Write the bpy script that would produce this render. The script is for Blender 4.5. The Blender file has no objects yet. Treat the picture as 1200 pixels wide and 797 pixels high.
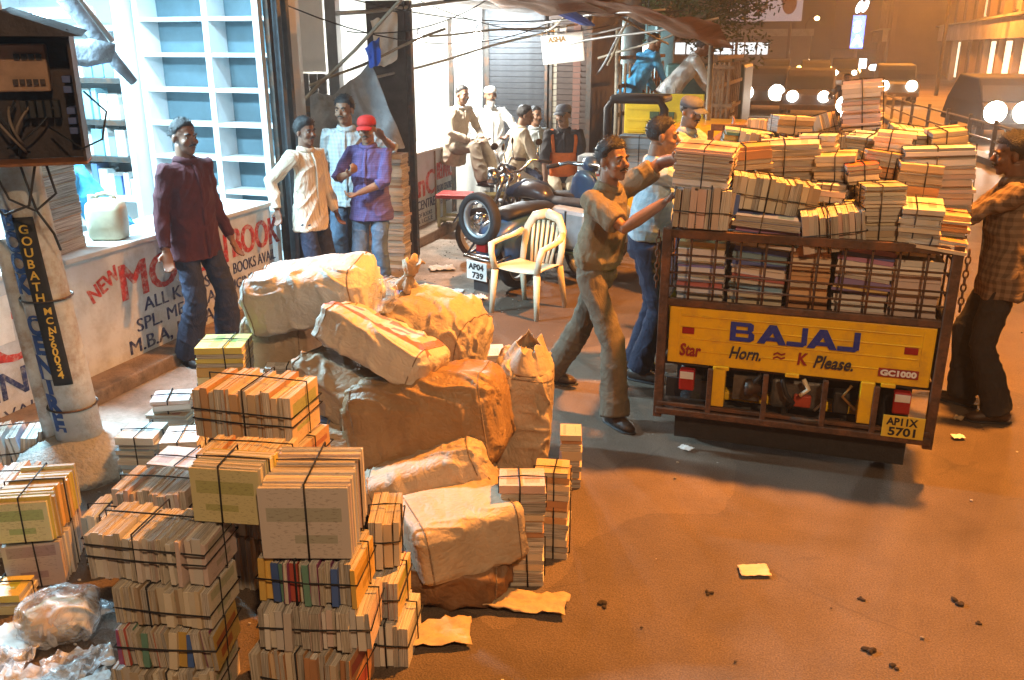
import bpy, math, random, zlib
from mathutils import Vector, Matrix, noise, Euler
R_ = math.radians
SC = bpy.context.scene
COL = SC.collection
rnd = random.Random(7)

# ------------------------------------------------------------------ camera
cam_d = bpy.data.cameras.new('camera'); cam = bpy.data.objects.new('camera', cam_d); COL.objects.link(cam)
cam_d.sensor_width = 36.0; cam_d.lens = 30.9; cam_d.clip_start = 0.05; cam_d.clip_end = 1500
cam.location = (0, 0, 2.17); cam.rotation_euler = (R_(90 - 18.5), 0, R_(18.5))
SC.camera = cam

# ------------------------------------------------------------------ sky: night, a trace of dusk
W = bpy.data.worlds.new('World'); SC.world = W; W.use_nodes = True
nt = W.node_tree; bg = nt.nodes['Background']
sky = nt.nodes.new('ShaderNodeTexSky'); sky.sky_type = 'NISHITA'; sky.sun_disc = False
sky.sun_elevation = R_(-2.0); sky.sun_rotation = R_(60); sky.dust_density = 5.0
nt.links.new(sky.outputs[0], bg.inputs[0]); bg.inputs[1].default_value = 0.05
sun_d = bpy.data.lights.new('sun', 'SUN'); sun_d.energy = 0.02; sun_d.angle = R_(12); sun_d.color = (1, .8, .6)
sun = bpy.data.objects.new('sun', sun_d); COL.objects.link(sun); sun.rotation_euler = (R_(70), 0, R_(-60)); sun['kind'] = 'helper'

SC.view_settings.view_transform = 'Standard'; SC.view_settings.look = 'None'
SC.view_settings.exposure = 0.03; SC.view_settings.gamma = 1.0; SC.view_settings.use_curve_mapping = False
cy = SC.cycles
cy.use_denoising = True; cy.max_bounces = 6; cy.diffuse_bounces = 3; cy.glossy_bounces = 3; cy.transmission_bounces = 4
cy.transparent_max_bounces = 12; cy.sample_clamp_indirect = 6.0; cy.caustics_reflective = False; cy.caustics_refractive = False
cy.use_light_tree = True
SODIUM = (1.0, .34, .05); TUBE = (.50, .82, 1.0); BULB = (1.0, .93, .78)

def lamp(name, kind, loc, power, color, size=.1, rot=None, size_y=None, parent=None, spot=None):
    d = bpy.data.lights.new(name, kind); d.energy = power; d.color = color
    if kind == 'AREA':
        d.size = size
        if size_y: d.shape = 'RECTANGLE'; d.size_y = size_y
    else: d.shadow_soft_size = size
    if spot: d.spot_size = R_(spot); d.spot_blend = .6
    o = bpy.data.objects.new(name, d); COL.objects.link(o); o.location = loc
    if rot: o.rotation_euler = rot
    if parent: o.parent = parent
    return o

# ------------------------------------------------------------------ mesh helpers
class MB:
    def __init__(s): s.v = []; s.f = []; s.m = []
    def add(s, vs, fs, mi=0):
        b = len(s.v); s.v += [tuple(x) for x in vs]; s.f += [tuple(i + b for i in f) for f in fs]; s.m += [mi] * len(fs); return s
    def box(s, c, d, rot=None, mi=0, taper=None):
        hx, hy, hz = d[0] / 2, d[1] / 2, d[2] / 2; tx, ty = taper or (1, 1)
        vs = [Vector((x * hx * (tx if z > 0 else 1), y * hy * (ty if z > 0 else 1), z * hz)) for z in (-1, 1) for y in (-1, 1) for x in (-1, 1)]
        if rot is not None:
            m = rot if isinstance(rot, Matrix) else Euler(rot).to_matrix(); vs = [m @ v for v in vs]
        c = Vector(c)
        return s.add([v + c for v in vs], [(0, 2, 3, 1), (4, 5, 7, 6), (0, 1, 5, 4), (2, 6, 7, 3), (0, 4, 6, 2), (1, 3, 7, 5)], mi)
    def bb(s, x0, x1, y0, y1, z0, z1, mi=0): return s.box(((x0 + x1) / 2, (y0 + y1) / 2, (z0 + z1) / 2), (x1 - x0, y1 - y0, z1 - z0), None, mi)
    def loft(s, rings, mi=0, cap=True, close=False):
        n = len(rings[0]); b = len(s.v); fs = []
        for i in range(len(rings) - 1 + (1 if close else 0)):
            j = (i + 1) % len(rings)
            for k in range(n): fs.append((i * n + k, i * n + (k + 1) % n, j * n + (k + 1) % n, j * n + k))
        if cap and not close: fs.append(tuple(range(n))[::-1]); fs.append(tuple((len(rings) - 1) * n + k for k in range(n)))
        return s.add([p for r in rings for p in r], fs, mi)
    def tube(s, pts, r, n=8, mi=0, lat=None, cap=True, close=False):
        """r: number, list, or list of (rx, ry); lat keeps the ring's first axis near that vector"""
        pts = [Vector(p) for p in pts]; N = len(pts); rr = r if isinstance(r, (list, tuple)) else [r] * N; rings = []; px = None
        for i, p in enumerate(pts):
            if close: t = pts[(i + 1) % N] - pts[i - 1]
            else: t = (pts[min(i + 1, N - 1)] - pts[max(i - 1, 0)])
            t = t.normalized() if t.length > 1e-9 else Vector((0, 0, 1))
            ref = Vector(lat) if lat is not None else (px if px is not None else (Vector((1, 0, 0)) if abs(t.x) < .8 else Vector((0, 1, 0))))
            x = (ref - t * ref.dot(t))
            x = x.normalized() if x.length > 1e-6 else t.orthogonal().normalized()
            y = t.cross(x); px = x
            a, b = rr[i] if isinstance(rr[i], (list, tuple)) else (rr[i], rr[i])
            rings.append([p + x * (a * math.cos(2 * math.pi * k / n)) + y * (b * math.sin(2 * math.pi * k / n)) for k in range(n)])
        return s.loft(rings, mi, cap, close)
    def ring(s, prof, n=24, mi=0, mat=None):
        rings = [[Vector((r * math.cos(2 * math.pi * k / n), r * math.sin(2 * math.pi * k / n), z)) for k in range(n)] for r, z in prof]
        if mat is not None: rings = [[mat @ p for p in r] for r in rings]
        return s.loft(rings, mi, cap=False, close=True)
    def ball(s, c, r, n=12, m=8, mi=0, rot=None):
        c = Vector(c); r = Vector(r) if isinstance(r, (tuple, list, Vector)) else Vector((r, r, r)); rings = []
        for i in range(m + 1):
            a = -math.pi / 2 + math.pi * (i + (.12 if i == 0 else -.12 if i == m else 0)) / m
            ring = [Vector((r.x * math.cos(a) * math.cos(2 * math.pi * k / n), r.y * math.cos(a) * math.sin(2 * math.pi * k / n), r.z * math.sin(a))) for k in range(n)]
            if rot is not None: ring = [rot @ p for p in ring]
            rings.append([p + c for p in ring])
        return s.loft(rings, mi)
    def lathe(s, prof, n=20, mi=0, mat=None):
        rings = [[Vector((r * math.cos(2 * math.pi * k / n), r * math.sin(2 * math.pi * k / n), z)) for k in range(n)] for r, z in prof]
        if mat is not None: rings = [[mat @ p for p in r] for r in rings]
        return s.loft(rings, mi)
    def grid(s, P, mi=0):
        h, w = len(P), len(P[0]); return s.add([p for r in P for p in r], [(i * w + j, i * w + j + 1, (i + 1) * w + j + 1, (i + 1) * w + j) for i in range(h - 1) for j in range(w - 1)], mi)
    def xf(s, M):
        s.v = [tuple(M @ Vector(v)) for v in s.v]; return s
    def mesh(s, name, mats, smooth=False):
        me = bpy.data.meshes.new(name); me.from_pydata(s.v, [], s.f)
        for m in (mats if isinstance(mats, (list, tuple)) else [mats]): me.materials.append(m)
        if any(s.m): me.polygons.foreach_set('material_index', s.m)
        if smooth: me.polygons.foreach_set('use_smooth', [True] * len(me.polygons))
        me.update(); return me
    def build(s, name, mats, parent=None, smooth=False, bevel=0, loc=None, rot=None, solid=0, sub=0):
        return link(name, s.mesh(name, mats, smooth), parent, bevel, loc, rot, solid, sub)

def link(name, me, parent=None, bevel=0, loc=None, rot=None, solid=0, sub=0):
    o = bpy.data.objects.new(name, me); COL.objects.link(o)
    if parent: o.parent = parent
    if loc is not None: o.location = loc
    if rot is not None: o.rotation_euler = rot
    if solid: m = o.modifiers.new('solid', 'SOLIDIFY'); m.thickness = solid; m.offset = 0
    if sub: m = o.modifiers.new('sub', 'SUBSURF'); m.levels = m.render_levels = sub
    if bevel: m = o.modifiers.new('bevel', 'BEVEL'); m.width = bevel; m.segments = 2; m.limit_method = 'ANGLE'; m.angle_limit = R_(40)
    return o

def tag(o, label, cat=None, group=None, kind=None):
    if label: o['label'] = label
    if cat: o['category'] = cat
    if group: o['group'] = group
    if kind: o['kind'] = kind
    return o
def thing(name, label, cat, loc=(0, 0, 0), rz=0, group=None, rot=None):
    o = bpy.data.objects.new(name, None); COL.objects.link(o); o.location = loc; o.rotation_euler = rot or (0, 0, rz); o.empty_display_size = .1
    return tag(o, label, cat, group)
def struct(o): o['kind'] = 'structure'; return o
def copy_tree(o, parent=None):
    c = o.copy(); COL.objects.link(c); c.parent = parent
    for ch in [x for x in o.children]: copy_tree(ch, c)
    return c

def fused(mb, vox, smooth=2, wr=None):
    """voxel-remeshed union of the closed shapes in mb -> a new mesh, smoothed; wr(co, normal) -> offset along the normal"""
    me = mb.mesh('tmp', [None]) if False else bpy.data.meshes.new('tmp')
    me.from_pydata(mb.v, [], mb.f); me.update()
    o = bpy.data.objects.new('tmp', me); COL.objects.link(o)
    m = o.modifiers.new('r', 'REMESH'); m.mode = 'VOXEL'; m.voxel_size = vox; m.use_smooth_shade = True
    if smooth:
        q = o.modifiers.new('s', 'SMOOTH'); q.factor = .5; q.iterations = smooth
    dg = bpy.context.evaluated_depsgraph_get(); ev = o.evaluated_get(dg)
    out = bpy.data.meshes.new_from_object(ev, depsgraph=dg)
    bpy.data.objects.remove(o); bpy.data.meshes.remove(me)
    if wr:
        ns = [v.normal.copy() for v in out.vertices]
        for v, n_ in zip(out.vertices, ns):
            v.co += n_ * wr(v.co, n_)
    out.polygons.foreach_set('use_smooth', [True] * len(out.polygons)); out.update()
    return out

# ------------------------------------------------------------------ materials (procedural)
def sock(nd, *names):
    for n in names:
        if n in nd.inputs: return nd.inputs[n]
MATS = {}
def M(name, col, rough=.7, var=.12, scale=9.0, bump=0.0, bscale=60.0, metal=0.0, spec=.4, emit=None, coat=0, dirt=None, dscale=2.5, coord='Object', alpha=1, crease=0):
    """plain material with noise-driven tone variation, optional dirt blotches of another colour, and bump"""
    if name in MATS: return MATS[name]
    m = bpy.data.materials.new(name); m.use_nodes = True; t = m.node_tree; N = t.nodes; L = t.links; b = N['Principled BSDF']
    MATS[name] = m
    tc = N.new('ShaderNodeTexCoord'); co = tc.outputs[coord]
    ns = N.new('ShaderNodeTexNoise'); ns.inputs['Scale'].default_value = scale; ns.inputs['Detail'].default_value = 5; ns.inputs['Roughness'].default_value = .65
    L.new(co, ns.inputs['Vector'])
    rp = N.new('ShaderNodeValToRGB'); e = rp.color_ramp.elements
    e[0].position = .25; e[1].position = .75
    e[0].color = [max(0, c * (1 - var * 1.6)) for c in col[:3]] + [1]; e[1].color = [min(1, c * (1 + var)) for c in col[:3]] + [1]
    L.new(ns.outputs[0], rp.inputs[0]); out = rp.outputs[0]
    if dirt:
        n2 = N.new('ShaderNodeTexNoise'); n2.inputs['Scale'].default_value = dscale; n2.inputs['Detail'].default_value = 7; n2.inputs['Roughness'].default_value = .7
        L.new(co, n2.inputs['Vector'])
        r2 = N.new('ShaderNodeValToRGB'); r2.color_ramp.elements[0].position = .48; r2.color_ramp.elements[1].position = .68
        L.new(n2.outputs[0], r2.inputs[0])
        mx = N.new('ShaderNodeMix'); mx.data_type = 'RGBA'; mx.inputs[7].default_value = list(dirt) + [1]
        L.new(r2.outputs[0], mx.inputs[0]); L.new(out, mx.inputs[6]); out = mx.outputs[2]
    L.new(out, b.inputs['Base Color'])
    b.inputs['Roughness'].default_value = rough; b.inputs['Metallic'].default_value = metal
    sock(b, 'Specular IOR Level', 'Specular').default_value = spec
    if coat: b.inputs['Coat Weight'].default_value = coat
    if bump:
        n3 = N.new('ShaderNodeTexNoise'); n3.inputs['Scale'].default_value = bscale; n3.inputs['Detail'].default_value = 4; L.new(co, n3.inputs['Vector'])
        bp = N.new('ShaderNodeBump'); bp.inputs['Strength'].default_value = bump; bp.inputs['Distance'].default_value = .02
        L.new(n3.outputs[0], bp.inputs['Height']); L.new(bp.outputs[0], b.inputs['Normal'])
        if crease: creases(N, L, co, bp, crease)
    if emit:
        b.inputs['Emission Color'].default_value = list(emit[0]) + [1]; b.inputs['Emission Strength'].default_value = emit[1]
    if alpha < 1: b.inputs['Alpha'].default_value = alpha
    return m
def creases(N, L, co, bp, k):
    # long sharp folds: ridges of a warped, stretched noise, laid under the fine weave
    mp = N.new('ShaderNodeMapping'); mp.inputs['Scale'].default_value = (1.0, 1.0, .55); L.new(co, mp.inputs['Vector'])
    n = N.new('ShaderNodeTexNoise'); n.inputs['Scale'].default_value = 9; n.inputs['Detail'].default_value = 3; n.inputs['Distortion'].default_value = 1.6; L.new(mp.outputs[0], n.inputs['Vector'])
    r = mathn(N, L, 'SUBTRACT', 1.0, mathn(N, L, 'MULTIPLY', mathn(N, L, 'ABSOLUTE', mathn(N, L, 'SUBTRACT', n.outputs[0], .5)), 7.0))
    b2 = N.new('ShaderNodeBump'); b2.inputs['Strength'].default_value = k * .45; b2.inputs['Distance'].default_value = .012; L.new(mathn(N, L, 'MAXIMUM', r, 0.0), b2.inputs['Height']); L.new(b2.outputs[0], bp.inputs['Normal'])
def nodes(name):
    m = bpy.data.materials.new(name); m.use_nodes = True; MATS[name] = m
    return m, m.node_tree.nodes, m.node_tree.links, m.node_tree.nodes['Principled BSDF']
def mathn(N, L, op, a, b=None, c=None):
    n = N.new('ShaderNodeMath'); n.operation = op
    for i, x in enumerate((a, b, c)):
        if x is None: continue
        if isinstance(x, (int, float)): n.inputs[i].default_value = x
        else: L.new(x, n.inputs[i])
    return n.outputs[0]

def cloth_stripes(name, base, col2, sx=40, plaid=0, rough=.85, w=.5):
    """woven shirt cloth: stripes (x) and, for plaid, bars in z"""
    if name in MATS: return MATS[name]
    m, N, L, b = nodes(name); tc = N.new('ShaderNodeTexCoord'); sp = N.new('ShaderNodeSeparateXYZ'); L.new(tc.outputs['Object'], sp.inputs[0])
    def bars(o, s): return mathn(N, L, 'GREATER_THAN', mathn(N, L, 'FRACT', mathn(N, L, 'MULTIPLY', o, s)), w)
    f = bars(mathn(N, L, 'ADD', sp.outputs[0], mathn(N, L, 'MULTIPLY', sp.outputs[1], .6)), sx)
    if plaid: f = mathn(N, L, 'MULTIPLY', mathn(N, L, 'ADD', f, bars(sp.outputs[2], plaid)), .5)
    mx = N.new('ShaderNodeMix'); mx.data_type = 'RGBA'; mx.inputs[6].default_value = list(base) + [1]; mx.inputs[7].default_value = list(col2) + [1]; L.new(f, mx.inputs[0])
    L.new(mx.outputs[2], b.inputs['Base Color']); b.inputs['Roughness'].default_value = rough
    ns = N.new('ShaderNodeTexNoise'); ns.inputs['Scale'].default_value = 300; L.new(tc.outputs['Object'], ns.inputs['Vector'])
    bp = N.new('ShaderNodeBump'); bp.inputs['Strength'].default_value = .25; bp.inputs['Distance'].default_value = .004; L.new(ns.outputs[0], bp.inputs['Height']); L.new(bp.outputs[0], b.inputs['Normal']); creases(N, L, tc.outputs['Object'], bp, .6)
    return m

def lettering(text, name, mat, parent, origin, ux, uz, size, shear=0.0, bold=0.0, depth=.0015, width=None, align='LEFT', sp=1.0):
    """painted letters as thin raised meshes: origin = lower-left of the text, ux = reading direction, uz = up"""
    cu = bpy.data.curves.new('t', 'FONT'); cu.body = text; cu.size = size; cu.shear = shear; cu.offset = bold; cu.extrude = depth; cu.align_x = align; cu.resolution_u = 3; cu.space_character = sp
    o = bpy.data.objects.new('t', cu); COL.objects.link(o)
    dg = bpy.context.evaluated_depsgraph_get(); me = bpy.data.meshes.new_from_object(o.evaluated_get(dg), depsgraph=dg)
    bpy.data.objects.remove(o); bpy.data.curves.remove(cu)
    ux = Vector(ux).normalized(); uz = Vector(uz).normalized(); un = ux.cross(uz)
    k = 1.0
    if width and len(me.vertices):
        xs = [v.co.x for v in me.vertices]; k = width / max(1e-6, max(xs) - min(xs))
    for v in me.vertices:
        c = v.co.copy(); v.co = Vector(origin) + ux * (c.x * k) + uz * c.y + un * c.z
    me.materials.clear(); me.materials.append(mat); me.update()
    return link(name, me, parent)
# ================================================================== materials in use
def asphalt_mat():
    m, N, L, b = nodes('asphalt'); tc = N.new('ShaderNodeTexCoord'); co = tc.outputs['Object']
    def ns(s, d=6, r=.65):
        n = N.new('ShaderNodeTexNoise'); n.inputs['Scale'].default_value = s; n.inputs['Detail'].default_value = d; n.inputs['Roughness'].default_value = r; L.new(co, n.inputs['Vector']); return n.outputs[0]
    big, mid, fine = ns(.45), ns(3.2), ns(140, 3)
    r = N.new('ShaderNodeValToRGB'); e = r.color_ramp.elements; e[0].position = .3; e[1].position = .72
    e[0].color = (.075, .054, .038, 1); e[1].color = (.19, .14, .10, 1)
    L.new(mathn(N, L, 'ADD', mathn(N, L, 'MULTIPLY', big, .55), mathn(N, L, 'MULTIPLY', mid, .45)), r.inputs[0])
    fr = N.new('ShaderNodeValToRGB'); fe = fr.color_ramp.elements; fe[0].position = .36; fe[1].position = .66; fe[0].color = (.62, .62, .62, 1); fe[1].color = (1.3, 1.3, 1.3, 1); L.new(fine, fr.inputs[0])
    mx = N.new('ShaderNodeMix'); mx.data_type = 'RGBA'; mx.blend_type = 'MULTIPLY'; mx.inputs[0].default_value = 1; L.new(r.outputs[0], mx.inputs[6]); L.new(fr.outputs[0], mx.inputs[7])
    # oil stains and tar spots
    st = N.new('ShaderNodeValToRGB'); se = st.color_ramp.elements; se[0].position = .60; se[1].position = .70; L.new(ns(1.15, 4), st.inputs[0])
    mx2 = N.new('ShaderNodeMix'); mx2.data_type = 'RGBA'; mx2.inputs[7].default_value = (.055, .048, .043, 1); L.new(mathn(N, L, 'MULTIPLY', st.outputs[0], .45), mx2.inputs[0]); L.new(mx.outputs[2], mx2.inputs[6])
    vo = N.new('ShaderNodeTexVoronoi'); vo.inputs['Scale'].default_value = 7; L.new(co, vo.inputs['Vector'])
    sp = N.new('ShaderNodeValToRGB'); pe = sp.color_ramp.elements; pe[0].position = .03; pe[1].position = .06; pe[0].color = (1, 1, 1, 1); pe[1].color = (0, 0, 0, 1); L.new(vo.outputs[0], sp.inputs[0])
    gate = mathn(N, L, 'GREATER_THAN', ns(2.1, 2), .56)
    mx3 = N.new('ShaderNodeMix'); mx3.data_type = 'RGBA'; mx3.inputs[7].default_value = (.4, .37, .33, 1); L.new(mathn(N, L, 'MULTIPLY', mathn(N, L, 'MULTIPLY', sp.outputs[0], gate), .6), mx3.inputs[0]); L.new(mx2.outputs[2], mx3.inputs[6])
    # repaired patches of another tone and hairline cracks
    wp = N.new('ShaderNodeMix'); wp.data_type = 'RGBA'; wp.blend_type = 'ADD'; wp.inputs[0].default_value = .55; L.new(co, wp.inputs[6])
    wn = N.new('ShaderNodeTexNoise'); wn.inputs['Scale'].default_value = 1.3; wn.inputs['Detail'].default_value = 5; L.new(co, wn.inputs['Vector']); L.new(wn.outputs['Color'], wp.inputs[7])
    v2 = N.new('ShaderNodeTexVoronoi'); v2.inputs['Scale'].default_value = .42; L.new(wp.outputs[2], v2.inputs['Vector'])
    vs = N.new('ShaderNodeSeparateColor'); L.new(v2.outputs['Color'], vs.inputs[0])
    hv = N.new('ShaderNodeHueSaturation'); L.new(mx3.outputs[2], hv.inputs['Color']); L.new(mathn(N, L, 'ADD', .74, mathn(N, L, 'MULTIPLY', vs.outputs[0], .5)), hv.inputs['Value'])
    v3 = N.new('ShaderNodeTexVoronoi'); v3.feature = 'DISTANCE_TO_EDGE'; v3.inputs['Scale'].default_value = .8; L.new(wp.outputs[2], v3.inputs['Vector'])
    ck = mathn(N, L, 'MULTIPLY', mathn(N, L, 'LESS_THAN', v3.outputs['Distance'], .006), mathn(N, L, 'GREATER_THAN', ns(.9, 2), .52))
    m4 = N.new('ShaderNodeMix'); m4.data_type = 'RGBA'; m4.inputs[7].default_value = (.03, .025, .02, 1); L.new(mathn(N, L, 'MULTIPLY', ck, .22), m4.inputs[0]); L.new(hv.outputs[0], m4.inputs[6])
    L.new(m4.outputs[2], b.inputs['Base Color'])
    rr = N.new('ShaderNodeMapRange'); rr.inputs[3].default_value = .55; rr.inputs[4].default_value = .9; L.new(mid, rr.inputs[0]); L.new(rr.outputs[0], b.inputs['Roughness'])
    sock(b, 'Specular IOR Level', 'Specular').default_value = .35
    bp = N.new('ShaderNodeBump'); bp.inputs['Strength'].default_value = .55; bp.inputs['Distance'].default_value = .012
    L.new(mathn(N, L, 'ADD', fine, mathn(N, L, 'MULTIPLY', ns(28, 4), 1.2)), bp.inputs['Height']); L.new(bp.outputs[0], b.inputs['Normal'])
    return m
ASPH = asphalt_mat()
PAVE = M('dusty_concrete', (.30, .27, .24), .9, .25, 5, .5, 70, dirt=(.14, .12, .10), dscale=1.8)
STEP = M('step_concrete', (.26, .20, .15), .9, .25, 5, .5, 60, dirt=(.10, .08, .06), dscale=4)
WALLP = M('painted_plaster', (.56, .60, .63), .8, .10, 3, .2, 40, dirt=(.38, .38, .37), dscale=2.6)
CTOP = M('counter_slab', (.62, .62, .60), .55, .12, 6, .1, 40, dirt=(.38, .36, .34))
RED = M('red_paint', (.50, .035, .02), .6, .35, 40, dirt=(.55, .40, .34), dscale=22)
NAVY = M('navy_paint', (.02, .035, .13), .6, .3, 40, dirt=(.25, .25, .27), dscale=26)
BLACK = M('black_paint', (.02, .02, .022), .6, .2, 30)
GOLD = M('gold_paint', (.75, .50, .08), .6, .15, 30)
WHITE = M('white_paint', (.75, .75, .73), .6, .06, 8, dirt=(.5, .48, .44))
DWHITE = M('shelf_white', (.66, .68, .69), .5, .05, 6)
SHELFB = M('shelf_back_blue', (.085, .145, .175), .7, .12, 6)
STEELD = M('dark_steel', (.06, .055, .05), .5, .3, 20, .15, 40, metal=.6, dirt=(.13, .06, .03), dscale=9)
RUST = M('rusty_frame', (.10, .052, .030), .7, .35, 18, .3, 60, metal=.2, dirt=(.19, .08, .035), dscale=7)
ALU = M('grey_pipe', (.42, .44, .45), .45, .15, 12, metal=.5)
WOOD = M('weathered_wood', (.24, .15, .085), .8, .3, 14, .3, 50)
BAMBOO = M('bamboo', (.24, .20, .145), .6, .2, 16)
YEL = M('truck_yellow', (.80, .50, .012), .36, .07, 4, .05, 30, coat=.3, dirt=(.62, .36, .03), dscale=9)
YEL2 = M('lorry_yellow', (.72, .52, .03), .45, .12, 5)
RUB = M('rubber', (.022, .022, .024), .75, .2, 20, .3, 80)
CHROME = M('chrome', (.6, .6, .6), .2, .1, 10, metal=1)
REDL = M('red_lens', (.30, .012, .012), .25, .1, 10)
CLEARL = M('pale_lens', (.6, .6, .6), .2, .1, 10)
TARPG = M('grey_tarpaulin', (.30, .32, .34), .55, .2, 4, .3, 25, dirt=(.16, .14, .12))
TARPB = M('brown_tarpaulin', (.19, .10, .055), .85, .3, 4, .4, 25)
TARPU = M('blue_tarpaulin', (.03, .10, .50), .5, .2, 5, .2, 25)
STRING = M('jute_string', (.02, .02, .022), .8, .2, 60)
JUTE = M('tan_string', (.30, .22, .12), .9, .2, 60)
CREAM = M('cream_plastic', (.66, .58, .42), .4, .04, 6)
JERRY = M('jerrycan_plastic', (.56, .54, .40), .4, .15, 6, dirt=(.40, .36, .24))
CONC = M('mound_concrete', (.30, .31, .30), .95, .25, 6, .8, 45, dirt=(.18, .17, .15), dscale=3)
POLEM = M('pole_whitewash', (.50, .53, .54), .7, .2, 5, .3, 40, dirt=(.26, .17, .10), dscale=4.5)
SKIN = M('skin', (.26, .14, .085), .5, .10, 18, .06, 200)
SKIN2 = M('skin_dark', (.17, .088, .056), .5, .10, 18, .06, 200)
HAIR = M('black_hair', (.012, .011, .012), .45, .3, 60, .6, 120)
GREYHAIR = M('grey_beard', (.35, .34, .33), .8, .2, 60, .6, 120)
EYEW = M('eye_white', (.38, .34, .31), .7, .02)
EYED = M('eye_dark', (.012, .009, .008), .2, .02)
SHOE = M('brown_leather', (.045, .025, .016), .5, .3, 20, .2, 60)
DENIM = M('dark_denim', (.022, .028, .055), .9, .25, 14, .3, 250, crease=.7)
JEAN = M('blue_jeans', (.10, .15, .22), .9, .25, 12, .3, 250, crease=.7)
BLKT = M('black_trousers', (.022, .020, .022), .85, .25, 14, .2, 250, crease=.7)
CARD = M('cardboard', (.33, .22, .12), .9, .15, 7, .2, 60, dirt=(.22, .14, .07))
KRAFT = M('torn_kraft_paper', (.46, .34, .20), .9, .15, 7, .5, 16)

def book_mats():
    # covers: printed areas driven by each book's own object colour
    m, N, L, b = nodes('book_cover'); oi = N.new('ShaderNodeObjectInfo'); tc = N.new('ShaderNodeTexCoord')
    mp = N.new('ShaderNodeMapping'); L.new(tc.outputs['Object'], mp.inputs['Vector'])
    cb = N.new('ShaderNodeCombineXYZ')
    for i, k in enumerate((3.1, 7.7, 5.3)): L.new(mathn(N, L, 'MULTIPLY', oi.outputs['Random'], k * 9), cb.inputs[i])
    L.new(cb.outputs[0], mp.inputs['Location'])
    sx = N.new('ShaderNodeSeparateXYZ'); L.new(tc.outputs['Object'], sx.inputs[0]); Yc, Zc = sx.outputs[1], sx.outputs[2]; rv = oi.outputs['Random']
    def frac(k): return mathn(N, L, 'FRACT', mathn(N, L, 'MULTIPLY', rv, k))
    def inside(v, c, h): return mathn(N, L, 'LESS_THAN', mathn(N, L, 'ABSOLUTE', mathn(N, L, 'SUBTRACT', v, c)), h)
    title = mathn(N, L, 'MULTIPLY', inside(Zc, mathn(N, L, 'ADD', .12, mathn(N, L, 'MULTIPLY', frac(13.7), .22)), mathn(N, L, 'ADD', .05, mathn(N, L, 'MULTIPLY', frac(5.1), .10))), inside(Yc, 0.0, .42))
    photo = mathn(N, L, 'MULTIPLY', inside(Zc, -.22, mathn(N, L, 'MULTIPLY', frac(31.1), .2)), inside(Yc, mathn(N, L, 'SUBTRACT', mathn(N, L, 'MULTIPLY', frac(3.3), .3), .15), .24))
    gt = mathn(N, L, 'MAXIMUM', title, photo)
    wv = N.new('ShaderNodeTexNoise'); wv.inputs['Scale'].default_value = 1; wv.inputs['Detail'].default_value = 2; mq = N.new('ShaderNodeMapping'); mq.inputs['Scale'].default_value = (1, 14, 46); L.new(mp.outputs[0], mq.inputs['Vector']); L.new(mq.outputs[0], wv.inputs['Vector'])
    g2 = mathn(N, L, 'MULTIPLY', mathn(N, L, 'GREATER_THAN', wv.outputs[0], .60), inside(Yc, 0.0, .40))
    hs = N.new('ShaderNodeHueSaturation'); hs.inputs['Value'].default_value = .62; hs.inputs['Saturation'].default_value = 1.25; L.new(mathn(N, L, 'ADD', .4, mathn(N, L, 'MULTIPLY', oi.outputs['Random'], .25)), hs.inputs['Hue']); L.new(oi.outputs['Color'], hs.inputs['Color'])
    mx = N.new('ShaderNodeMix'); mx.data_type = 'RGBA'; L.new(mathn(N, L, 'MULTIPLY', gt, .8), mx.inputs[0]); L.new(oi.outputs['Color'], mx.inputs[6]); L.new(hs.outputs[0], mx.inputs[7])
    m2 = N.new('ShaderNodeMix'); m2.data_type = 'RGBA'; L.new(mathn(N, L, 'MULTIPLY', g2, .32), m2.inputs[0]); L.new(mx.outputs[2], m2.inputs[6]); m2.inputs[7].default_value = (.10, .07, .06, 1)
    L.new(m2.outputs[2], b.inputs['Base Color']); b.inputs['Roughness'].default_value = .45
    # page edges: thin sheet lines across the thickness
    p, N, L, b = nodes('book_pages'); oi = N.new('ShaderNodeObjectInfo'); tc = N.new('ShaderNodeTexCoord')
    sp = N.new('ShaderNodeSeparateXYZ'); L.new(tc.outputs['Object'], sp.inputs[0])
    n1 = N.new('ShaderNodeTexNoise'); n1.noise_dimensions = '4D'; n1.inputs['Scale'].default_value = 1; n1.inputs['Detail'].default_value = 3
    mp = N.new('ShaderNodeMapping'); mp.inputs['Scale'].default_value = (26, 1.4, 1.4); L.new(tc.outputs['Object'], mp.inputs['Vector']); L.new(mp.outputs[0], n1.inputs['Vector']); L.new(mathn(N, L, 'MULTIPLY', oi.outputs['Random'], 50), n1.inputs['W'])
    rp = N.new('ShaderNodeValToRGB'); e = rp.color_ramp.elements; e[0].position = .38; e[1].position = .62; e[0].color = (.20, .17, .135, 1); e[1].color = (.64, .60, .53, 1); L.new(n1.outputs[0], rp.inputs[0])
    hs = N.new('ShaderNodeHueSaturation'); L.new(rp.outputs[0], hs.inputs['Color'])
    L.new(mathn(N, L, 'ADD', .72, mathn(N, L, 'MULTIPLY', oi.outputs['Random'], .5)), hs.inputs['Value'])
    L.new(mathn(N, L, 'ADD', .45, mathn(N, L, 'MULTIPLY', mathn(N, L, 'FRACT', mathn(N, L, 'MULTIPLY', oi.outputs['Random'], 7.3)), .9)), hs.inputs['Saturation'])
    L.new(hs.outputs[0], b.inputs['Base Color']); b.inputs['Roughness'].default_value = .9
    bp = N.new('ShaderNodeBump'); bp.inputs['Strength'].default_value = .4; bp.inputs['Distance'].default_value = .004; L.new(n1.outputs[0], bp.inputs['Height']); L.new(bp.outputs[0], b.inputs['Normal'])
    return m, p
BCOVER, BPAGE = book_mats()

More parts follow.
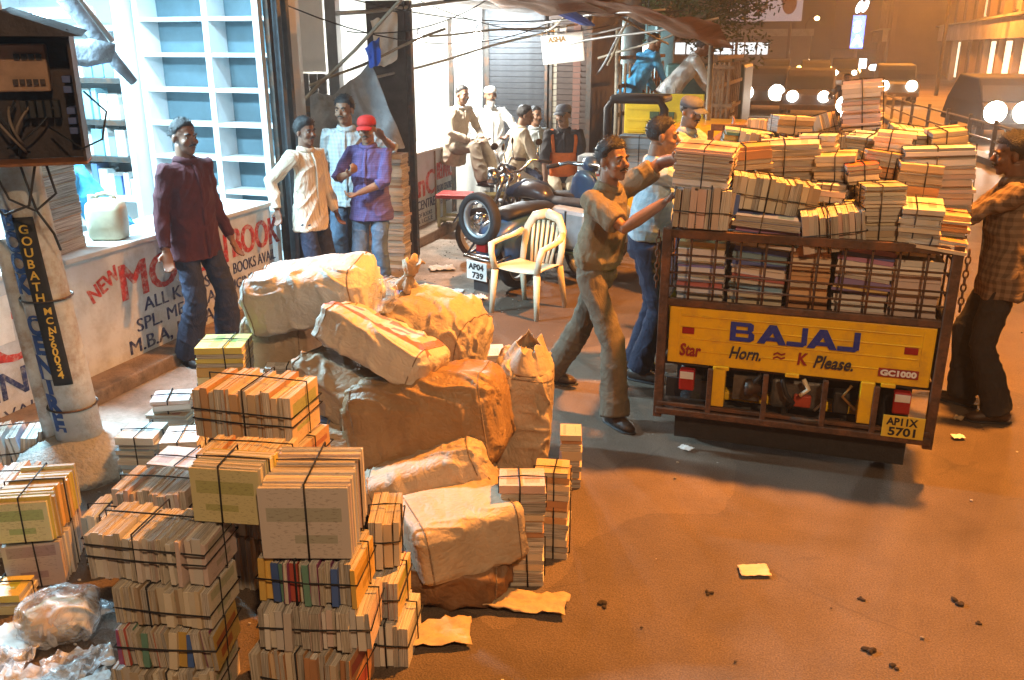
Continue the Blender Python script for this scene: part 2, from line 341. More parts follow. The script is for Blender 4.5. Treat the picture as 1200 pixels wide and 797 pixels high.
def book_mesh(seed, flush):
    r = random.Random(seed); mb = MB(); i = .006 if flush else .03
    t = .035 if flush else .05
    def jb(x0, x1, y0, y1, z0, z1, mi, j=.006):
        k = len(mb.v); mb.bb(x0, x1, y0, y1, z0, z1, mi)
        mb.v[k:] = [(a + r.uniform(-j, j) * 1.5, b + r.uniform(-j, j), c + r.uniform(-j, j)) for a, b, c in mb.v[k:]]
    jb(-.5 + t, .5 - t, -.5 + i * 1.5, .5 - .02, -.5 + i, .5 - i, 1)           # page block; spine at +y
    jb(-.5, -.5 + t * .9, -.5, .5, -.5, .5, 0); jb(.5 - t * .9, .5, -.5, .5, -.5, .5, 0)
    mb.bb(-.5 + t * .9, .5 - t * .9, .484, .5, -.498, .498, 0)
    return mb.mesh('book', [BCOVER, BPAGE])
BOOKS = [book_mesh(i, True) for i in range(5)]
PAL = {
 'beige': [(.55, .46, .32), (.62, .55, .42), (.48, .38, .26), (.58, .50, .40), (.66, .60, .48), (.40, .30, .20)],
 'white': [(.66, .64, .60), (.60, .58, .56), (.70, .66, .58), (.55, .50, .46), (.62, .50, .46)],
 'mixed': [(.55, .46, .32), (.50, .10, .07), (.06, .13, .38), (.62, .55, .42), (.12, .26, .20), (.60, .40, .10), (.66, .62, .54), (.30, .08, .20)],
 'bright': [(.10, .15, .42), (.46, .14, .12), (.62, .58, .54), (.60, .46, .20), (.62, .58, .56), (.60, .54, .50), (.18, .30, .36), (.40, .20, .34), (.20, .16, .34), (.60, .56, .52)],
 'orange': [(.58, .36, .18), (.54, .30, .14), (.60, .46, .30), (.46, .24, .12), (.62, .54, .42), (.56, .48, .38)],
 'yellow': [(.66, .52, .10), (.62, .56, .30), (.60, .36, .10), (.64, .60, .48)],
 'bluewhite': [(.42, .54, .62), (.58, .64, .68), (.30, .42, .54), (.66, .66, .64)],
 'pinkwhite': [(.64, .50, .46), (.66, .60, .54), (.60, .42, .36), (.55, .45, .38)]}

def bundle(label, loc, rz, L, D, Hh, mode='up', n=None, pal='beige', group='tied book bundles in the heap', cover=None, strings=1, seed=None, tilt=(0, 0), spine=0, name='book_bundle', lean=0.0, cat='book bundle', rag=.5, smat=None):
    """L along local x, D along y, Hh up.  up: books stand side by side along x, page edges to +-y.  flat: books lie on each other.
    front: books stand in rows along y, so a cover faces -y"""
    r = random.Random(seed if seed is not None else zlib.crc32(label.encode()) % 99991)
    t = thing(name, label, cat, loc, rz, group, rot=(tilt[0], tilt[1], rz))
    ext = {'up': L, 'flat': Hh, 'front': D}[mode]
    n = n or max(4, int(ext / .026)); ws = [r.uniform(.55, 1.5) for _ in range(n)]; k = ext / sum(ws); pos = 0.0
    cols = PAL[pal]; flipq = [r.random() < .5 for _ in range(n)]
    for i in range(n):
        w = ws[i] * k; o = bpy.data.objects.new('book', BOOKS[r.randrange(5)]); COL.objects.link(o); o.parent = t
        j1 = r.uniform(-1, 1) * .008 * rag; c = pos + w / 2; pos += w
        sh = 1 - r.random() * .08 * rag
        fl = (1 if r.random() < (.5 if spine == 0 else (.93 if spine > 0 else .07)) else -1)
        if mode == 'up':
            h = Hh * sh; o.location = (-L / 2 + c, j1, h / 2 + abs(lean) * 0); o.scale = (w * .955, D * (1 - r.random() * .05 * rag), h)
            o.rotation_euler = (0, lean + r.uniform(-.02, .02) * rag, (math.pi if fl > 0 else 0) + r.uniform(-.02, .02) * rag)
        elif mode == 'flat':
            o.location = (r.uniform(-1, 1) * .006 * rag, j1, c); o.scale = (w * .955, D * (1 - r.random() * .04 * rag), L * (1 - r.random() * .04 * rag))
            o.rotation_euler = (0, math.pi / 2, r.uniform(-.02, .02) * rag + (math.pi if fl > 0 else 0))
        else:
            h = Hh * sh; o.location = (j1, -D / 2 + c, h / 2); o.scale = (w * .955, L * (1 - r.random() * .04 * rag), h)
            o.rotation_euler = (0, r.uniform(-.01, .01), math.pi / 2 + (math.pi if fl > 0 else 0))
        cc = cols[r.randrange(len(cols))]; v = r.uniform(.8, 1.12); o.color = (min(1, cc[0] * v), min(1, cc[1] * v), min(1, cc[2] * v), 1)
    if strings:
        q = .0034; e = .005
        def loop(pts, jj=.004):
            mb = MB(); mb.tube([Vector(p) + Vector([r.uniform(-jj, jj) * .3] * 3) for p in pts], q, 5, close=True); mb.build('string', smat or STRING, t, smooth=True)
        x, y = L / 2 + e, D / 2 + e; h = Hh + e; a = r.uniform(.38, .6) * Hh; o1 = r.uniform(-.15, .15) * L; o2 = r.uniform(-.12, .12) * D
        if mode == 'up':
            loop([(-x, -y, a), (0, -y - .003, a * .97), (x, -y, a), (x, y, a * 1.04), (-x, y, a)])
            if strings > 1: loop([(o1, -y, -e * .2), (o1, -y, h), (o1, y, h), (o1, y, -e * .2)])
            loop([(-x, o2, 0), (-x, o2, h), (0, o2, h + .002), (x, o2, h), (x, o2, 0)])
        else:
            loop([(o1, -y, 0), (o1 * .8, -y, h), (o1, y, h), (o1, y, 0)])
            loop([(-x, o2, 0), (-x, o2, h), (0, o2, h + .003), (x, o2, h), (x, o2, 0)])
        if strings > 2: loop([(-x, -y, a * 1.5), (x, -y, a * 1.45), (x, y, a * 1.5), (-x, y, a * 1.5)])
    return t

def setting():
    # road sheet out to the horizon, a dusty pavement strip beside the stalls, the step under the counters
    mb = MB(); mb.grid([[(x, y, 0) for x in (-300, -60, -12, -3, 0, 3, 12, 60, 300)] for y in (-200, -30, 0, 6, 20, 60, 200, 700)])
    struct(mb.build('road', ASPH))
    # pavement: worn and broken edge
    ys = [-2 + i * .5 for i in range(60)]; rr = random.Random(3)
    ed = [-3.35 + .22 * noise.noise(Vector((y * .7, 2, 0))) + (.55 if y > 5.2 else .55 * max(0, (y - 4.2))) for y in ys]
    mb = MB(); mb.grid([[(-4.36, y, .006), (-3.9, y, .006), (e, y, .006)] for y, e in zip(ys, ed)]); struct(mb.build('pavement', PAVE))
    mb = MB(); mb.bb(-4.36, -4.12, 2.2, 6.7, 0, .10); struct(mb.build('step', STEP, bevel=.012))
    mb = MB(); mb.bb(-4.36, -4.08, 8.2, 10.6, 0, .12); struct(mb.build('step', STEP, bevel=.012))
setting()
# ================================================================== bookstalls on the left
XW = -4.35
def counters():
    UX, UZ = (0, 1, 0), (0, 0, 1); F = XW + .003
    def wall(label, y0, y1, h, top=True, thick=.14):
        t = thing('stall_counter', label, 'counter', (XW, (y0 + y1) / 2, 0), 0, 'painted bookstall counters')
        hl = (y1 - y0) / 2
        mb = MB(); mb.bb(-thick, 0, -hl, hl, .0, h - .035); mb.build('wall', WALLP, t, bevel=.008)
        mb = MB(); mb.bb(-.52, .035, -hl - .01, hl + .01, h - .035, h); mb.build('counter_top', CTOP, t, bevel=.008)
        return t, (y0 + y1) / 2
    def put(t, cy, text, mat, y, z, size, width=None, bold=0, rot=0, shear=0):
        c, s = math.cos(rot), math.sin(rot)
        for k in range(3 if mat is RED else 2 if size > .1 else 1):      # brush-thick strokes: shifted coats of paint
            lettering(text, 'lettering', mat, t, (.003 + .0011 * k, y - cy + k * size * .032, z + k * size * .004), (0, c, s), (0, -s, c), size, shear, bold, .0006, width)
    # far left counter
    t, c = wall('white painted counter left of the lettered pole, reading ENT in navy', 2.2, 4.02, .93)
    put(t, c, 'CI', RED, 3.50, .40, .42, .42, 0); put(t, c, 'CENT', NAVY, 3.22, .19, .24, .72, 0); put(t, c, 'BOOKS AVAILA', NAVY, 2.95, .06, .10, 1.0, 0)
    mb = MB(); mb.bb(.004, .006, 3.40 - c, 3.74 - c, .52, .80); mb.build('notice', WHITE, t)
    for i in range(7): put(t, c, ['BOOK FAIR', 'ALL NOTES', 'ON SALE', 'COACHING', 'CLASSES FOR', 'ALL EXAMS', 'JOIN NOW'][i], BLACK, 3.45, .755 - i * .036, .03, .2 + .03 * (i % 3))
    mb = MB(); mb.bb(-.14, .02, 4.04 - c, 4.16 - c, 0, .93); mb.build('pilaster', M('beige_pilaster', (.52, .46, .38), .8, .2, 5, .2, 40), t, bevel=.01)
    mb = MB(); mb.bb(.022, .026, 4.05 - c, 4.12 - c, .35, .78); mb.build('poster_strip', M('orange_poster', (.65, .25, .04), .6, .3, 9), t)
    # main counter
    t, c = wall('long white counter reading NEW MODERN BOOK behind the man in maroon', 4.18, 6.46, .91)
    put(t, c, 'NEW', RED, 4.36, .565, .15, .29, 0, R_(24)); put(t, c, 'MO', RED, 4.60, .515, .36, .56, 0); put(t, c, 'DERN', RED, 5.20, .525, .33, .58, 0); put(t, c, 'BOOK', RED, 5.86, .545, .33, .66, 0)
    put(t, c, 'ALL KINDS OF', NAVY, 4.82, .395, .135, .98, 0); put(t, c, 'BOOKS AVAIL', NAVY, 5.86, .41, .13, .60, 0)
    put(t, c, 'SPL. MEDICAL', NAVY, 4.72, .265, .135, .96, 0); put(t, c, 'ENGINEERING', NAVY, 5.74, .285, .12, .70, 0)
    put(t, c, 'M.B.A, M.C.A. B.', NAVY, 4.62, .125, .145, 1.14, 0); put(t, c, '& ALL', NAVY, 5.92, .16, .12, .34, 0)
    # far counter
    t, c = wall('grey white counter reading KLnC BOOK CENTRE beside the red stool', 8.32, 10.55, 1.0)
    put(t, c, 'KLnC', RED, 8.98, .46, .42, .98, 0); put(t, c, 'BOOK CENTRE', NAVY, 9.0, .31, .16, .98, 0)
    for i, s in enumerate(['ALL KINDS OF BOOKS', 'C.B.S.E & I.C.S.E']): put(t, c, s, NAVY, 9.05, .22 - i * .07, .07, .85, .001)
    put(t, c, 'RELIANC', RED, 10.06, .60, .30, .47, 0); put(t, c, 'BOOK CENTRE', NAVY, 10.06, .45, .12, .46, 0)
    for i in range(2): put(t, c, 'ALL SCHOOL BOOKS', NAVY, 10.08, .36 - i * .07, .06, .40, .001)
    mb = MB(); mb.bb(.001, .012, 10.0 - c, 10.03 - c, .02, .96); mb.build('batten', WOOD, t)
counters()

def shop_one():
    t = thing('shop_room', 'brightly lit open bookshop room behind the white counters', 'shop', (-6, 5, 0))
    def P(n, a, m, **k): mb = MB(); mb.bb(*a); return mb.build(n, m, t, **k)
    wm = M('shop_wall', (.66, .70, .71), .7, .06, 3)
    P('back_wall', (-1.75, -1.65, -3, 2.45, 0, 3.0), wm); P('ceiling', (-1.75, 1.5, -3, 2.45, 3.0, 3.08), wm); P('floor', (-1.65, 1.5, -3, 2.3, .0, .05), PAVE); P('side_wall', (-1.65, 1.50, 2.3, 2.4, 0.0, 3.0), wm)
    # shelving unit at the end of the room, open compartments
    s = thing('shelving_unit', 'tall empty white shelving with pale blue backs in the lit shop', 'shelving', (-5.2, 7.0, 0))
    mb = MB(); mb.bb(-.74, .74, .22, .24, .5, 3.0); mb.build('back_panel', SHELFB, s)
    for x in (-.76, -.02, .72): mb = MB(); mb.bb(x, x + .06, -.04, .22, .5, 3.0); mb.build('upright', DWHITE, s, bevel=.003)
    for z in [.55 + .305 * i for i in range(9)]:
        for x in (-.70, .04): mb = MB(); mb.bb(x, x + .68, -.03, .22, z, z + .035); mb.build('shelf', DWHITE, s, bevel=.003)
    # second unit, filled
    s = thing('shelving_unit', 'shelving with small packets and white papers left of the empty shelves', 'shelving', (-6.75, 6.85, 0))
    mb = MB(); mb.bb(-.75, .75, .30, .32, .4, 3.0); mb.build('back_panel', wm, s)
    for x in (-.75, .69): mb = MB(); mb.bb(x, x + .06, -.04, .30, .4, 3.0); mb.build('upright', DWHITE, s, bevel=.003)
    rr = random.Random(5)
    for i, z in enumerate((.75, 1.12, 1.46, 1.84, 2.3)):
        mb = MB(); mb.bb(-.69, .69, -.03, .30, z, z + .05); mb.build('shelf', STEELD if i in (1, 2, 3) else DWHITE, s, bevel=.003)
        x = -.66
        while i < 4 and x < .6:
            w = rr.uniform(.035, .12); h = rr.uniform(.16, .30); c = rr.choice([(.6, .65, .66), (.62, .62, .6), (.1, .2, .42), (.2, .4, .46), (.5, .55, .55), (.66, .66, .6)])
            o = bpy.data.objects.new('packet', BOOKS[rr.randrange(5)]); COL.objects.link(o); o.parent = s; o.location = (x + w / 2, .1, z + .052 + h / 2); o.scale = (w, .16, h); o.rotation_euler = (0, 0, math.pi); o.color = (*c, 1); x += w + rr.uniform(.003, .03)
    # fluorescent tubes
    for i, (x, y, z, l) in enumerate(((-6.55, 6.45, 2.42, 1.2), (-5.1, 6.35, 2.86, 1.2), (-5.3, 4.3, 2.9, 1.2))):
        q = thing('tube_light', ['fluorescent tube over the packet shelves at the upper left', 'fluorescent tube above the empty white shelving', 'fluorescent tube near the counter front over the jerrycan'][i], 'light', (x, y, z), 0, 'fluorescent tubes in the shop')
        mb = MB(); mb.bb(-l / 2, l / 2, -.03, .03, .03, .07); mb.build('batten', DWHITE, q)
        mb = MB(); mb.tube([(-l / 2 + .04, 0, 0), (l / 2 - .04, 0, 0)], .02, 10); mb.build('tube', M('tube_glow', (.9, .95, 1), .4, 0, emit=(TUBE, 30)), q, smooth=True)
        for sx in (-1, 1): mb = MB(); mb.bb(sx * l / 2 - .03, sx * l / 2 + .03, -.02, .02, -.03, .03); mb.build('holder', DWHITE, q)
        lamp('tube_light_source', 'AREA', (x, y, z - .045), (80, 75, 720)[i], TUBE, l, (0, 0, 0), .08)
    # post at the end of the shop: bundle of grey steel sections
    q = thing('shop_post', 'grey steel corner post with folded shutters beside the white shelving', 'post', (-4.42, 6.62, 0))
    for i, (dx, dy, w, m) in enumerate(((0, 0, .06, DWHITE), (.06, .06, .05, STEELD), (.09, .14, .06, M('blue_grey_steel', (.10, .12, .14), .5, .2, 12, metal=.3)), (.05, .20, .05, STEELD), (.10, .26, .05, MATS['blue_grey_steel']))):
        mb = MB(); mb.bb(dx - w / 2, dx + w / 2, dy - w / 2, dy + w / 2, 0, 3.05); mb.build('steel_section', m, q, bevel=.004)
    # rolled awning strut hanging across the left
    q = thing('rolled_awning', 'dark rolled cloth awning and strut hanging across the lit shop', 'awning', (0, 0, 0))
    mb = MB(); mb.tube([(-4.95, 4.9, 2.75), (-4.88, 5.05, 2.5), (-4.82, 5.2, 2.28), (-4.76, 5.34, 2.05), (-4.72, 5.44, 1.92)], [.055, .06, .05, .045, .03], 8); mb.build('rolled_cloth', M('dusty_cloth', (.12, .13, .15), .9, .3, 10, .5, 30), q, smooth=True)
    mb = MB(); mb.tube([(-4.97, 5.0, 2.8), (-4.78, 5.35, 2.2)], .02, 8); mb.build('strut', ALU, q, smooth=True)
    mb = MB(); mb.grid([[(-4.86 + .13 * i - .02 * j, 5.0 + .22 * i * .4, 2.20 - .05 * j + .02 * math.sin(i * 2 + j)) for j in range(4)] for i in range(-2, 3)]); mb.build('loose_flap', MATS['dusty_cloth'], q, smooth=True, solid=.006)
shop_one()

def pole_and_box():
    t = thing('utility_pole', 'whitewashed utility pole painted BOOK CENTRE in blue letters, standing in concrete', 'pole', (-3.60, 3.40, 0))
    lean = lambda z: Vector((-.055 * z, -.03 * z, z))
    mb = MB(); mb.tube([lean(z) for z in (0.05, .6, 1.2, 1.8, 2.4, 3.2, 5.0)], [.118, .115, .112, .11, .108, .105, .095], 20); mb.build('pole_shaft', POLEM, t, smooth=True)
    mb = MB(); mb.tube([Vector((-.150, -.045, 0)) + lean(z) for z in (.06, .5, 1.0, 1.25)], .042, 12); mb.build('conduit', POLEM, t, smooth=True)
    for z in (.35, .95): mb = MB(); mb.tube([Vector((.123 * math.cos(a), .123 * math.sin(a), 0)) + lean(z) for a in [k * math.pi / 10 for k in range(20)]], .006, 5, close=True); mb.build('wire_band', STEELD, t)
    # letters painted down the shaft, wrapped on the curve: facing the camera (toward +x -y)
    def curve_text(s, mat, a0, z0, dz, size, bold):
        for i, ch in enumerate(s):
            if ch == ' ': continue
            z = z0 - i * dz; nrm = Vector((math.cos(a0), math.sin(a0), 0)); ux = Vector((-math.sin(a0), math.cos(a0), 0))
            o = lettering(ch, 'lettering', mat, t, (0, 0, 0), (1, 0, 0), (0, 0, 1), size, 0, bold, .001)
            me = o.data; xs = [v.co.x for v in me.vertices]; cx = (min(xs) + max(xs)) / 2; rr = .1165
            for v in me.vertices:
                a = a0 + (v.co.x - cx) / rr; c = lean(z + v.co.z)
                v.co = Vector((c.x, c.y, 0)) + Vector((math.cos(a) * (rr + .002 - v.co.y), math.sin(a) * (rr + .002 - v.co.y), z + v.co.z))
    curve_text('BOOK CENTRE', M('blue_letter', (.02, .07, .26), .6, .25, 40), R_(-88), 1.32, .108, .135, .007)
    # black strip with gold lettering
    a0 = R_(-52); mb = MB(); P = []
    for z in [.50 + .04 * i for i in range(23)]:
        P.append([Vector((lean(z).x, lean(z).y, z)) + Vector((math.cos(a) * .1195, math.sin(a) * .1195, 0)) for a in [a0 + k * .13 for k in range(-3, 4)]])
    mb.grid(P); mb.build('black_strip', BLACK, t, smooth=True, solid=.002)
    def strip(s, z0, dz, size, da):
        for i, ch in enumerate(s):
            z = z0 - i * dz; a = a0 + da; rr = .1225; c = lean(z)
            lettering(ch, 'lettering', GOLD, t, Vector((c.x, c.y, z)) + Vector((math.cos(a), math.sin(a), 0)) * rr - Vector((-math.sin(a), math.cos(a), 0)) * size * .3, (-math.sin(a), math.cos(a), 0), (0, 0, 1), size, 0, .001, .001)
    strip('GOUBATH', 1.30, .058, .062, -.10); strip('MCN', .885, .05, .05, .05); strip('560034', .75, .042, .058, .02)
    mb = MB(); P = []
    rr = random.Random(9)
    b = thing('pole_footing', 'rough grey concrete mound around the foot of the pole', 'concrete footing', (-3.60, 3.40, 0))
    rings = []
    for r, z in ((.36, .0), (.345, .045), (.30, .10), (.22, .145), (.14, .17), (.05, .18)):
        rings.append([Vector((r * math.cos(a) * (1 + .09 * noise.noise(Vector((math.cos(a) * 1.5, math.sin(a) * 1.5, z * 3)))), r * math.sin(a) * (1 + .09 * noise.noise(Vector((math.cos(a) * 1.5, math.sin(a) * 1.5, z * 3)))), z + .012 * noise.noise(Vector((math.cos(a) * 3, math.sin(a) * 3, r * 9))))) for a in [k * 2 * math.pi / 28 for k in range(28)]])
    mb.loft(rings); mb.build('mound', CONC, b, smooth=True)
    # meter box
    q = thing('meter_box', 'open dark metal meter box with loose wires hung on the pole', 'meter box', (-3.46, 3.24, 1.66), R_(38))
    W_, H_ = .50, .58; bm = M('meter_box_metal', (.055, .045, .045), .6, .3, 12, .2, 50, metal=.4, dirt=(.10, .06, .04))
    def P_(n, a, m, par=q, **k): mb = MB(); mb.bb(*a); return mb.build(n, m, par, **k)
    P_('back_plate', (-W_ / 2, W_ / 2, .10, .11, 0, H_), bm)
    P_('side_panel', (-W_ / 2, -W_ / 2 + .012, -.10, .10, 0, H_), bm); P_('side_panel', (W_ / 2 - .012, W_ / 2, -.10, .10, 0, H_), bm)
    P_('bottom_panel', (-W_ / 2, W_ / 2, -.11, .11, -.014, -.001), M('rust_orange', (.26, .11, .04), .7, .3, 20, metal=.2), bevel=.003)
    P_('edge_trim', (-W_ / 2 - .008, -W_ / 2 + .006, -.112, -.101, -.01, H_), MATS['rust_orange'])
    mb = MB(); mb.add([(-.31, -.16, H_ - .03), (.31, -.16, H_ - .03), (.31, .14, H_ + .001), (-.31, .14, H_ + .001), (0, -.16, H_ + .075), (0, .14, H_ + .10)], [(0, 4, 5, 3), (4, 1, 2, 5), (0, 1, 4), (3, 5, 2), (0, 3, 2, 1)]); mb.build('hood', bm, q)
    mp = P_('meter_panel', (-.18, .13, .02, .10, .31, .52), M('meter_face', (.34, .22, .15), .6, .2, 14), bevel=.008)
    for k in range(4): P_('display', (.0 + .03 * k, .022 + .03 * k, .008, .018, .45, .475), BLACK, mp)
    for k in range(5): P_('terminal_screw', (-.02 + .028 * k, .0 + .028 * k, .004, .018, .34, .365), bm, mp)
    for k in range(5): P_('breaker', (.19, .225, -.05, .09, .12 + .045 * k + (.05 if k > 2 else 0), .150 + .045 * k + (.05 if k > 2 else 0)), M('breaker_blue', (.08, .12, .30), .5, .1), bevel=.003)
    for k in range(5): P_('fuse_carrier', (-.01 + .034 * k, .016 + .034 * k, .02, .09, .19, .27), BLACK, bevel=.004)
    wm = M('cable_sleeve', (.20, .16, .13), .6, .2); rr = random.Random(12)
    for k in range(7):
        p0 = Vector((rr.uniform(-.2, .15), .05, rr.uniform(.2, .3))); p3 = Vector((rr.uniform(-.2, .1), .02, rr.uniform(.02, .12))); mid = (p0 + p3) / 2 + Vector((rr.uniform(-.1, .1), rr.uniform(-.12, -.02), rr.uniform(-.05, .05)))
        pts = [p0 * (1 - s) ** 2 + mid * 2 * s * (1 - s) + p3 * s * s for s in [i / 8 for i in range(9)]]
        mb = MB(); mb.tube(pts, rr.uniform(.004, .007), 6); mb.build('wire', wm if k % 3 else BLACK, q, smooth=True)
    mb = MB(); mb.tube([(.1, 0, .15), (.24, -.12, .06), (.33, -.13, .10), (.36, -.08, .22), (.27, -.02, .31)], .005, 6); mb.build('wire', BLACK, q, smooth=True)
    for k, pts in enumerate(([(-.15, 0, -.01), (-.2, -.12, -.14), (-.12, -.16, -.22), (-.02, -.12, -.19), (.02, -.05, -.02)], [(.06, 0, -.01), (.09, -.05, -.15), (.0, -.1, -.22), (-.1, -.1, -.16), (-.17, 0, -.01)], [(-.05, 0, -.01), (.0, -.08, -.22), (.06, -.10, -.33), (.07, -.05, -.42)])):
        v = [Vector(p) for p in pts]; sm = []
        for i in range(len(v) - 1):
            for s in (0, .33, .66): sm.append(v[i].lerp(v[i + 1], s))
        mb = MB(); mb.tube(sm + [v[-1]], .006, 6); mb.build('hanging_cable', BLACK, q, smooth=True)
pole_and_box()

def counter_goods():
    bundle('tall stack of brown paper ledgers on the counter beside the pole', (-4.58, 4.34, .912), R_(12), .26, .34, .66, 'flat', 9, 'orange', 'goods on the counters', strings=0, rag=.9, name='ledger_stack', cat='ledger stack')
    t = thing('jerrycan', 'dirty translucent plastic jerrycan on the counter left of the man', 'jerrycan', (-4.52, 4.78, .912), R_(20), 'goods on the counters')
    rings = []
    for z, w, d in ((0, .105, .075), (.015, .12, .09), (.10, .124, .093), (.20, .124, .093), (.245, .115, .085), (.272, .085, .06), (.28, .04, .03)):
        rings.append([Vector((w * math.copysign(abs(math.cos(a)) ** .45, math.cos(a)), d * math.copysign(abs(math.sin(a)) ** .45, math.sin(a)), z)) for a in [k * 2 * math.pi / 28 for k in range(28)]])
    mb = MB(); mb.loft(rings); mb.build('can_body', JERRY, t, smooth=True)
    mb = MB(); mb.tube([(-.055, 0, .262), (-.045, 0, .30), (.01, 0, .312), (.06, 0, .30), (.075, 0, .26)], .014, 8); mb.build('handle', JERRY, t, smooth=True)
    mb = MB(); mb.lathe([(.026, .25), (.026, .30), (.0, .302)], 12, mat=Matrix.Translation((-.085, 0, 0))); mb.build('cap', WHITE, t, smooth=False)
counter_goods()

def middle_clutter():
    # back screen between the two stalls
    t = thing('stall_screen', 'patched screen of white board over wooden planks behind the three men', 'screen', (-5.0, 8.25, 0))
    def P(n, a, m, **k): mb = MB(); mb.bb(*a); return mb.build(n, m, t, **k)
    P('white_board', (-.65, .25, 0, .02, 1.92, 2.9), DWHITE)
    for i in range(9): P('plank', (-.65 + .1 * i, -.56 + .1 * i, -.004, .016 + .004 * (i % 3), .2, 1.90), M('pale_plank', (.12, .12, .115), .8, .25, 12, .3, 40), bevel=.003)
    P('cross_rail', (-.7, .32, -.03, -.005, 1.52, 1.58), WOOD); P('white_post', (.30, .42, -.05, .05, 0, 2.9), M('grey_post', (.16, .18, .20), .6, .15, 6), bevel=.005)
    P('dark_panel', (.60, 1.02, .25, .28, .0, 2.6), M('dark_board', (.05, .045, .042), .7, .3, 9, .2, 30))
    P('door_jamb', (.985, 1.06, .30, .36, .0, 2.6), STEELD)
    # draped tarpaulin over the tall book stack
    def drape(name, label, A, B, C_, D, mat, sag, seed, nx=26, ny=20, cat='tarpaulin'):
        A, B, C_, D = map(Vector, (A, B, C_, D)); P = []
        for i in range(ny):
            v = i / (ny - 1); row = []
            for j in range(nx):
                u = j / (nx - 1); p = A.lerp(B, u).lerp(D.lerp(C_, u), v)
                p = p + Vector((0, 0, -sag * 4 * u * (1 - u) * (1 - v * .5)))
                f = noise.noise(Vector((u * 4 + seed, v * 2.2, seed))) * .10 + noise.noise(Vector((u * 11 + seed, v * 4, seed * 2))) * .035
                p = p + Vector((f * .6, f * -.8, f * .6)); row.append(p)
            P.append(row)
        mb = MB(); mb.grid(P); o = mb.build(name, mat, smooth=True, solid=.004, sub=1); return tag(o, label, cat)
    drape('tarpaulin', 'grey tarpaulin draped over the tall book stack behind the red cap', (-4.75, 7.9, 1.72), (-4.1, 7.95, 2.02), (-3.70, 7.85, 1.24), (-4.55, 7.55, 1.20), TARPG, .10, 3.1)
    drape('tarpaulin', 'dark folded tarpaulin hanging behind the smiling man', (-4.85, 8.1, 1.70), (-4.3, 8.1, 1.72), (-4.35, 7.95, 1.10), (-4.75, 7.95, .9), TARPB, .20, 7.7)
    for i, (a, b, r, lab) in enumerate((((-4.70, 7.45, 1.55), (-3.40, 7.65, 2.72), .024, 'thick bamboo pole slanting up from the corner post'), ((-4.62, 7.7, 1.80), (-3.62, 8.7, 2.34), .02, 'thin grey pole crossing the thick bamboo pole'),
                                       ((-4.25, 8.1, 1.84), (-3.2, 11.2, 2.36), .02, 'long pale pole running from the tarpaulin to the bulb'), ((-4.4, 7.9, 2.46), (-2.9, 10.2, 2.75), .028, 'white painted pole running along the top of the stalls'),
                                       ((-4.1, 9.4, 2.28), (-2.95, 11.4, 2.42), .018, 'short pole above the bright bulb'))):
        a, b = Vector(a), Vector(b); d = b - a; pts = [a + d * s + Vector((0, 0, .012 * math.sin(s * 9 + i))) for s in [k / 8 for k in range(9)]]
        mb = MB(); r *= .72; mb.tube(pts, [r * (1.05 if k % 3 == 0 else .95) for k in range(9)], 8); tag(mb.build('awning_pole', ALU if i in (2, 3) else BAMBOO, smooth=True), lab, 'pole', 'awning poles')
    # slack cables strung between the stalls, and odd cloth strips hung over the poles
    for i, (a, b, sg, lab) in enumerate((((-4.4, 6.9, 2.72), (-2.2, 10.4, 2.55), .22, 'black cable sagging from the corner post to the awning'), ((-4.35, 6.95, 2.5), (-3.1, 11.0, 2.48), .30, 'lower black cable sagging toward the hanging sign'), ((-4.3, 7.9, 2.3), (-3.45, 9.4, 2.62), .12, 'short black cable looped beside the grey tarpaulin'), ((-4.1, 9.2, 2.62), (-2.5, 11.8, 2.45), .20, 'black cable crossing in front of the shutters'), ((-3.4, 9.0, 2.70), (-1.3, 9.2, 2.50), .10, 'cable running under the brown awning'))):
        a, b = Vector(a), Vector(b); pts = [a.lerp(b, s) + Vector((0, 0, -sg * 4 * s * (1 - s))) for s in [k / 12 for k in range(13)]]
        mb = MB(); mb.tube(pts, .006, 6); tag(mb.build('overhead_cable', BLACK, smooth=True), lab, 'cable', 'slack cables over the stalls')
    drape('cloth_strip', 'pale rag hanging over the poles left of the bright bulb', (-4.28, 8.35, 2.42), (-4.02, 8.45, 2.50), (-4.05, 8.45, 2.02), (-4.25, 8.38, 1.96), WHITE, .03, 2.2, 10, 12, 'rag')
    drape('cloth_strip', 'blue plastic rag tied to the pole above the red cap', (-4.02, 7.72, 2.18), (-3.86, 7.72, 2.26), (-3.88, 7.74, 2.02), (-4.0, 7.74, 1.98), TARPU, .02, 5.2, 8, 10, 'rag')
    # tall stack of old books: every layer a few books, standing on the pavement
    rr = random.Random(21); t = thing('tall_book_stack', 'head high stack of old books under the grey tarpaulin', 'book stack', (-4.02, 8.03, 0), R_(4))
    for cx in (-.13, .10):
        z = .008
        while z < 1.12:
            h = rr.uniform(.022, .05); o = bpy.data.objects.new('book', BOOKS[rr.randrange(5)]); COL.objects.link(o); o.parent = t
            o.location = (cx + rr.uniform(-.012, .012), rr.uniform(-.02, .02), z + h / 2); o.scale = (h * .97, .19 + rr.uniform(-.02, .02), .215 + rr.uniform(-.015, .005)); o.rotation_euler = (0, math.pi / 2, rr.uniform(-.05, .05) + (math.pi if rr.random() < .6 else 0))
            c = rr.choice(PAL['orange'] + PAL['beige']); o.color = (*c, 1); z += h
middle_clutter()

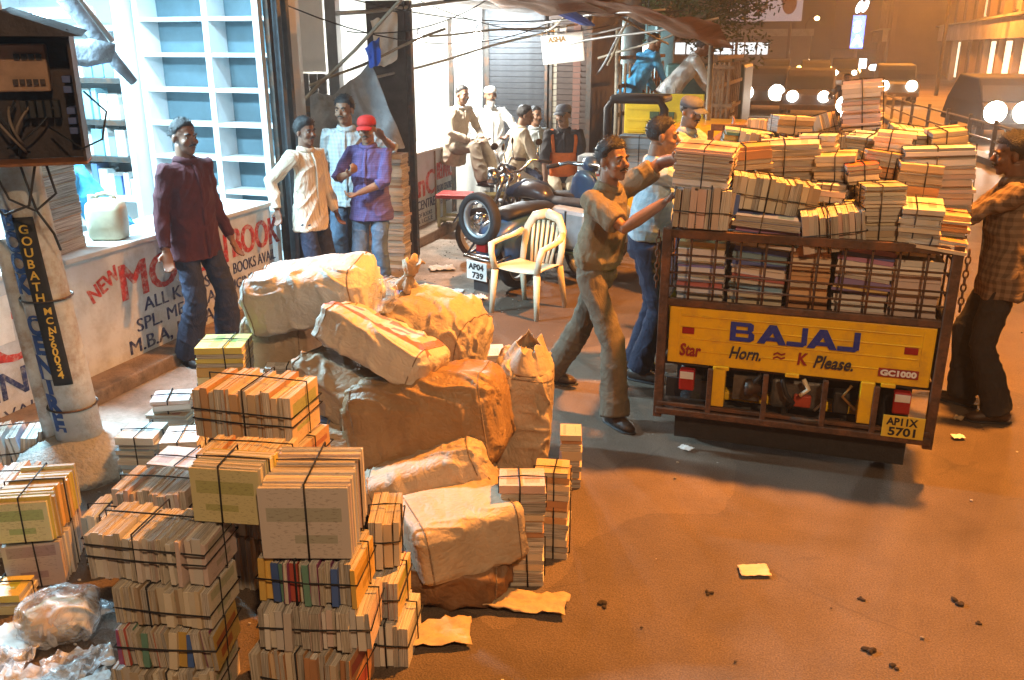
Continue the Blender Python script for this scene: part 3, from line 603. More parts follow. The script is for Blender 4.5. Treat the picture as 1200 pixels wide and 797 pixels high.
def shop_two():
    t = thing('lit_stall', 'blinding white lit stall room behind the far counter', 'shop', (-5.2, 10.6, 0))
    wm = M('stall_wall', (.74, .74, .70), .6, .05, 3)
    def P(n, a, m, **k): mb = MB(); mb.bb(*a); return mb.build(n, m, t, **k)
    P('back_wall', (-1.0, -.95, -1.5, 1.75, 0, 2.9), wm); P('end_wall', (-.95, .62, 1.7, 1.75, 0, 2.9), wm); P('ceiling', (-1.0, .85, -1.5, 1.75, 2.9, 2.95), wm)
    P('door_leaf', (-.30, .12, .36, .40, .9, 2.2), wm); P('door_rail', (-.28, .10, .335, .36, 1.35, 1.40), BAMBOO); P('door_rail', (-.28, .10, .335, .36, 1.75, 1.77), BAMBOO)
    P('door_post', (.60, .66, .52, .58, 0, 2.5), STEELD, bevel=.004); P('door_post', (.0, .05, -.55, -.5, 0, 2.5), WOOD)
    for i, (x, y, z, pw, lab) in enumerate(((-4.52, 10.05, 2.22, 420, 'glaring white bulb hanging over the KLnC counter'), (-4.42, 11.75, 2.30, 230, 'second glaring bulb hanging in front of the shutters'))):
        q = thing('light_bulb', lab, 'bulb', (x, y, z), 0, 'bare stall bulbs')
        mb = MB(); mb.ball((0, 0, 0), (.06, .06, .08), 14, 10); mb.build('glass', M('bulb_glow', (1, 1, 1), .4, 0, emit=((1, .97, .9), 60)), q, smooth=True)
        mb = MB(); mb.lathe([(.025, .075), (.025, .13), (.012, .14)], 10); mb.build('holder', BLACK, q); mb = MB(); mb.tube([(0, 0, .14), (.02, .01, .35), (.0, 0, .62)], .004, 5); mb.build('flex', BLACK, q)
        lamp('bulb_source', 'POINT', (x + .11, y - .05, z - .06), pw, (1, .95, .84) if i == 0 else (.80, .94, 1.0), .07)
    bundle('small pile of pale books lying on the end of the far counter', (-4.55, 9.45, 1.002), R_(10), .32, .24, .14, 'flat', 5, 'pinkwhite', 'goods on the counters', strings=0)
    # rolling shutters facing down the street, their slats one by one
    def shutter(label, x0, x1, y, z1, m):
        q = thing('rolling_shutter', label, 'shutter', ((x0 + x1) / 2, y, 0), 0, 'rolling shutters'); w = (x1 - x0) / 2
        me = MB().box((0, 0, 0), (2 * w - .06, .03, .07)).mesh('slat', m); z = .08
        while z < z1 - .1:
            o = link('slat', me, q, loc=(0, 0, z)); o.rotation_euler = (R_(14), 0, 0); z += .078
        for s in (-1, 1): mb = MB(); mb.bb(s * w - .035, s * w + .035, -.04, .04, 0, z1); mb.build('guide_rail', STEELD, q)
        mb = MB(); mb.bb(-w, w, -.12, .10, z1 - .12, z1 + .14); mb.build('roller_box', m, q, bevel=.02)
    sm = M('shutter_steel', (.075, .078, .085), .5, .2, 10, .1, 30, metal=.4)
    shutter('grey steel rolling shutter behind the bearded man', -4.52, -3.62, 12.4, 2.6, sm); shutter('dark brown rolling shutter right of the grey one', -3.58, -3.02, 12.4, 2.6, M('shutter_brown', (.085, .06, .05), .6, .2, 10, .1, 30, metal=.2))
    q = thing('shop_block', 'dark building front above and behind the rolling shutters', 'building', (-4.5, 13.5, 0))
    mb = MB(); mb.bb(-1.6, 1.48, -.95, 6, 0, 4.6); mb.build('wall', M('grimy_wall', (.12, .10, .09), .85, .3, 2, .2, 20), q)
    mb = MB(); mb.bb(-1.6, 1.50, -1.12, -.96, 2.76, 2.95); mb.build('lintel', CONC, q)
    mb = MB(); mb.bb(.93, 1.02, -1.12, -.97, 0, 2.75); mb.build('pillar', BAMBOO, q); mb = MB(); mb.bb(1.25, 1.36, -1.12, -.97, 0, 2.75); mb.build('pillar', M('red_brown_post', (.14, .06, .04), .7, .2), q)
    # hanging signboard
    q = thing('hanging_sign', 'white hanging signboard reading ASHA under the awning poles', 'sign', (-3.02, 11.0, 1.95), R_(6))
    mb = MB(); mb.box((0, 0, .19), (.52, .03, .34), (0, R_(-6), 0)); mb.build('board', M('sign_white', (.78, .78, .75), .5, .04), q, bevel=.004)
    lettering('ASHA', 'lettering', M('sign_brown', (.30, .17, .05), .6, .1), q, (-.18, -.0175, .255), (.9945, 0, .104), (-.104, 0, .9945), .085, 0, .002, .001)
    for s in (-1, 1): mb = MB(); mb.tube([(s * .22, 0, .36 + s * .023), (s * .22, 0, .52)], .004, 5); mb.build('wire', BLACK, q)
    mb = MB(); mb.bb(-.04, .04, -.02, .02, .37, .46); mb.build('bracket', DWHITE, q)
    # teal lit alley beyond: vertical white light boxes
    for i, (x, y, z, w, h, lab) in enumerate(((-3.15, 14.6, 1.35, .16, .95, 'tall white light panel hanging beyond the shutters'), (-3.42, 15.0, 1.15, .12, .5, 'small white light panel left of the tall one'), (-2.75, 15.2, 1.75, .10, .45, 'narrow white light panel beside the lorry'))):
        q = thing('tube_lamp', lab, 'light', (x, y, z), 0, 'white light panels'); mb = MB(); mb.bb(-w / 2, w / 2, -.02, .02, 0, h); mb.build('diffuser', M('panel_glow', (.9, .95, 1), .4, 0, emit=((.8, .95, 1), 5)), q)
        mb = MB(); mb.bb(-w / 2 - .015, w / 2 + .015, .021, .05, -.015, h + .015); mb.build('case', STEELD, q); mb = MB(); mb.tube([(0, .03, h), (0, .03, h + 1.3)], .008, 6); mb.build('hanger', STEELD, q)
    lamp('tube_lamp_source', 'AREA', (-3.1, 14.5, 2.0), 120, (.6, .95, 1), .5, (R_(90), 0, 0), 1.0)
    q = thing('distant_stall', 'teal lit open stall beyond the shutters', 'stall', (-3.4, 16.5, 0)); mb = MB(); mb.bb(-.9, .9, 0, .1, 0, 2.6); mb.build('back_wall', M('teal_wall', (.25, .36, .38), .7, .3, 2), q)
    for k in range(4): mb = MB(); mb.bb(-.9 + .5 * k, -.86 + .5 * k, -.25, -.21, 0, 2.6); mb.build('stall_post', ALU, q)
shop_two()

def awnings():
    def sheet(label, A, B, C_, D, mat, seed, sag=.12, nx=22, ny=14, amp=.06):
        A, B, C_, D = map(Vector, (A, B, C_, D)); P = []
        for i in range(ny):
            v = i / (ny - 1); row = []
            for j in range(nx):
                u = j / (nx - 1); p = A.lerp(B, u).lerp(D.lerp(C_, u), v); k = 4 * u * (1 - u)
                row.append(p + Vector((0, 0, -sag * k * (.6 + .4 * math.sin(v * 3)) + amp * noise.noise(Vector((u * 5 + seed, v * 4, seed))) + amp * .4 * noise.noise(Vector((u * 14, v * 12 + seed, seed))))))
            P.append(row)
        mb = MB(); mb.grid(P); tag(mb.build('awning_sheet', mat, smooth=True, solid=.006, sub=1), label, 'awning', 'stall awnings')
    sheet('brown cloth awning sagging over the far stalls under the tree', (-2.15, 8.0, 2.66), (-.95, 8.6, 2.38), (-.9, 10.4, 2.14), (-2.2, 10.0, 2.58), TARPB, 1.5, .07)
    sheet('ragged brown awning strip hanging at the upper middle', (-3.5, 8.6, 2.75), (-1.9, 8.2, 2.58), (-1.7, 9.4, 2.46), (-3.3, 9.8, 2.56), TARPB, 4.4, .06)
    sheet('blue plastic awning above the hanging sign', (-3.2, 8.4, 2.78), (-2.75, 8.3, 2.80), (-2.28, 9.6, 2.38), (-2.45, 9.7, 2.38), TARPU, 8.1, .02, amp=.02)
    sheet('dark thatch awning above the bright bulbs', (-4.6, 8.9, 2.72), (-3.2, 8.8, 2.66), (-2.9, 11.6, 2.62), (-4.6, 11.6, 2.72), M('dark_thatch', (.10, .085, .075), .95, .4, 14, .8, 24), 6.2, .08)
    k = 0
    for a, b in (((-2.9, 10.6, 2.18), (-1.0, 9.4, 2.42)), ((-2.85, 12.2, 2.0), (-1.15, 10.2, 2.42)), ((-2.95, 12.6, 1.78), (-2.2, 10.6, 2.36)), ((-2.45, 11.0, 1.95), (-1.9, 9.6, 2.52)), ((-3.3, 10.4, 2.42), (-1.4, 8.6, 2.50)), ((-2.2, 8.3, 2.62), (-1.7, 10.8, 2.20)), ((-3.4, 11.4, 2.20), (-2.2, 11.0, 2.40)), ((-3.6, 12.0, 2.30), (-2.5, 9.3, 2.48))):
        a, b = Vector(a), Vector(b); mb = MB(); mb.tube([a.lerp(b, s) + Vector((0, 0, .015 * math.sin(7 * s + k))) for s in [i / 6 for i in range(7)]], [.016 - .0008 * i for i in range(7)], 7)
        tag(mb.build('awning_pole', BAMBOO if k % 2 else ALU, smooth=True), ['pale bamboo pole under the brown awning edge', 'lower bamboo pole slanting above the yellow lorry', 'lowest bamboo pole slanting beside the light panel', 'steep bamboo pole right of the hanging sign', 'grey pole under the ragged brown strip', 'bamboo pole along the ragged brown strip', 'grey pole level with the hanging sign', 'bamboo pole above the hanging sign'][k], 'pole', 'awning poles'); k += 1
    for i, (x, y) in enumerate(((-2.62, 12.3), (-1.15, 10.3))):
        mb = MB(); mb.tube([(x, y, 0), (x + .02, y, 1.2), (x, y, 2.4)], .03, 8); tag(mb.build('awning_post', BAMBOO, smooth=True), ['bamboo awning post near the rolling shutters', 'bamboo awning post behind the goods carriers'][i], 'post', 'awning posts')
awnings()
# ================================================================== people
def ik(a, c, l1, l2, hint):
    a, c = Vector(a), Vector(c); d = c - a; L = min(d.length, (l1 + l2) * .995); d.normalize(); c = a + d * L
    x = (l1 * l1 - l2 * l2 + L * L) / (2 * L); h = math.sqrt(max(0, l1 * l1 - x * x)); hv = Vector(hint); hv = hv - d * hv.dot(d)
    hv = hv.normalized() if hv.length > 1e-6 else d.orthogonal().normalized()
    return a + d * x + hv * h, c

def person(label, loc, face, h=1.68, pelvis=(0, 0, 0), lean=(0, 0), turn=0, head=(0, 0), arms=(None, None), legs=(None, None), feet=(0, 0),
           shirt=None, sleeve='long', tuck=False, trousers=DENIM, shoe=SHOE, skin=SKIN, hair='short', cap=None, vox=.0072, group='people at the bookstalls', moustache=True, beard=False, barefoot=False, extras=None, flare=1.0, girth=1.0, hem=0.0, apron=None, grip=.5, belt=False):
    """face: world direction the chest points to. arms/legs: (target, hint) in local coords (x right, y front, z up; metres for a 1.7 m body), or None"""
    s = h / 1.7; rz = math.atan2(-face[0], face[1]); t = thing('person', label, 'person', loc, rz, group); t.scale = (s, s, s)
    V = Vector; Pz = V((pelvis[0], pelvis[1], .93 + pelvis[2]))
    fx, fs = lean                                                     # lean forward / to the right, radians
    Rm = Matrix.Rotation(-turn, 3, 'Z') @ Matrix.Rotation(-fx, 3, 'X') @ Matrix.Rotation(fs, 3, 'Y')
    up = lambda x, y, z: Pz + Rm @ V((x, y, z))
    waist, chest, neck = up(0, .005, .14), up(0, .015, .33), up(0, -.005, .53)
    Rh = Rm if False else Matrix.Rotation(-turn + head[0], 3, 'Z') @ Matrix.Rotation(-(fx * .45) + head[1], 3, 'X')
    hc = neck + (Rm @ V((0, .01, .055))) + Rh @ V((0, .018, .075))
    lat = Rm @ V((1, 0, 0)); B, S, T = MB(), MB(), MB()
    sh, el, wr, hand = [], [], [], []
    for i, sg in enumerate((1, -1)):
        a = up(.168 * sg * (girth * .5 + .5), -.005, .452)
        if arms[i] is None: e, w = up(.235 * sg, -.035, .20), V((Pz.x, Pz.y, Pz.z)) + Matrix.Rotation(-turn, 3, 'Z') @ V((.245 * sg, .05, -.055))
        else: e, w = ik(a, arms[i][0], .285, .26, arms[i][1])
        sh.append(a); el.append(e); wr.append(w)
    hip, kn, an = [], [], []
    for i, sg in enumerate((1, -1)):
        a = Pz + V((.092 * sg, 0, -.035))
        if legs[i] is None: c = V((.105 * sg + Pz.x * .3, -.02, .085)); k, c = ik(a, c, .42, .42, (0, 1, 0))
        else: k, c = ik(a, legs[i][0], .42, .42, legs[i][1])
        hip.append(a); kn.append(k); an.append(c)
    g = girth
    # --- body (one continuous surface)
    B.tube([Pz + V((0, 0, -.10)), Pz, waist, chest, up(0, .0, .43), up(0, -.003, .485), neck, hc + Rh @ V((0, -.02, -.05))],
           [(.11, .085), (.15 * g, .10 * g), (.125 * g, .088 * g), (.15 * g, .10 * g), (.122, .080), (.074, .062), (.055, .057), (.054, .056)], 16, lat=lat)
    for i, sg in enumerate((1, -1)):
        a, e, w = sh[i], el[i], wr[i]; ip = a + (up(0, 0, .455) - a) * .45
        B.tube([ip, a, a.lerp(e, .3), a.lerp(e, .7), e, e.lerp(w, .3), e.lerp(w, .7), w], [.040, .044, .044, .041, .037, .039, .033, .026], 10)
        # hand: palm, four fingers, thumb
        d = (w - e).normalized(); side = (V((0, 0, 1)).cross(d)); side = side.normalized() if side.length > .3 else (Rm @ V((0, 1, 0)) * sg)
        nrm = d.cross(side); pc = w + d * .045; crl = nrm * (-sg * .0)
        B.tube([w - d * .01, w + d * .02, w + d * .05, w + d * .088], [(.026, .018), (.034, .017), (.040, .016), (.036, .013)], 10, lat=side)
        for k, (o, ln) in enumerate(((-.030, .068), (-.010, .078), (.010, .072), (.029, .055))):
            b0 = w + d * .08 + side * o; c1 = (d * (1 - grip * .5) + nrm * grip * .8).normalized(); c2 = (d * (1 - grip * 1.2) + nrm * grip * 1.3).normalized()
            p1 = b0 + c1 * ln * .5; B.tube([b0, p1, p1 + c2 * ln * .5], [.0105, .0095, .008], 7)
        b0 = w + d * .025 + side * (-.030); q = (d * .6 - side * .75 + nrm * .4).normalized(); B.tube([b0, b0 + q * .035, b0 + q * .035 + (d * .8 + nrm * .3).normalized() * .03], [.014, .011, .009], 7)
        hand.append(w + d * .08)
        a, k_, c = hip[i], kn[i], an[i]
        B.tube([a, a.lerp(k_, .35), k_, k_.lerp(c, .3), c], [.075, .070, .052, .052, .036], 10)
        fa = feet[i]; fd = V((math.sin(fa), math.cos(fa), 0)); fd = Matrix.Rotation(-turn * .2, 3, 'Z') @ fd
        B.tube([c, c + V((0, 0, -.035)) - fd * .02, c + V((0, 0, -.05)) + fd * .05, c + V((0, 0, -.062)) + fd * .13], [(.034, .034), (.034, .036), (.040, .028), (.036, .014)], 10, lat=(fd.cross(V((0, 0, 1)))))
    def hb(c, r): B.ball(hc + Rh @ V(c), r, 14, 10, rot=Rh)
    hb((0, -.012, .030), (.073, .090, .083)); hb((0, .028, -.018), (.060, .058, .085)); hb((0, .032, -.070), (.048, .048, .038)); hb((0, .060, -.097), (.024, .021, .018))
    for sg in (1, -1):
        hb((.077 * sg, -.008, -.008), (.011, .019, .030)); hb((.030 * sg, .076, .020), (.025, .012, .009)); hb((.040 * sg, .060, -.030), (.022, .022, .020))
    hb((0, .084, -.062), (.024, .011, .010))
    B.tube([hc + Rh @ V((0, .080, .012)), hc + Rh @ V((0, .094, -.010)), hc + Rh @ V((0, .104, -.030))], [.009, .011, .015], 8)
    link('body', None_mesh(fused(B, vox, 2), skin), t)
    # --- face details and hair
    for sg in (1, -1):
        c = hc + Rh @ V((.030 * sg, .0765, .001)); mb = MB(); mb.ball(c, (.0120, .0075, .0050), 8, 6, rot=Rh); mb.ball(c + Rh @ V((0, .0055, 0)), (.0062, .0035, .0052), 8, 6, 1, rot=Rh); mb.build('eye', [EYEW, EYED], t, smooth=True)
        mb = MB(); mb.tube([hc + Rh @ V((x * sg, y, z)) for x, y, z in ((.012, .091, .020), (.030, .090, .027), (.050, .077, .021))], [.004, .006, .003], 6); mb.build('eyebrow', HAIR, t, smooth=True)
    if moustache: mb = MB(); mb.tube([hc + Rh @ V((x, y, z)) for x, y, z in ((-.030, .082, -.056), (-.014, .094, -.047), (0, .097, -.045), (.014, .094, -.047), (.030, .082, -.056))], [.003, .006, .005, .006, .003], 6); mb.build('moustache', HAIR, t, smooth=True)
    mb = MB(); mb.tube([hc + Rh @ V((x, y, z)) for x, y, z in ((-.022, .089, -.064), (0, .0965, -.063), (.022, .089, -.064))], [.002, .0028, .002], 5); mb.build('mouth', M('lip', (.10, .035, .028), .5, .1), t)
    if beard:
        mb = MB(); mb.ball(hc + Rh @ V((0, .052, -.090)), (.060, .050, .050), 14, 10, rot=Rh); mb.ball(hc + Rh @ V((0, .070, -.125)), (.038, .032, .045), 12, 8, rot=Rh); link('beard', None_mesh(fused(mb, .008, 1, lambda c, n: .004 * noise.noise(c * 70)), GREYHAIR), t)
    if hair:
        seed0 = loc[0] * 3.7 + loc[1]
        th, front, back = {'short': (.011, .48, -.72), 'thick': (.020, .42, -.76), 'long': (.024, .30, -.92), 'bald': (.002, .9, .2)}[hair]
        rings = []; nn = 26; mm = 18; cr = V((.0725, .090, .0825))
        for i in range(mm + 1):
            a = -math.pi / 2 + math.pi * i / mm * .998 + .003; ring = []
            for k in range(nn):
                d = V((math.cos(a) * math.cos(2 * math.pi * k / nn), math.cos(a) * math.sin(2 * math.pi * k / nn), math.sin(a)))
                lim = back + (front - back) * max(0, min(1, (d.y + .12) / .80)) ** .75; cov = max(0, min(1, (d.z - lim) / .10)); cv2 = max(0, min(1, (d.z - lim) / .45)) ** .6
                w_ = noise.noise(d * 5 + V((loc[0] * 3, loc[1], 0))) * .006 + noise.noise(d * 13) * .004
                r = .90 + cov * .10; q = V((d.x * cr.x, d.y * cr.y, d.z * cr.z)) * r; q += d * (cov * (.002 + cv2 * th * (.65 + .35 * d.z) + w_ * cv2)); ring.append(hc + Rh @ (q + V((0, -.012, .030))))
            rings.append(ring)
        mb = MB(); mb.loft(rings); hr = random.Random(int(abs(seed0) * 97))
        for _ in range(320 if vox < .0095 and not cap else 0):          # loose tufts break the outline
            i = hr.randrange(int(mm * .35), mm); k = hr.randrange(nn); p = rings[i][k]; n_ = (p - hc).normalized()
            dz = (Rh.inverted() @ (p - hc)); 
            if dz.z < .0 + max(0, dz.y) * .62: continue
            tn = (Rh @ V((hr.uniform(-.5, .5), hr.uniform(-.9, .6), hr.uniform(-.6, .3)))); e_ = p + (n_ * .6 + tn * .8).normalized() * hr.uniform(.010, .024); w_ = n_.orthogonal().normalized() * .0035; q_ = n_.cross(w_)
            mb.add([p - w_ - n_ * .004, p + w_ - n_ * .004, p + q_ - n_ * .004, e_], [(0, 1, 3), (1, 2, 3), (2, 0, 3)])
        mb.build('hair', GREYHAIR if beard else HAIR, t, smooth=True)
    if cap:
        mb = MB(); rings = []
        for a, r in ((0, 1.0), (.35, .99), (.7, .90), (1.05, .66), (1.3, .36), (1.5, .06)):
            rings.append([hc + Rh @ V((.086 * r * math.cos(b), -.010 + .106 * r * math.sin(b), .045 + .082 * math.sin(a))) for b in [k * 2 * math.pi / 24 for k in range(24)]])
        mb.loft(rings); co = mb.build('cap', cap[0], t, smooth=True)
        if cap[1]:
            P = [[hc + Rh @ V((.074 * math.sin(u) * (1 - .12 * v), .075 + .02 * math.cos(u) * 1.2 + v * .075 * math.cos(u) ** .5, .050 - .022 * v - .018 * math.sin(u) ** 2)) for u in [(-1 + k / 6) * 1.25 for k in range(13)]] for v in (0, .35, .7, 1)]
            mb = MB(); mb.grid(P); mb.build('brim', cap[0], co, smooth=True, solid=.006)
    # --- shirt
    if shirt:
        seed = loc[0] * 7.1 + loc[1] * 3.3
        def folds(c, n):
            f = noise.noise(V((c.x * 5 + seed, c.y * 5, c.z * 3.2))) * .010 + noise.noise(V((c.x * 13, c.y * 13 + seed, c.z * 6))) * .0065
            rdg = 1 - abs(noise.noise(V((c.x * 8 + seed, c.y * 8, c.z * 7 + c.x * 6)))) * 2.2
            return f * 1.2 + max(0, rdg) ** 2 * .012 - .004
        lo = -.16 - hem if not tuck else .03; gb = g * 1.0
        gb = g * (1.10 if tuck else 1.06); S.tube([up(0, 0, lo) if not tuck else up(0, 0, .02), up(0, .002, (lo + .14) / 2), waist, up(0, .012, .24), chest, up(0, .0, .42), up(0, -.004, .458), up(0, -.006, .488), up(0, -.008, .518)],
               [(.192 * gb, .145 * gb) if not tuck else (.15 * gb, .110 * gb), (.180 * gb, .132 * gb), (.158 * gb, .116 * gb), (.160 * gb, .116 * gb), (.160 * g, .114 * g), (.154, .104), (.125, .088), (.088, .074), (.068, .066)], 20, lat=lat)
        for i in range(2):
            a, e, w = sh[i], el[i], wr[i]; ip = a + (up(0, 0, .43) - a) * .5
            if sleeve == 'long': S.tube([ip, a, a.lerp(e, .35), e, e.lerp(w, .4), e.lerp(w, .93)], [.062, .065, .059, .052, .047, .041], 12)
            elif sleeve == 'rolled': S.tube([ip, a, a.lerp(e, .35), e, e.lerp(w, .22), e.lerp(w, .26)], [.062, .065, .060, .056, .053, .050], 12)
            else: S.tube([ip, a, a.lerp(e, .35), a.lerp(e, .78), a.lerp(e, .82)], [.062, .069, .068, .068, .060], 12)
        so = link('shirt', None_mesh(fused(S, max(vox, .0078), 1, folds), shirt), t)
        ring = [up(0, -.006, .505) + Rm @ V((.072 * math.sin(b), .066 * math.cos(b) + .01, .014 - .022 * max(0, math.cos(b)) ** 2)) for b in [k * 2 * math.pi / 20 for k in range(20)]]
        mb = MB(); mb.tube(ring, [(.011, .022)] * 20, 8, close=True); mb.build('collar', shirt, so, smooth=True)
        if not tuck and sleeve != 'none':
            pts = [up(.0, .128 * gb + .006, lo + .01), up(0, .126 * gb + .004, .02), up(0, .118 * gb + .008, .15), up(0, .128 * g + .010, .30), up(0, .116, .415), up(0, .078, .485)]
            mb = MB(); mb.tube(pts, [(.016, .006)] * 6, 6, lat=lat); mb.build('placket', shirt, so, smooth=True)
    # --- trousers
    if trousers:
        def tf(c, n):
            return noise.noise(V((c.x * 6 + loc[0], c.y * 6, c.z * 5))) * .009 + max(0, 1 - abs(noise.noise(V((c.x * 7, c.y * 7 + loc[1], c.z * 11 + c.y * 4)))) * 2.4) ** 2 * .008
        T.tube([Pz + V((0, 0, -.115)), Pz + V((0, 0, -.05)), Pz + V((0, 0, .02)), Pz.lerp(waist, .62)], [(.115 * g, .10 * g), (.168 * g, .122 * g), (.160 * g, .116 * g), (.142 * g, .104 * g)] if tuck else [(.110 * g, .095 * g), (.152 * g, .106 * g), (.140 * g, .098 * g), (.120 * g, .086 * g)], 18, lat=(1, 0, 0))
        for i in range(2):
            a, k_, c = hip[i], kn[i], an[i]; e_ = c + (c - k_).normalized() * .02
            T.tube([a + V((0, 0, .02)), a.lerp(k_, .3), k_, k_.lerp(c, .45), e_], [(.094 if tuck else .082) * g, .084 * g, .072, .070 * flare, .076 * flare], 14)
        link('trousers', None_mesh(fused(T, max(vox, .009), 2, tf), trousers), t)
    if belt:
        gb = g * 1.06; c0 = Pz.lerp(waist, .60); ring = [c0 + Rm @ V((.158 * gb * math.sin(b), .117 * gb * math.cos(b), 0)) for b in [k * 2 * math.pi / 28 for k in range(28)]]
        mb = MB(); mb.tube(ring, [(.018, .006)] * 28, 6, lat=(0, 0, 1), close=True); bo = mb.build('belt', BLACK, t, smooth=True)
        mb = MB(); mb.box(c0 + Rm @ V((0, .117 * gb + .006, 0)), (.045, .012, .038), Rm); mb.build('buckle', M('brass', (.5, .33, .08), .35, .1, metal=.8), bo, bevel=.003)
    if shoe and not barefoot:
        for i in range(2):
            c = an[i]; fa = feet[i]; fd = V((math.sin(fa), math.cos(fa), 0)); lt = fd.cross(V((0, 0, 1))); mb = MB()
            fz = c.z - .085
            mb.tube([c + fd * x + V((0, 0, z - c.z + fz)) for x, z in ((-.075, .036), (-.055, .042), (.0, .045), (.07, .038), (.13, .030), (.168, .022))], [(.022, .024), (.036, .042), (.042, .045), (.047, .038), (.045, .028), (.022, .014)], 14, lat=lt)
            so = mb.build('shoe', shoe, t, smooth=True); mb = MB(); mb.tube([c + fd * x + V((0, 0, fz - c.z + .007)) for x in (-.09, -.05, .06, .13, .18)], [(.022, .008), (.043, .008), (.050, .008), (.048, .008), (.018, .008)], 12, lat=lt); mb.build('sole', BLACK, so, smooth=True)
    if apron:
        mb = MB(); P = [[up(x * (.155 - .03 * max(0, z - .3) * 3), .128 * g + .012 - .05 * abs(x) ** 2.5 - .02 * max(0, z - .3) * 3, z) for x in [-1 + k / 6 for k in range(13)]] for z in [.0 + .045 * j for j in range(7)]]
        mb.grid(P); mb.build('vest_panel', apron, t, smooth=True, solid=.008)
        for sg in (1, -1): mb = MB(); mb.tube([up(sg * .12, .128, .27), up(sg * .13, .110, .40), up(sg * .13, .0, .505), up(sg * .12, -.11, .40)], [(.020, .006)] * 4, 6, lat=lat); mb.build('vest_strap', apron, t, smooth=True)
    return t
def None_mesh(me, mat):
    me.materials.clear(); me.materials.append(mat); return me

MAROON = M('maroon_cloth', (.055, .010, .015), .85, .2, 20, .25, 200, crease=.6)
KHAKI = M('khaki_cloth', (.20, .155, .095), .9, .15, 14, .25, 200, crease=.6)
KHAKIT = M('khaki_trouser', (.14, .105, .07), .9, .2, 14, .25, 200, crease=.6)
PALEB = cloth_stripes('pale_blue_check', (.42, .52, .58), (.52, .60, .64), 30, 26)
GREYCHK = cloth_stripes('grey_check', (.34, .40, .42), (.46, .50, .50), 36, 30)
CREAMST = cloth_stripes('cream_stripe', (.58, .53, .43), (.40, .34, .26), 44, 0, .85, .8)
PURPLE = cloth_stripes('purple_cloth', (.080, .065, .19), (.12, .09, .25), 60, 50)
DPLAID = cloth_stripes('dark_plaid', (.09, .055, .035), (.22, .15, .10), 26, 22)
CREAMC = M('cream_cloth', (.62, .52, .38), .9, .12, 14, .25, 200, crease=.6)
BEIGEC = M('beige_cloth', (.45, .38, .30), .9, .15, 14, .25, 200, crease=.6)
WHITEC = M('white_cloth', (.74, .74, .72), .9, .06, 14, .2, 200, crease=.6)
BLUEC = M('bright_blue_cloth', (.05, .30, .55), .85, .15, 14, .25, 200, crease=.6)
NAVYC = M('blue_cloth', (.04, .10, .26), .85, .2, 14, .25, 200, crease=.6)
CHAR = M('charcoal_cloth', (.035, .033, .036), .85, .2, 14, .25, 200, crease=.6)
ORANGEC = M('orange_vest', (.62, .13, .02), .8, .15, 14, .2, 100)
REDCAP = M('red_cap', (.50, .03, .025), .8, .1, 20, .2, 150)
GREYCAP = M('grey_cap', (.12, .13, .15), .8, .15, 20, .2, 150)

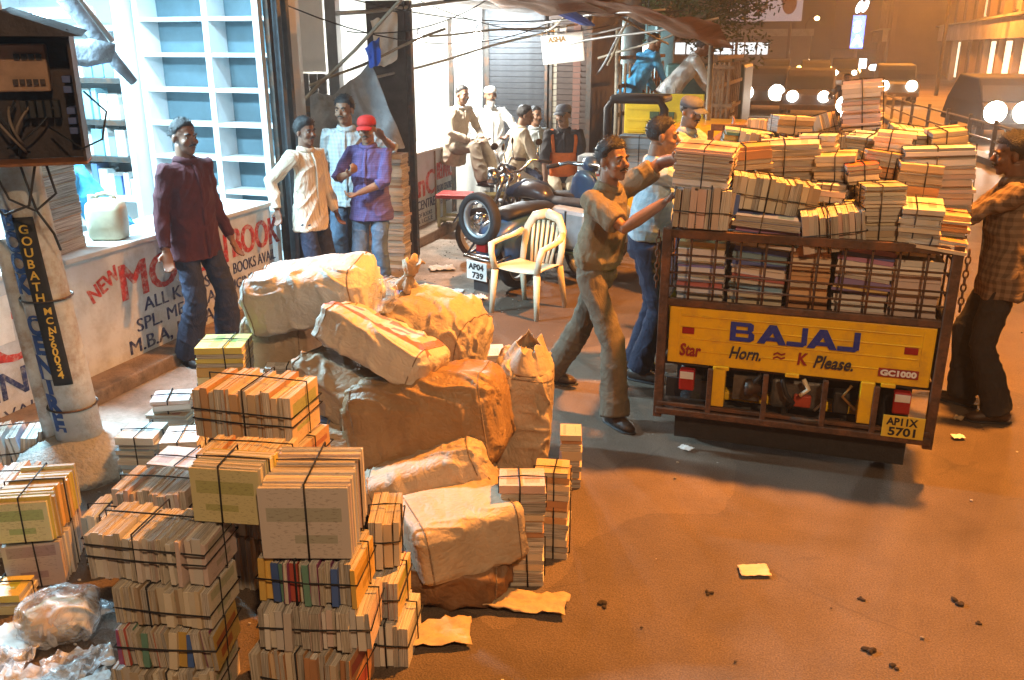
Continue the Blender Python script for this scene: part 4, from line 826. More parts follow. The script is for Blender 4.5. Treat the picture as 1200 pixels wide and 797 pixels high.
def people():
    # standing by the white counter
    person('man in maroon shirt and dark trousers standing before the painted counter', (-4.02, 5.02, 0), (.985, -.17), 1.70, shirt=MAROON, trousers=DENIM, shoe=BLACK, hair='short', head=(R_(-6), 0), flare=1.25, skin=SKIN2,
           legs=(((.13, -.05, .085), (0, 1, 0)), ((-.12, .10, .085), (0, 1, 0))), arms=(((.27, .03, .86), (0, -1, 0)), ((-.25, .10, .86), (0, -1, 0))), feet=(R_(15), R_(-20)), grip=.35)
    person('long haired man in cream striped shirt leaning one hand on the counter', (-4.00, 6.52, 0), (.98, -.20), 1.60, shirt=CREAMST, trousers=DENIM, hair='long', head=(R_(-8), 0), girth=.92, hem=.04, sleeve='long',
           arms=(((.30, -.10, .93), (.4, -1, 0)), ((-.22, .12, .85), (0, -1, 0))), skin=SKIN2)
    person('smiling man in grey checked shirt with his elbow raised', (-3.98, 7.20, 0), (.28, -.96), 1.74, shirt=GREYCHK, trousers=JEAN, hair='thick', head=(R_(-12), 0), sleeve='rolled',
           arms=(None, ((-.36, .16, 1.36), (-1, -.2, -.55))), grip=.4)
    person('man in red cap and purple shirt with a fist at his chest', (-3.62, 6.92, 0), (.12, -.99), 1.60, shirt=PURPLE, trousers=JEAN, hair='short', cap=(REDCAP, True), head=(R_(8), R_(-6)), sleeve='rolled', girth=1.04,
           arms=(((.10, .24, 1.22), (.8, -.4, -.6)), ((.03, .25, 1.04), (-1, -.3, -.3))), grip=.95)
    # loading the goods carrier
    person('man in khaki shirt striding with a bundle raised to the truck', (-1.12, 5.02, 0), (.93, -.22), 1.70, pelvis=(-.06, -.06, -.035), lean=(R_(9), R_(2)), turn=R_(8), shirt=KHAKI, trousers=KHAKIT, tuck=True, sleeve='short', hair='thick', belt=True, flare=1.15, girth=.93,
           legs=(((.16, .20, .085), (0, 1, 0)), ((-.20, -.44, .10), (0, 1, 0))), feet=(R_(25), R_(-12)), arms=(((.10, .42, 1.36), (.5, -.2, -1)), ((-.08, .42, 1.58), (-.8, .3, .5))), grip=.6, head=(R_(-10), R_(8)), vox=.007)
    person('man in pale blue shirt and dark jeans reaching over the truck load', (-.98, 5.72, 0), (.90, .30), 1.74, lean=(R_(5), 0), shirt=PALEB, trousers=DENIM, sleeve='long', hair='short', tuck=True,
           arms=(((.02, .46, 1.46), (.6, -.3, -.8)), ((-.10, .62, 1.52), (-.3, .2, -1))), feet=(R_(30), R_(5)), grip=.5, head=(R_(-10), 0), vox=.007)
    person('man in dark plaid shirt standing at the right of the truck', (1.16, 5.72, 0), (-.88, .10), 1.70, shirt=DPLAID, trousers=BLKT, shoe=SHOE, sleeve='rolled', hair='thick', lean=(R_(4), 0), flare=1.15,
           arms=(((.05, .42, 1.30), (.5, -.3, -1)), ((-.05, .40, 1.42), (-.5, -.3, -.8))), feet=(R_(20), R_(-15)), head=(R_(5), R_(-5)), vox=.007, skin=SKIN2, legs=(((.11, .10, .085), (0, 1, 0)), ((-.12, -.08, .085), (0, 1, 0))))
    person('man in grey shirt with raised arm beyond the truck load', (-1.02, 7.75, 0), (.80, -.35), 1.76, shirt=GREYCHK, trousers=DENIM, sleeve='rolled', hair='short', cap=(GREYCAP, True), arms=(((.10, .40, 1.45), (.5, -.2, -1)), ((-.1, .38, 1.40), (-.5, 0, -1))), head=(R_(-15), R_(-10)), vox=.011)
    # inside the shop
    person('person in bright blue shirt stooping behind the jerrycan', (-4.95, 5.12, .05), (-.6, -.4), 1.60, lean=(R_(28), 0), pelvis=(0, -.10, 0), shirt=BLUEC, trousers=DENIM, hair='short', arms=(((.2, .42, .95), (0, -1, -.3)), ((-.2, .42, .95), (0, -1, -.3))), vox=.011)
    # the far group
    person('old man in beige clothes sitting on the end of the far counter', (-4.22, 10.36, .09), (.88, -.30), 1.64, shirt=BEIGEC, trousers=M('dun_trousers', (.26, .21, .16), .9, .15), hair='short', pelvis=(0, 0, .0), lean=(R_(12), 0), head=(R_(-10), 0), flare=1.2,
           legs=(((.12, .56, .56), (0, .6, 1)), ((-.12, .54, .58), (0, .6, 1))), arms=(((.10, .34, 1.02), (.8, -.5, 0)), ((-.10, .36, 1.02), (-.8, -.5, 0))), vox=.010, hem=.06)
    person('white bearded man in white cap and shirt behind the counter end', (-4.05, 11.2, 0), (.50, -.86), 1.66, shirt=WHITEC, trousers=WHITEC, hair='bald', beard=True, cap=(WHITEC, False), girth=1.12, vox=.010, skin=SKIN,
           arms=(((.16, .30, 1.08), (.8, -.5, 0)), ((-.16, .30, 1.08), (-.8, -.5, 0))))
    SIT = dict(pelvis=(0, 0, -.20), legs=(((.12, .42, .085), (0, .6, 1)), ((-.12, .42, .085), (0, .6, 1))))
    person('man in cream shirt seated with his back half turned', (-3.42, 10.2, 0), (.75, .50), 1.72, shirt=CREAMC, trousers=WHITEC, hair='short', lean=(R_(14), 0), head=(R_(-15), 0), vox=.010, hem=.04, arms=(((.16, .36, .72), (.8, -.5, 0)), ((-.16, .36, .72), (-.8, -.5, 0))), **SIT)
    person('man in grey cap and orange vest seated behind the motorcycle', (-2.74, 10.05, 0), (.35, -.90), 1.74, shirt=CHAR, trousers=CREAMC, hair='short', cap=(GREYCAP, True), apron=ORANGEC, head=(R_(-30), 0), lean=(R_(6), 0), vox=.010, sleeve='rolled', arms=(((.22, .30, .70), (.8, -.5, 0)), ((-.18, .28, .68), (-.8, -.5, 0))), **SIT)
    person('small dark haired man seated behind the cream shirted man', (-3.36, 10.95, 0), (.70, -.60), 1.68, shirt=GREYCHK, trousers=DENIM, hair='short', vox=.012, **dict(SIT, pelvis=(0, 0, -.24)))
    person('man in blue shirt walking away past the light panels', (-3.20, 14.0, 0), (.20, .95), 1.66, shirt=NAVYC, trousers=BLKT, hair='short', vox=.014)
    person('figure in pale teal clothes standing beyond the shutters', (-3.52, 14.6, 0), (.50, -.70), 1.60, shirt=M('pale_teal_cloth', (.40, .52, .52), .9, .1), trousers=M('pale_teal_cloth', (.4, .5, .5)), hair='thick', vox=.014)
    # on the yellow lorry
    person('man in bright blue shirt bending on the yellow lorry', (-2.28, 12.3, .765), (.55, .60), 1.66, shirt=BLUEC, trousers=DENIM, hair='short', lean=(R_(30), 0), pelvis=(0, -.12, -.02), vox=.013, arms=(((.2, .45, .75), (0, -1, 0)), ((-.2, .45, .75), (0, -1, 0))))
    person('man in white shirt bending on the yellow lorry', (-1.72, 12.3, .765), (.80, .30), 1.66, shirt=WHITEC, trousers=WHITEC, hair='short', lean=(R_(38), 0), pelvis=(0, -.14, -.03), vox=.013, arms=(((.2, .48, .75), (0, -1, 0)), ((-.2, .48, .75), (0, -1, 0))))
people()
# ================================================================== goods carrier (three-wheeler) and its load
TX, TY = .025, 4.60                                    # middle of the tail, ground
def truck():
    t = thing('goods_carrier', 'yellow three wheeled goods carrier lettered BAJAJ and loaded with books', 'goods carrier', (TX, TY, 0), R_(.6))
    HW = .695
    def P(n, a, m, par=None, **k): mb = MB(); mb.bb(*a); return mb.build(n, m, par or t, **k)
    LEN = 1.95
    # load floor and side walls
    P('load_floor', (-HW + .02, HW - .02, .03, LEN, .50, .54), STEELD)
    tg = P('tailgate', (-HW + .035, HW - .035, -.012, .012, .525, .845), YEL, bevel=.006)
    for z in (.60, .668, .735, .795): P('pressed_rib', (-HW + .10, HW - .10, -.0175, -.0125, z, z + .007), YEL, tg, bevel=.002)
    for x in (-HW + .085, HW - .093): P('pressed_rib', (x, x + .008, -.0175, -.0125, .56, .815), YEL, tg)
    for s, z in ((-1, .715), (1, .715)): P('reflector', (s * .555 - .032, s * .555 + .032, -.019, -.0122, z - .018, z + .018), REDL, tg, bevel=.002)
    for s in (-1, 1):
        sd = P('side_wall', (s * HW - .012, s * HW + .012, .02, LEN, .53, .845), YEL, bevel=.006)
        for y in (.35, .95, 1.5): P('stake_bracket', (s * HW + (.0125 if s > 0 else -.03), s * HW + (.03 if s > 0 else -.0125), y, y + .06, .54, .84), YEL, sd)
    for x in (-.36, .0, .47): P('hinge', (x - .035, x + .035, -.030, -.0122, .512, .532), YEL, tg, bevel=.003)
    # lettering on the gate
    BLUE = M('logo_blue', (.012, .035, .30), .45, .15, 40, dirt=(.05, .06, .22), dscale=45); MRN = M('maroon_paint', (.28, .025, .015), .5, .2, 40); INK = M('dark_ink', (.035, .035, .05), .5, .2, 40)
    y = -.0195; ux, uz = (1, 0, 0), (0, 0, 1)
    # wide slab logo, each letter its own strokes
    def letter(polys, x0, w):
        mb = MB()
        for k, pl in enumerate(polys):
            n = len(pl); mb.add([(x0 + a * w, y - .0004 * k, .683 + b * .105) for a, b in pl], [tuple(range(n))])
        mb.build('lettering', BLUE, tg, solid=.0008)
    A_ = [[(0, 0), (.26, 0), (.60, .78), (.60, 1), (.38, 1)], [(.74, 0), (1.0, 0), (.62, 1), (.40, 1), (.42, .84)], [(.22, .16), (.82, .16), (.76, .36), (.30, .36)]]
    J_ = [[(.72, .10), (1, .10), (1, 1), (.72, 1)], [(0, 0), (.82, 0), (1, .16), (1, .24), (0, .24)]]
    B_ = [[(0, 0), (.24, 0), (.24, 1), (0, 1)], [(.2, 0), (.84, 0), (1, .12), (1, .22), (.2, .22)], [(.2, .42), (.88, .42), (.88, .60), (.2, .60)], [(.2, .79), (.95, .79), (.95, .90), (.82, 1), (.2, 1)], [(.76, .16), (1, .16), (1, .40), (.90, .50), (.76, .50)], [(.72, .52), (.86, .52), (.95, .62), (.95, .86), (.72, .86)]]
    for x0, w, L_ in ((-.335, .125, B_), (-.195, .15, A_), (-.045, .10, J_), (.055, .15, A_), (.205, .105, J_)): letter(L_, x0, w)
    lettering('Star', 'lettering', MRN, tg, (-.595, y, .575), ux, uz, .095, .12, .003, .0015, .115)
    lettering('Horn.', 'lettering', INK, tg, (-.335, y, .585), ux, uz, .095, .30, .002, .0015, .165); lettering('Please.', 'lettering', INK, tg, (.095, y, .580), ux, uz, .095, .30, .002, .0015, .195)
    lettering('K', 'lettering', MRN, tg, (.015, y, .588), ux, uz, .09, .1, .003, .0015, .05)
    mb = MB()
    for dz in (0, .022): mb.add([(-.105, y, .600 + dz), (-.085, y, .612 + dz), (-.065, y, .603 + dz), (-.045, y, .612 + dz), (-.045, y, .622 + dz), (-.065, y, .613 + dz), (-.085, y, .622 + dz), (-.105, y, .612 + dz)], [(0, 1, 6, 7), (1, 2, 5, 6), (2, 3, 4, 5)])
    mb.build('painted_scroll', MRN, tg)
    P('badge', (.415, .605, y - .001, -.0125, .568, .612), MRN, tg); lettering('GC1000', 'lettering', WHITE, tg, (.424, y - .003, .577), ux, uz, .040, 0, .0022, .001, .172)
    # cage: rails and bars
    c = RUST
    def bar(n, a, b, r, m=c, par=None): mb = MB(); mb.tube([a, b], r, 6); return mb.build(n, m, par or t, smooth=True)
    zt = 1.262
    for (n, a) in (('top_rail', (-HW - .01, HW + .01, -.025, .02, zt - .045, zt)), ('bottom_rail', (-HW - .01, HW + .01, -.022, .016, .848, .885))): P(n, a, c, bevel=.004)
    for s in (-1, 1):
        P('corner_post', (s * HW - .024, s * HW + .024, -.034, -.026 + .04, .20, zt + .004), c, bevel=.004)
        P('corner_post', (s * HW - .02, s * HW + .02, LEN - .04, LEN, .5, 1.60), c, bevel=.004)
        P('side_rail', (s * HW - .018, s * HW + .018, .02, LEN - .04, zt - .04, zt - .005), c, bevel=.004)
        P('side_rail', (s * HW - .016, s * HW + .016, .02, LEN - .04, .848, .878), c, bevel=.004)
        for k in range(12): yy = .12 + k * .155; bar('side_bar', (s * HW, yy, .87), (s * HW, yy, zt - .03), .006)
        for z in (.97, 1.07, 1.16): bar('side_bar', (s * HW, .03, z), (s * HW, LEN - .05, z), .0055)
    P('front_rail', (-HW, HW, LEN - .04, LEN, 1.60, 1.645), c, bevel=.004)
    for k in range(10): x = -HW + .125 + k * .1265; bar('tail_bar', (x, -.004, .875), (x + .002, -.004, zt - .04), .0065)
    for z in (.955, 1.03, 1.125): bar('tail_bar', (-HW + .02, -.014, z), (HW - .02, -.014, z), .006)
    # frame under the gate, engine bay
    P('bumper', (-HW - .01, HW + .01, -.05, .0, .225, .262), c, bevel=.005); P('bumper_rail', (-HW, HW, -.04, -.012, .275, .297), c, bevel=.004)
    for x in (-.42, -.13, .17, .42): P('bumper_upright', (x - .014, x + .014, -.045, -.015, .245, .515), c, bevel=.003)
    P('axle_beam', (-.40, .40, .10, .18, .29, .345), YEL, bevel=.012)
    for s in (-1, 1): P('mount_bracket', (s * .375 - .035, s * .375 + .035, -.03, .06, .30, .53), YEL, bevel=.006)
    eng = P('engine_block', (-.10, .18, .05, .45, .30, .47), M('engine_grey', (.12, .115, .11), .5, .3, 15, .3, 40, metal=.5), bevel=.02)
    for k in range(6): P('cooling_fin', (-.30, -.16, .04 + .02 * k, .048 + .02 * k, .33, .47), MATS['engine_grey'], eng)
    P('red_engine_cover', (.02, .11, .02, .05, .33, .40), M('engine_red', (.40, .06, .03), .5, .2), eng, bevel=.008); P('belt_cover', (.22, .30, .02, .10, .32, .44), BLACK, eng, bevel=.01)
    mb = MB(); mb.lathe([(.01, 0), (.045, .0), (.05, .03), (.03, .05), (.012, .12)], 16, mat=Matrix.Translation((-.235, .0, .42)) @ Matrix.Rotation(R_(90), 4, 'Y')); mb.build('starter_drum', STEELD, eng, smooth=True)
    for k, pts in enumerate(([(-.05, .0, .49), (-.02, -.01, .41), (.02, 0, .36), (.0, .02, .32)], [(.15, .02, .48), (.18, -.01, .40), (.13, 0, .33)], [(-.16, .0, .50), (-.20, -.01, .44), (-.14, .0, .38), (-.12, .02, .31)], [(.30, .01, .49), (.26, -.01, .43), (.33, .0, .36)], [(.06, .0, .5), (.09, -.012, .45), (.05, -.01, .41)])):
        mb = MB(); mb.tube([Vector(p) for p in pts], .008 if k % 2 else .012, 7); mb.build('hose', [BLACK, ALU, BLACK, M('brass_pipe', (.30, .18, .06), .5, .2, metal=.5), CREAM][k], eng, smooth=True)
    mb = MB(); mb.tube([(-.02, .10, .30), (-.02, -.02, .285), (.10, -.03, .28), (.26, .0, .28)], .022, 10); mb.build('exhaust', STEELD, t, smooth=True)
    P('light_block_box', (-.56, .56, .12, 1.7, .13, .285), BLACK, bevel=.04); P('light_block_plate', (-.66, .66, .50, .52, .12, .50), BLACK)  # black box and plate added to stop light showing through under the bed
    P('mud_flap', (-.60, .60, .015, .025, .075, .222), RUB)
    P('dark_tray', (-HW + .03, -.44, -.03, .05, .288, .30), STEELD)
    P('tray_back', (-HW + .03, -.44, .055, .065, .29, .41), BLACK)
    for s in (-1, 1):
        l = P('tail_lamp', (s * .545 - .042, s * .545 + .042, -.035, .02, .375, .495), REDL, bevel=.010); P('reverse_lens', (s * .545 - .036, s * .545 + .036, -.038, -.0355, .445, .485), CLEARL, l)
        w = thing('wheel_stub', '', ''); bpy.data.objects.remove(w)
        mw = Matrix.Translation((s * .53, .30, .265)) @ Matrix.Rotation(R_(90), 4, 'Y')
        mb = MB(); mb.lathe([(.15, -.065), (.22, -.07), (.255, -.05), (.265, 0), (.255, .05), (.22, .07), (.15, .065)], 28, mat=mw); wo = mb.build('wheel', RUB, t, smooth=True)
        mb = MB(); mb.lathe([(.02, -.05), (.13, -.04), (.155, -.055), (.155, .055), (.13, .04), (.02, .05)], 20, mat=mw); mb.build('rim', ALU, wo, smooth=True)
        P('mudguard', (s * .53 - .10, s * .53 + .10, .0, .60, .505, .525), BLACK, bevel=.01)
    mw = Matrix.Translation((0, 2.55, .25)) @ Matrix.Rotation(R_(90), 4, 'Y'); mb = MB(); mb.lathe([(.14, -.06), (.24, -.05), (.25, 0), (.24, .05), (.14, .06)], 24, mat=mw); mb.build('wheel', RUB, t, smooth=True)
    pl = P('number_plate', (.465, .665, -.054, -.050, .255, .375), M('plate_yellow', (.72, .50, .05), .5, .1), bevel=.002)
    lettering('AP11X', 'lettering', BLACK, pl, (.485, -.0552, .325), ux, uz, .055, 0, .002, .0008, .15); lettering('5701', 'lettering', BLACK, pl, (.495, -.0552, .268), ux, uz, .062, 0, .002, .0008, .13)
    # cab
    P('cab_shell', (-.62, .62, 2.0, 2.95, .35, 1.42), YEL, bevel=.06); P('cab_roof', (-.60, .60, 1.98, 2.85, 1.42, 1.56), YEL, bevel=.05); P('cab_rear_window', (-.45, .45, 1.985, 1.999, 1.0, 1.32), M('dark_glass', (.02, .02, .025), .1, .1))
    # chain at the right corner
    for s in (1, -1):
        for k in range(9):
            mb = MB(); mb.tube([Vector((s * HW + s * .045 + .011 * math.cos(a) * (k % 2), -.02 + .011 * math.cos(a) * (1 - k % 2), zt - .03 - k * .034 + .021 * math.sin(a))) for a in [i * math.pi / 5 for i in range(10)]], .0045, 5, close=True); mb.build('chain_link', RUST, t, smooth=True)
    return t
truck()

def truck_load():
    g = 'book bundles loaded on the truck'
    # behind the bars: the lower tiers seen through the tail cage (y just inside)
    x0 = TX - .645; rows = [
      # (x centre, width, z0, height, mode, pal, label)
      (-.52, .25, .545, .64, 'flat', 26, 'bright', 'pile of thin colourful magazines behind the cage at the far left'),
      (-.23, .28, .545, .40, 'flat', 15, 'beige', 'pile of pale books low behind the cage left of centre'),
      (-.23, .28, .95, .27, 'flat', 11, 'bright', 'slanting pile of blue and yellow magazines behind the cage'),
      (.03, .20, .545, .66, 'flat', 20, 'orange', 'narrow pile of orange and beige books behind the cage in the middle'),
      (.28, .26, .545, .42, 'flat', 14, 'white', 'pile of white books low behind the cage right of centre'),
      (.28, .27, .97, .24, 'flat', 9, 'bright', 'pile with bold blue magazines behind the cage right of centre'),
      (.535, .23, .545, .62, 'flat', 22, 'white', 'pile of white magazines behind the cage at the far right')]
    for x, w, z, h, mode, n, pal, lab in rows:
        bundle(lab, (TX + x, TY + .20, z), 0, w, .30, h, mode, n, pal, g, strings=0, rag=.9, tilt=(0, R_(4) if 'slant' in lab else (R_(5) if 'bold' in lab else 0)), spine=1)
    top = [
      # x, y, z, rz, L, D, H, mode, n, pal, label
      (-.545, .10, 1.265, 4, .28, .30, .215, 'up', 9, 'pinkwhite', 'bundle of white lined exercise books over the left end of the rail'),
      (-.545, .14, 1.485, 3, .29, .26, .20, 'flat', 11, 'pinkwhite', 'large pale bundle topping the left rear corner of the load'),
      (-.20, .13, 1.19, 0, .34, .26, .155, 'flat', 7, 'bright', 'flat bundle of blue and red magazines just above the rail'),
      (-.20, .20, 1.352, 2, .44, .20, .175, 'up', 15, 'beige', 'long row of thin upright beige books over the blue magazines'),
      (.13, .12, 1.20, 6, .30, .24, .20, 'up', 11, 'pinkwhite', 'bundle of upright pinkish books leaning at the middle of the rail'),
      (.345, .16, 1.22, 2, .20, .26, .30, 'flat', 13, 'beige', 'tall tan bundle of flat books right of the middle'),
      (.515, .14, 1.20, -3, .19, .26, .24, 'flat', 10, 'beige', 'curved tan bundle next to the right end bundle'),
      (.60, .12, 1.235, -6, .26, .28, .055, 'flat', 3, 'orange', 'thin orange bundle lying at the right end of the rail'),
      (.595, .22, 1.295, -4, .30, .26, .10, 'flat', 5, 'orange', 'orange topped bundle above the thin one at the right end'),
      (-.13, .50, 1.46, 3, .32, .24, .22, 'flat', 8, 'pinkwhite', 'white bundle of thick books in the second row left of centre'),
      (.115, .46, 1.40, -2, .20, .24, .23, 'flat', 9, 'beige', 'square tan bundle in the second row at the middle'),
      (.33, .50, 1.44, 4, .22, .22, .20, 'flat', 8, 'orange', 'small orange tan bundle in the second row'),
      (.50, .42, 1.40, -3, .21, .24, .21, 'flat', 7, 'orange', 'orange pink bundle in the second row right of centre'),
      (.62, .46, 1.36, 3, .34, .26, .32, 'flat', 13, 'white', 'big grey white bundle at the right of the second row'),
      (-.44, .52, 1.44, 0, .24, .24, .20, 'flat', 7, 'mixed', 'bundle with dark red covers behind the left corner'),
      (-.28, .86, 1.50, 1, .34, .22, .19, 'up', 13, 'orange', 'row of upright orange books in the third row left'),
      (.06, .84, 1.50, 3, .30, .22, .20, 'up', 10, 'beige', 'row of upright tan books in the third row middle'),
      (.29, .82, 1.54, -12, .24, .22, .16, 'flat', 7, 'bluewhite', 'tilted grey bundle in the third row'),
      (.58, .84, 1.50, 4, .26, .24, .22, 'flat', 9, 'white', 'grey bundle in the third row at the right'),
      (.60, 1.12, 1.50, 0, .26, .22, .20, 'flat', 8, 'orange', 'orange brown bundle at the right of the back row'),
      (.27, 1.22, 1.56, -3, .22, .24, .42, 'flat', 20, 'pinkwhite', 'tall tower of pink white books rising at the back of the load'),
      (-.02, 1.25, 1.60, -10, .30, .22, .15, 'up', 9, 'orange', 'tilted row of books at the top back of the load'),
      (-.42, 1.16, 1.50, 2, .30, .24, .18, 'flat', 7, 'mixed', 'dark covered bundle at the back left of the load'),
      (-.40, .16, 1.265, -6, .10, .22, .20, 'up', 4, 'mixed', 'slim bundle wedged right of the left corner bundle'),
      (-.34, .40, 1.545, 8, .22, .20, .12, 'flat', 4, 'orange', 'small orange bundle perched behind the long upright row'),
      (.02, .62, 1.60, -8, .20, .18, .11, 'flat', 4, 'white', 'small white bundle perched above the second row middle'),
      (.24, .34, 1.50, 12, .16, .16, .10, 'flat', 4, 'mixed', 'little dark bundle perched behind the tall tan one'),
      (.40, .70, 1.62, -14, .20, .18, .11, 'flat', 4, 'pinkwhite', 'pink bundle tipped on top at the right of centre'),
      (.47, 1.02, 1.62, 9, .18, .18, .12, 'up', 6, 'beige', 'short upright row on top near the pink white tower'),
      (-.16, .98, 1.68, 14, .22, .18, .10, 'flat', 4, 'beige', 'loose tan bundle lying on the third row left'),
      (-.30, 1.36, 1.60, -9, .24, .18, .13, 'up', 7, 'pinkwhite', 'pale upright row at the far left back of the load'),
      (.66, .72, 1.66, 10, .18, .18, .09, 'flat', 3, 'beige', 'flat tan bundle at the upper right edge of the load'),
      (.10, .32, 1.40, -10, .15, .16, .09, 'flat', 3, 'white', 'little white bundle above the leaning pinkish books')]
    for x, y, z, rz, L, D, H_, mode, n, pal, lab in top:
        tl = (0, 0)
        if 'tilted row' in lab: tl = (0, R_(-16))
        if 'leaning' in lab: tl = (0, R_(-5))
        if 'tilted grey' in lab: tl = (0, R_(8))
        q = zlib.crc32(lab.encode()); bundle(lab, (TX + x, TY + y, z), R_(rz + (q % 13 - 6)), L, D, H_, mode, n, pal, g, strings=2 if mode == 'up' else 1, rag=1.5, tilt=(tl[0] + R_((q // 13) % 11 - 5), tl[1] + R_((q // 97) % 15 - 7)))
    # fill beneath: broad flat layers that carry the rows above
    for i, (x, y, z, L, D, H_) in enumerate(((-.33, .62, .545, .56, .50, .90), (.33, .62, .545, .56, .50, .81), (-.33, 1.18, .545, .56, .54, .95), (.33, 1.18, .545, .56, .54, .95), (-.33, 1.66, .545, .56, .34, .80), (.33, 1.66, .545, .56, .34, .80), (-.18, .25, 1.0, .0, .0, 0))):
        if L: bundle(['left middle', 'right middle', 'left rear', 'right rear', 'left front', 'right front'][i] + ' base stack of books buried in the truck load', (TX + x, TY + y, z), 0, L, D, H_, 'flat', 24, 'beige', g, strings=0, rag=.6)
truck_load()
# the bundle in the hands of the two loaders
bundle('bundle of books held up by the man in khaki at the truck edge', (-.66, 4.86, 1.44), R_(10), .22, .16, .16, 'flat', 6, 'pinkwhite', 'book bundles loaded on the truck', rag=.8) if False else None

# ================================================================== other vehicles and furniture
def wheel(t, c, r, w, axis='X', spokes=0, nm='wheel', tw=.3):
    rot = Matrix.Rotation(R_(90), 4, 'Y') if axis == 'X' else Matrix.Rotation(R_(90), 4, 'X')
    mw = Matrix.Translation(c) @ rot; mb = MB(); ri = r * (1 - tw)
    mb.ring([(ri, -w * .42), (r * .93, -w * .5), (r, -w * .2), (r, w * .2), (r * .93, w * .5), (ri, w * .42)], 28, mat=mw)
    o = mb.build(nm, RUB, t, smooth=True)
    mb = MB(); rings = [(ri * 1.02, -w * .3), (ri * .88, -w * .34), (ri * .84, 0), (ri * .88, w * .34), (ri * 1.02, w * .3)]; R = [[mw @ Vector((a * math.cos(2 * math.pi * k / 28), a * math.sin(2 * math.pi * k / 28), z)) for k in range(28)] for a, z in rings]
    mb.loft(R, cap=False, close=False); mb.build('rim', ALU, o, smooth=True)
    mb = MB(); mb.lathe([(.03, -w * .5), (.05, -w * .3), (.05, w * .3), (.03, w * .5)], 14, mat=mw); mb.build('hub', CHROME, o, smooth=True)
    for k in range(spokes):
        a = 2 * math.pi * k / spokes; mb = MB(); mb.tube([mw @ Vector((.03 * math.cos(a), .03 * math.sin(a), 0)), mw @ Vector((ri * math.cos(a), ri * math.sin(a), 0))], .006 if spokes > 6 else .02, 5); mb.build('spoke', CHROME if spokes > 6 else ALU, o)
    return o

def scooter():
    # seen from behind, local +y forward
    t = thing('scooter', 'blue scooter seen from behind with a spare wheel above its plate', 'scooter', (-2.60, 7.46, 0), R_(-24))
    SB = M('scooter_blue', (.03, .09, .20), .35, .15, 6, coat=.4, dirt=(.06, .07, .09))
    wheel(t, (0, .22, .235), .235, .10); wheel(t, (0, 1.48, .235), .235, .10)
    def P(n, a, m, par=None, **k): mb = MB(); mb.bb(*a); return mb.build(n, m, par or t, **k)
    for s in (-1, 1):
        mb = MB(); mb.tube([(s * .14, -.12, .42), (s * .19, .02, .46), (s * .21, .25, .47), (s * .19, .5, .45), (s * .10, .68, .42)], [(.05, .10), (.10, .17), (.11, .19), (.09, .16), (.04, .06)], 14, lat=(1, 0, 0)); mb.build('side_cowl', SB, t, smooth=True)
    mb = MB(); mb.tube([(0, -.20, .38), (0, -.1, .55), (0, .2, .64), (0, .55, .62), (0, .75, .45), (0, .85, .28), (0, 1.2, .24)], [(.13, .04), (.16, .09), (.15, .10), (.14, .08), (.16, .05), (.19, .04), (.19, .03)], 14, lat=(1, 0, 0)); mb.build('body_spine', SB, t, smooth=True)
    mb = MB(); rings = []
    for z, w, y in ((.25, .20, 1.18), (.45, .21, 1.22), (.75, .21, 1.24), (.92, .15, 1.22), (1.0, .06, 1.20)): rings.append([Vector((w * math.sin(a), y + .06 * math.cos(a), z)) for a in [k * 2 * math.pi / 16 for k in range(16)]])
    mb.loft(rings); mb.build('leg_shield', SB, t, smooth=True)
    mb = MB(); mb.tube([(0, 1.5, .5), (0, 1.36, .8), (0, 1.28, 1.02)], [.05, .06, .05], 10); mb.build('steering_column', SB, t, smooth=True)
    hb = MB(); hb.tube([(-.33, 1.05, 1.02), (-.2, 1.2, 1.06), (0, 1.26, 1.05), (.2, 1.2, 1.06), (.33, 1.05, 1.02)], [.02, .018, .03, .018, .02], 10); ho = hb.build('handlebar', CHROME, t, smooth=True)
    for s in (-1, 1): mb = MB(); mb.tube([(s * .26, 1.12, 1.04), (s * .34, 1.03, 1.02)], .022, 10); mb.build('grip', RUB, ho, smooth=True)
    mb = MB(); mb.ball((0, 1.32, 1.05), (.11, .10, .08), 14, 10); mb.build('headset', SB, ho, smooth=True)
    mb = MB(); mb.tube([(0, .0, .70), (0, .12, .735), (0, .35, .745), (0, .60, .73), (0, .70, .69)], [(.10, .03), (.15, .05), (.15, .055), (.13, .05), (.08, .03)], 14, lat=(1, 0, 0)); mb.build('seat', M('seat_black', (.02, .02, .024), .5, .2, 20, .1, 60), t, smooth=True)
    # spare wheel upright at the tail, chrome carrier
    sp = wheel(t, (-.02, -.26, .72), .235, .095, 'Y', 0, 'spare_wheel', .27)
    mb = MB(); mb.tube([(-.13, -.2, .50), (-.13, -.30, .40), (.13, -.30, .40), (.13, -.2, .50)], .012, 8); mb.build('rack_bar', CHROME, t, smooth=True)
    mb = MB(); mb.tube([(-.2, -.05, .40), (-.2, -.28, .36), (.2, -.28, .36), (.2, -.05, .40)], .012, 8); mb.build('rack_bar', CHROME, t, smooth=True)
    P('tail_lamp', (-.06, .06, -.27, -.20, .42, .50), REDL, bevel=.01)
    pl = P('number_plate', (-.125, .125, -.325, -.318, .175, .345), WHITE, bevel=.003)
    lettering('AP04', 'lettering', BLACK, pl, (-.095, -.327, .270), (1, 0, 0), (0, 0, 1), .075, 0, .003, .0008, .19); lettering('739', 'lettering', BLACK, pl, (-.055, -.327, .192), (1, 0, 0), (0, 0, 1), .075, 0, .003, .0008, .14)
    P('mud_flap', (-.09, .09, -.27, -.26, .06, .19), RUB)
    P('floor_board', (-.19, .19, .80, 1.2, .235, .262), SB, bevel=.01)
scooter()

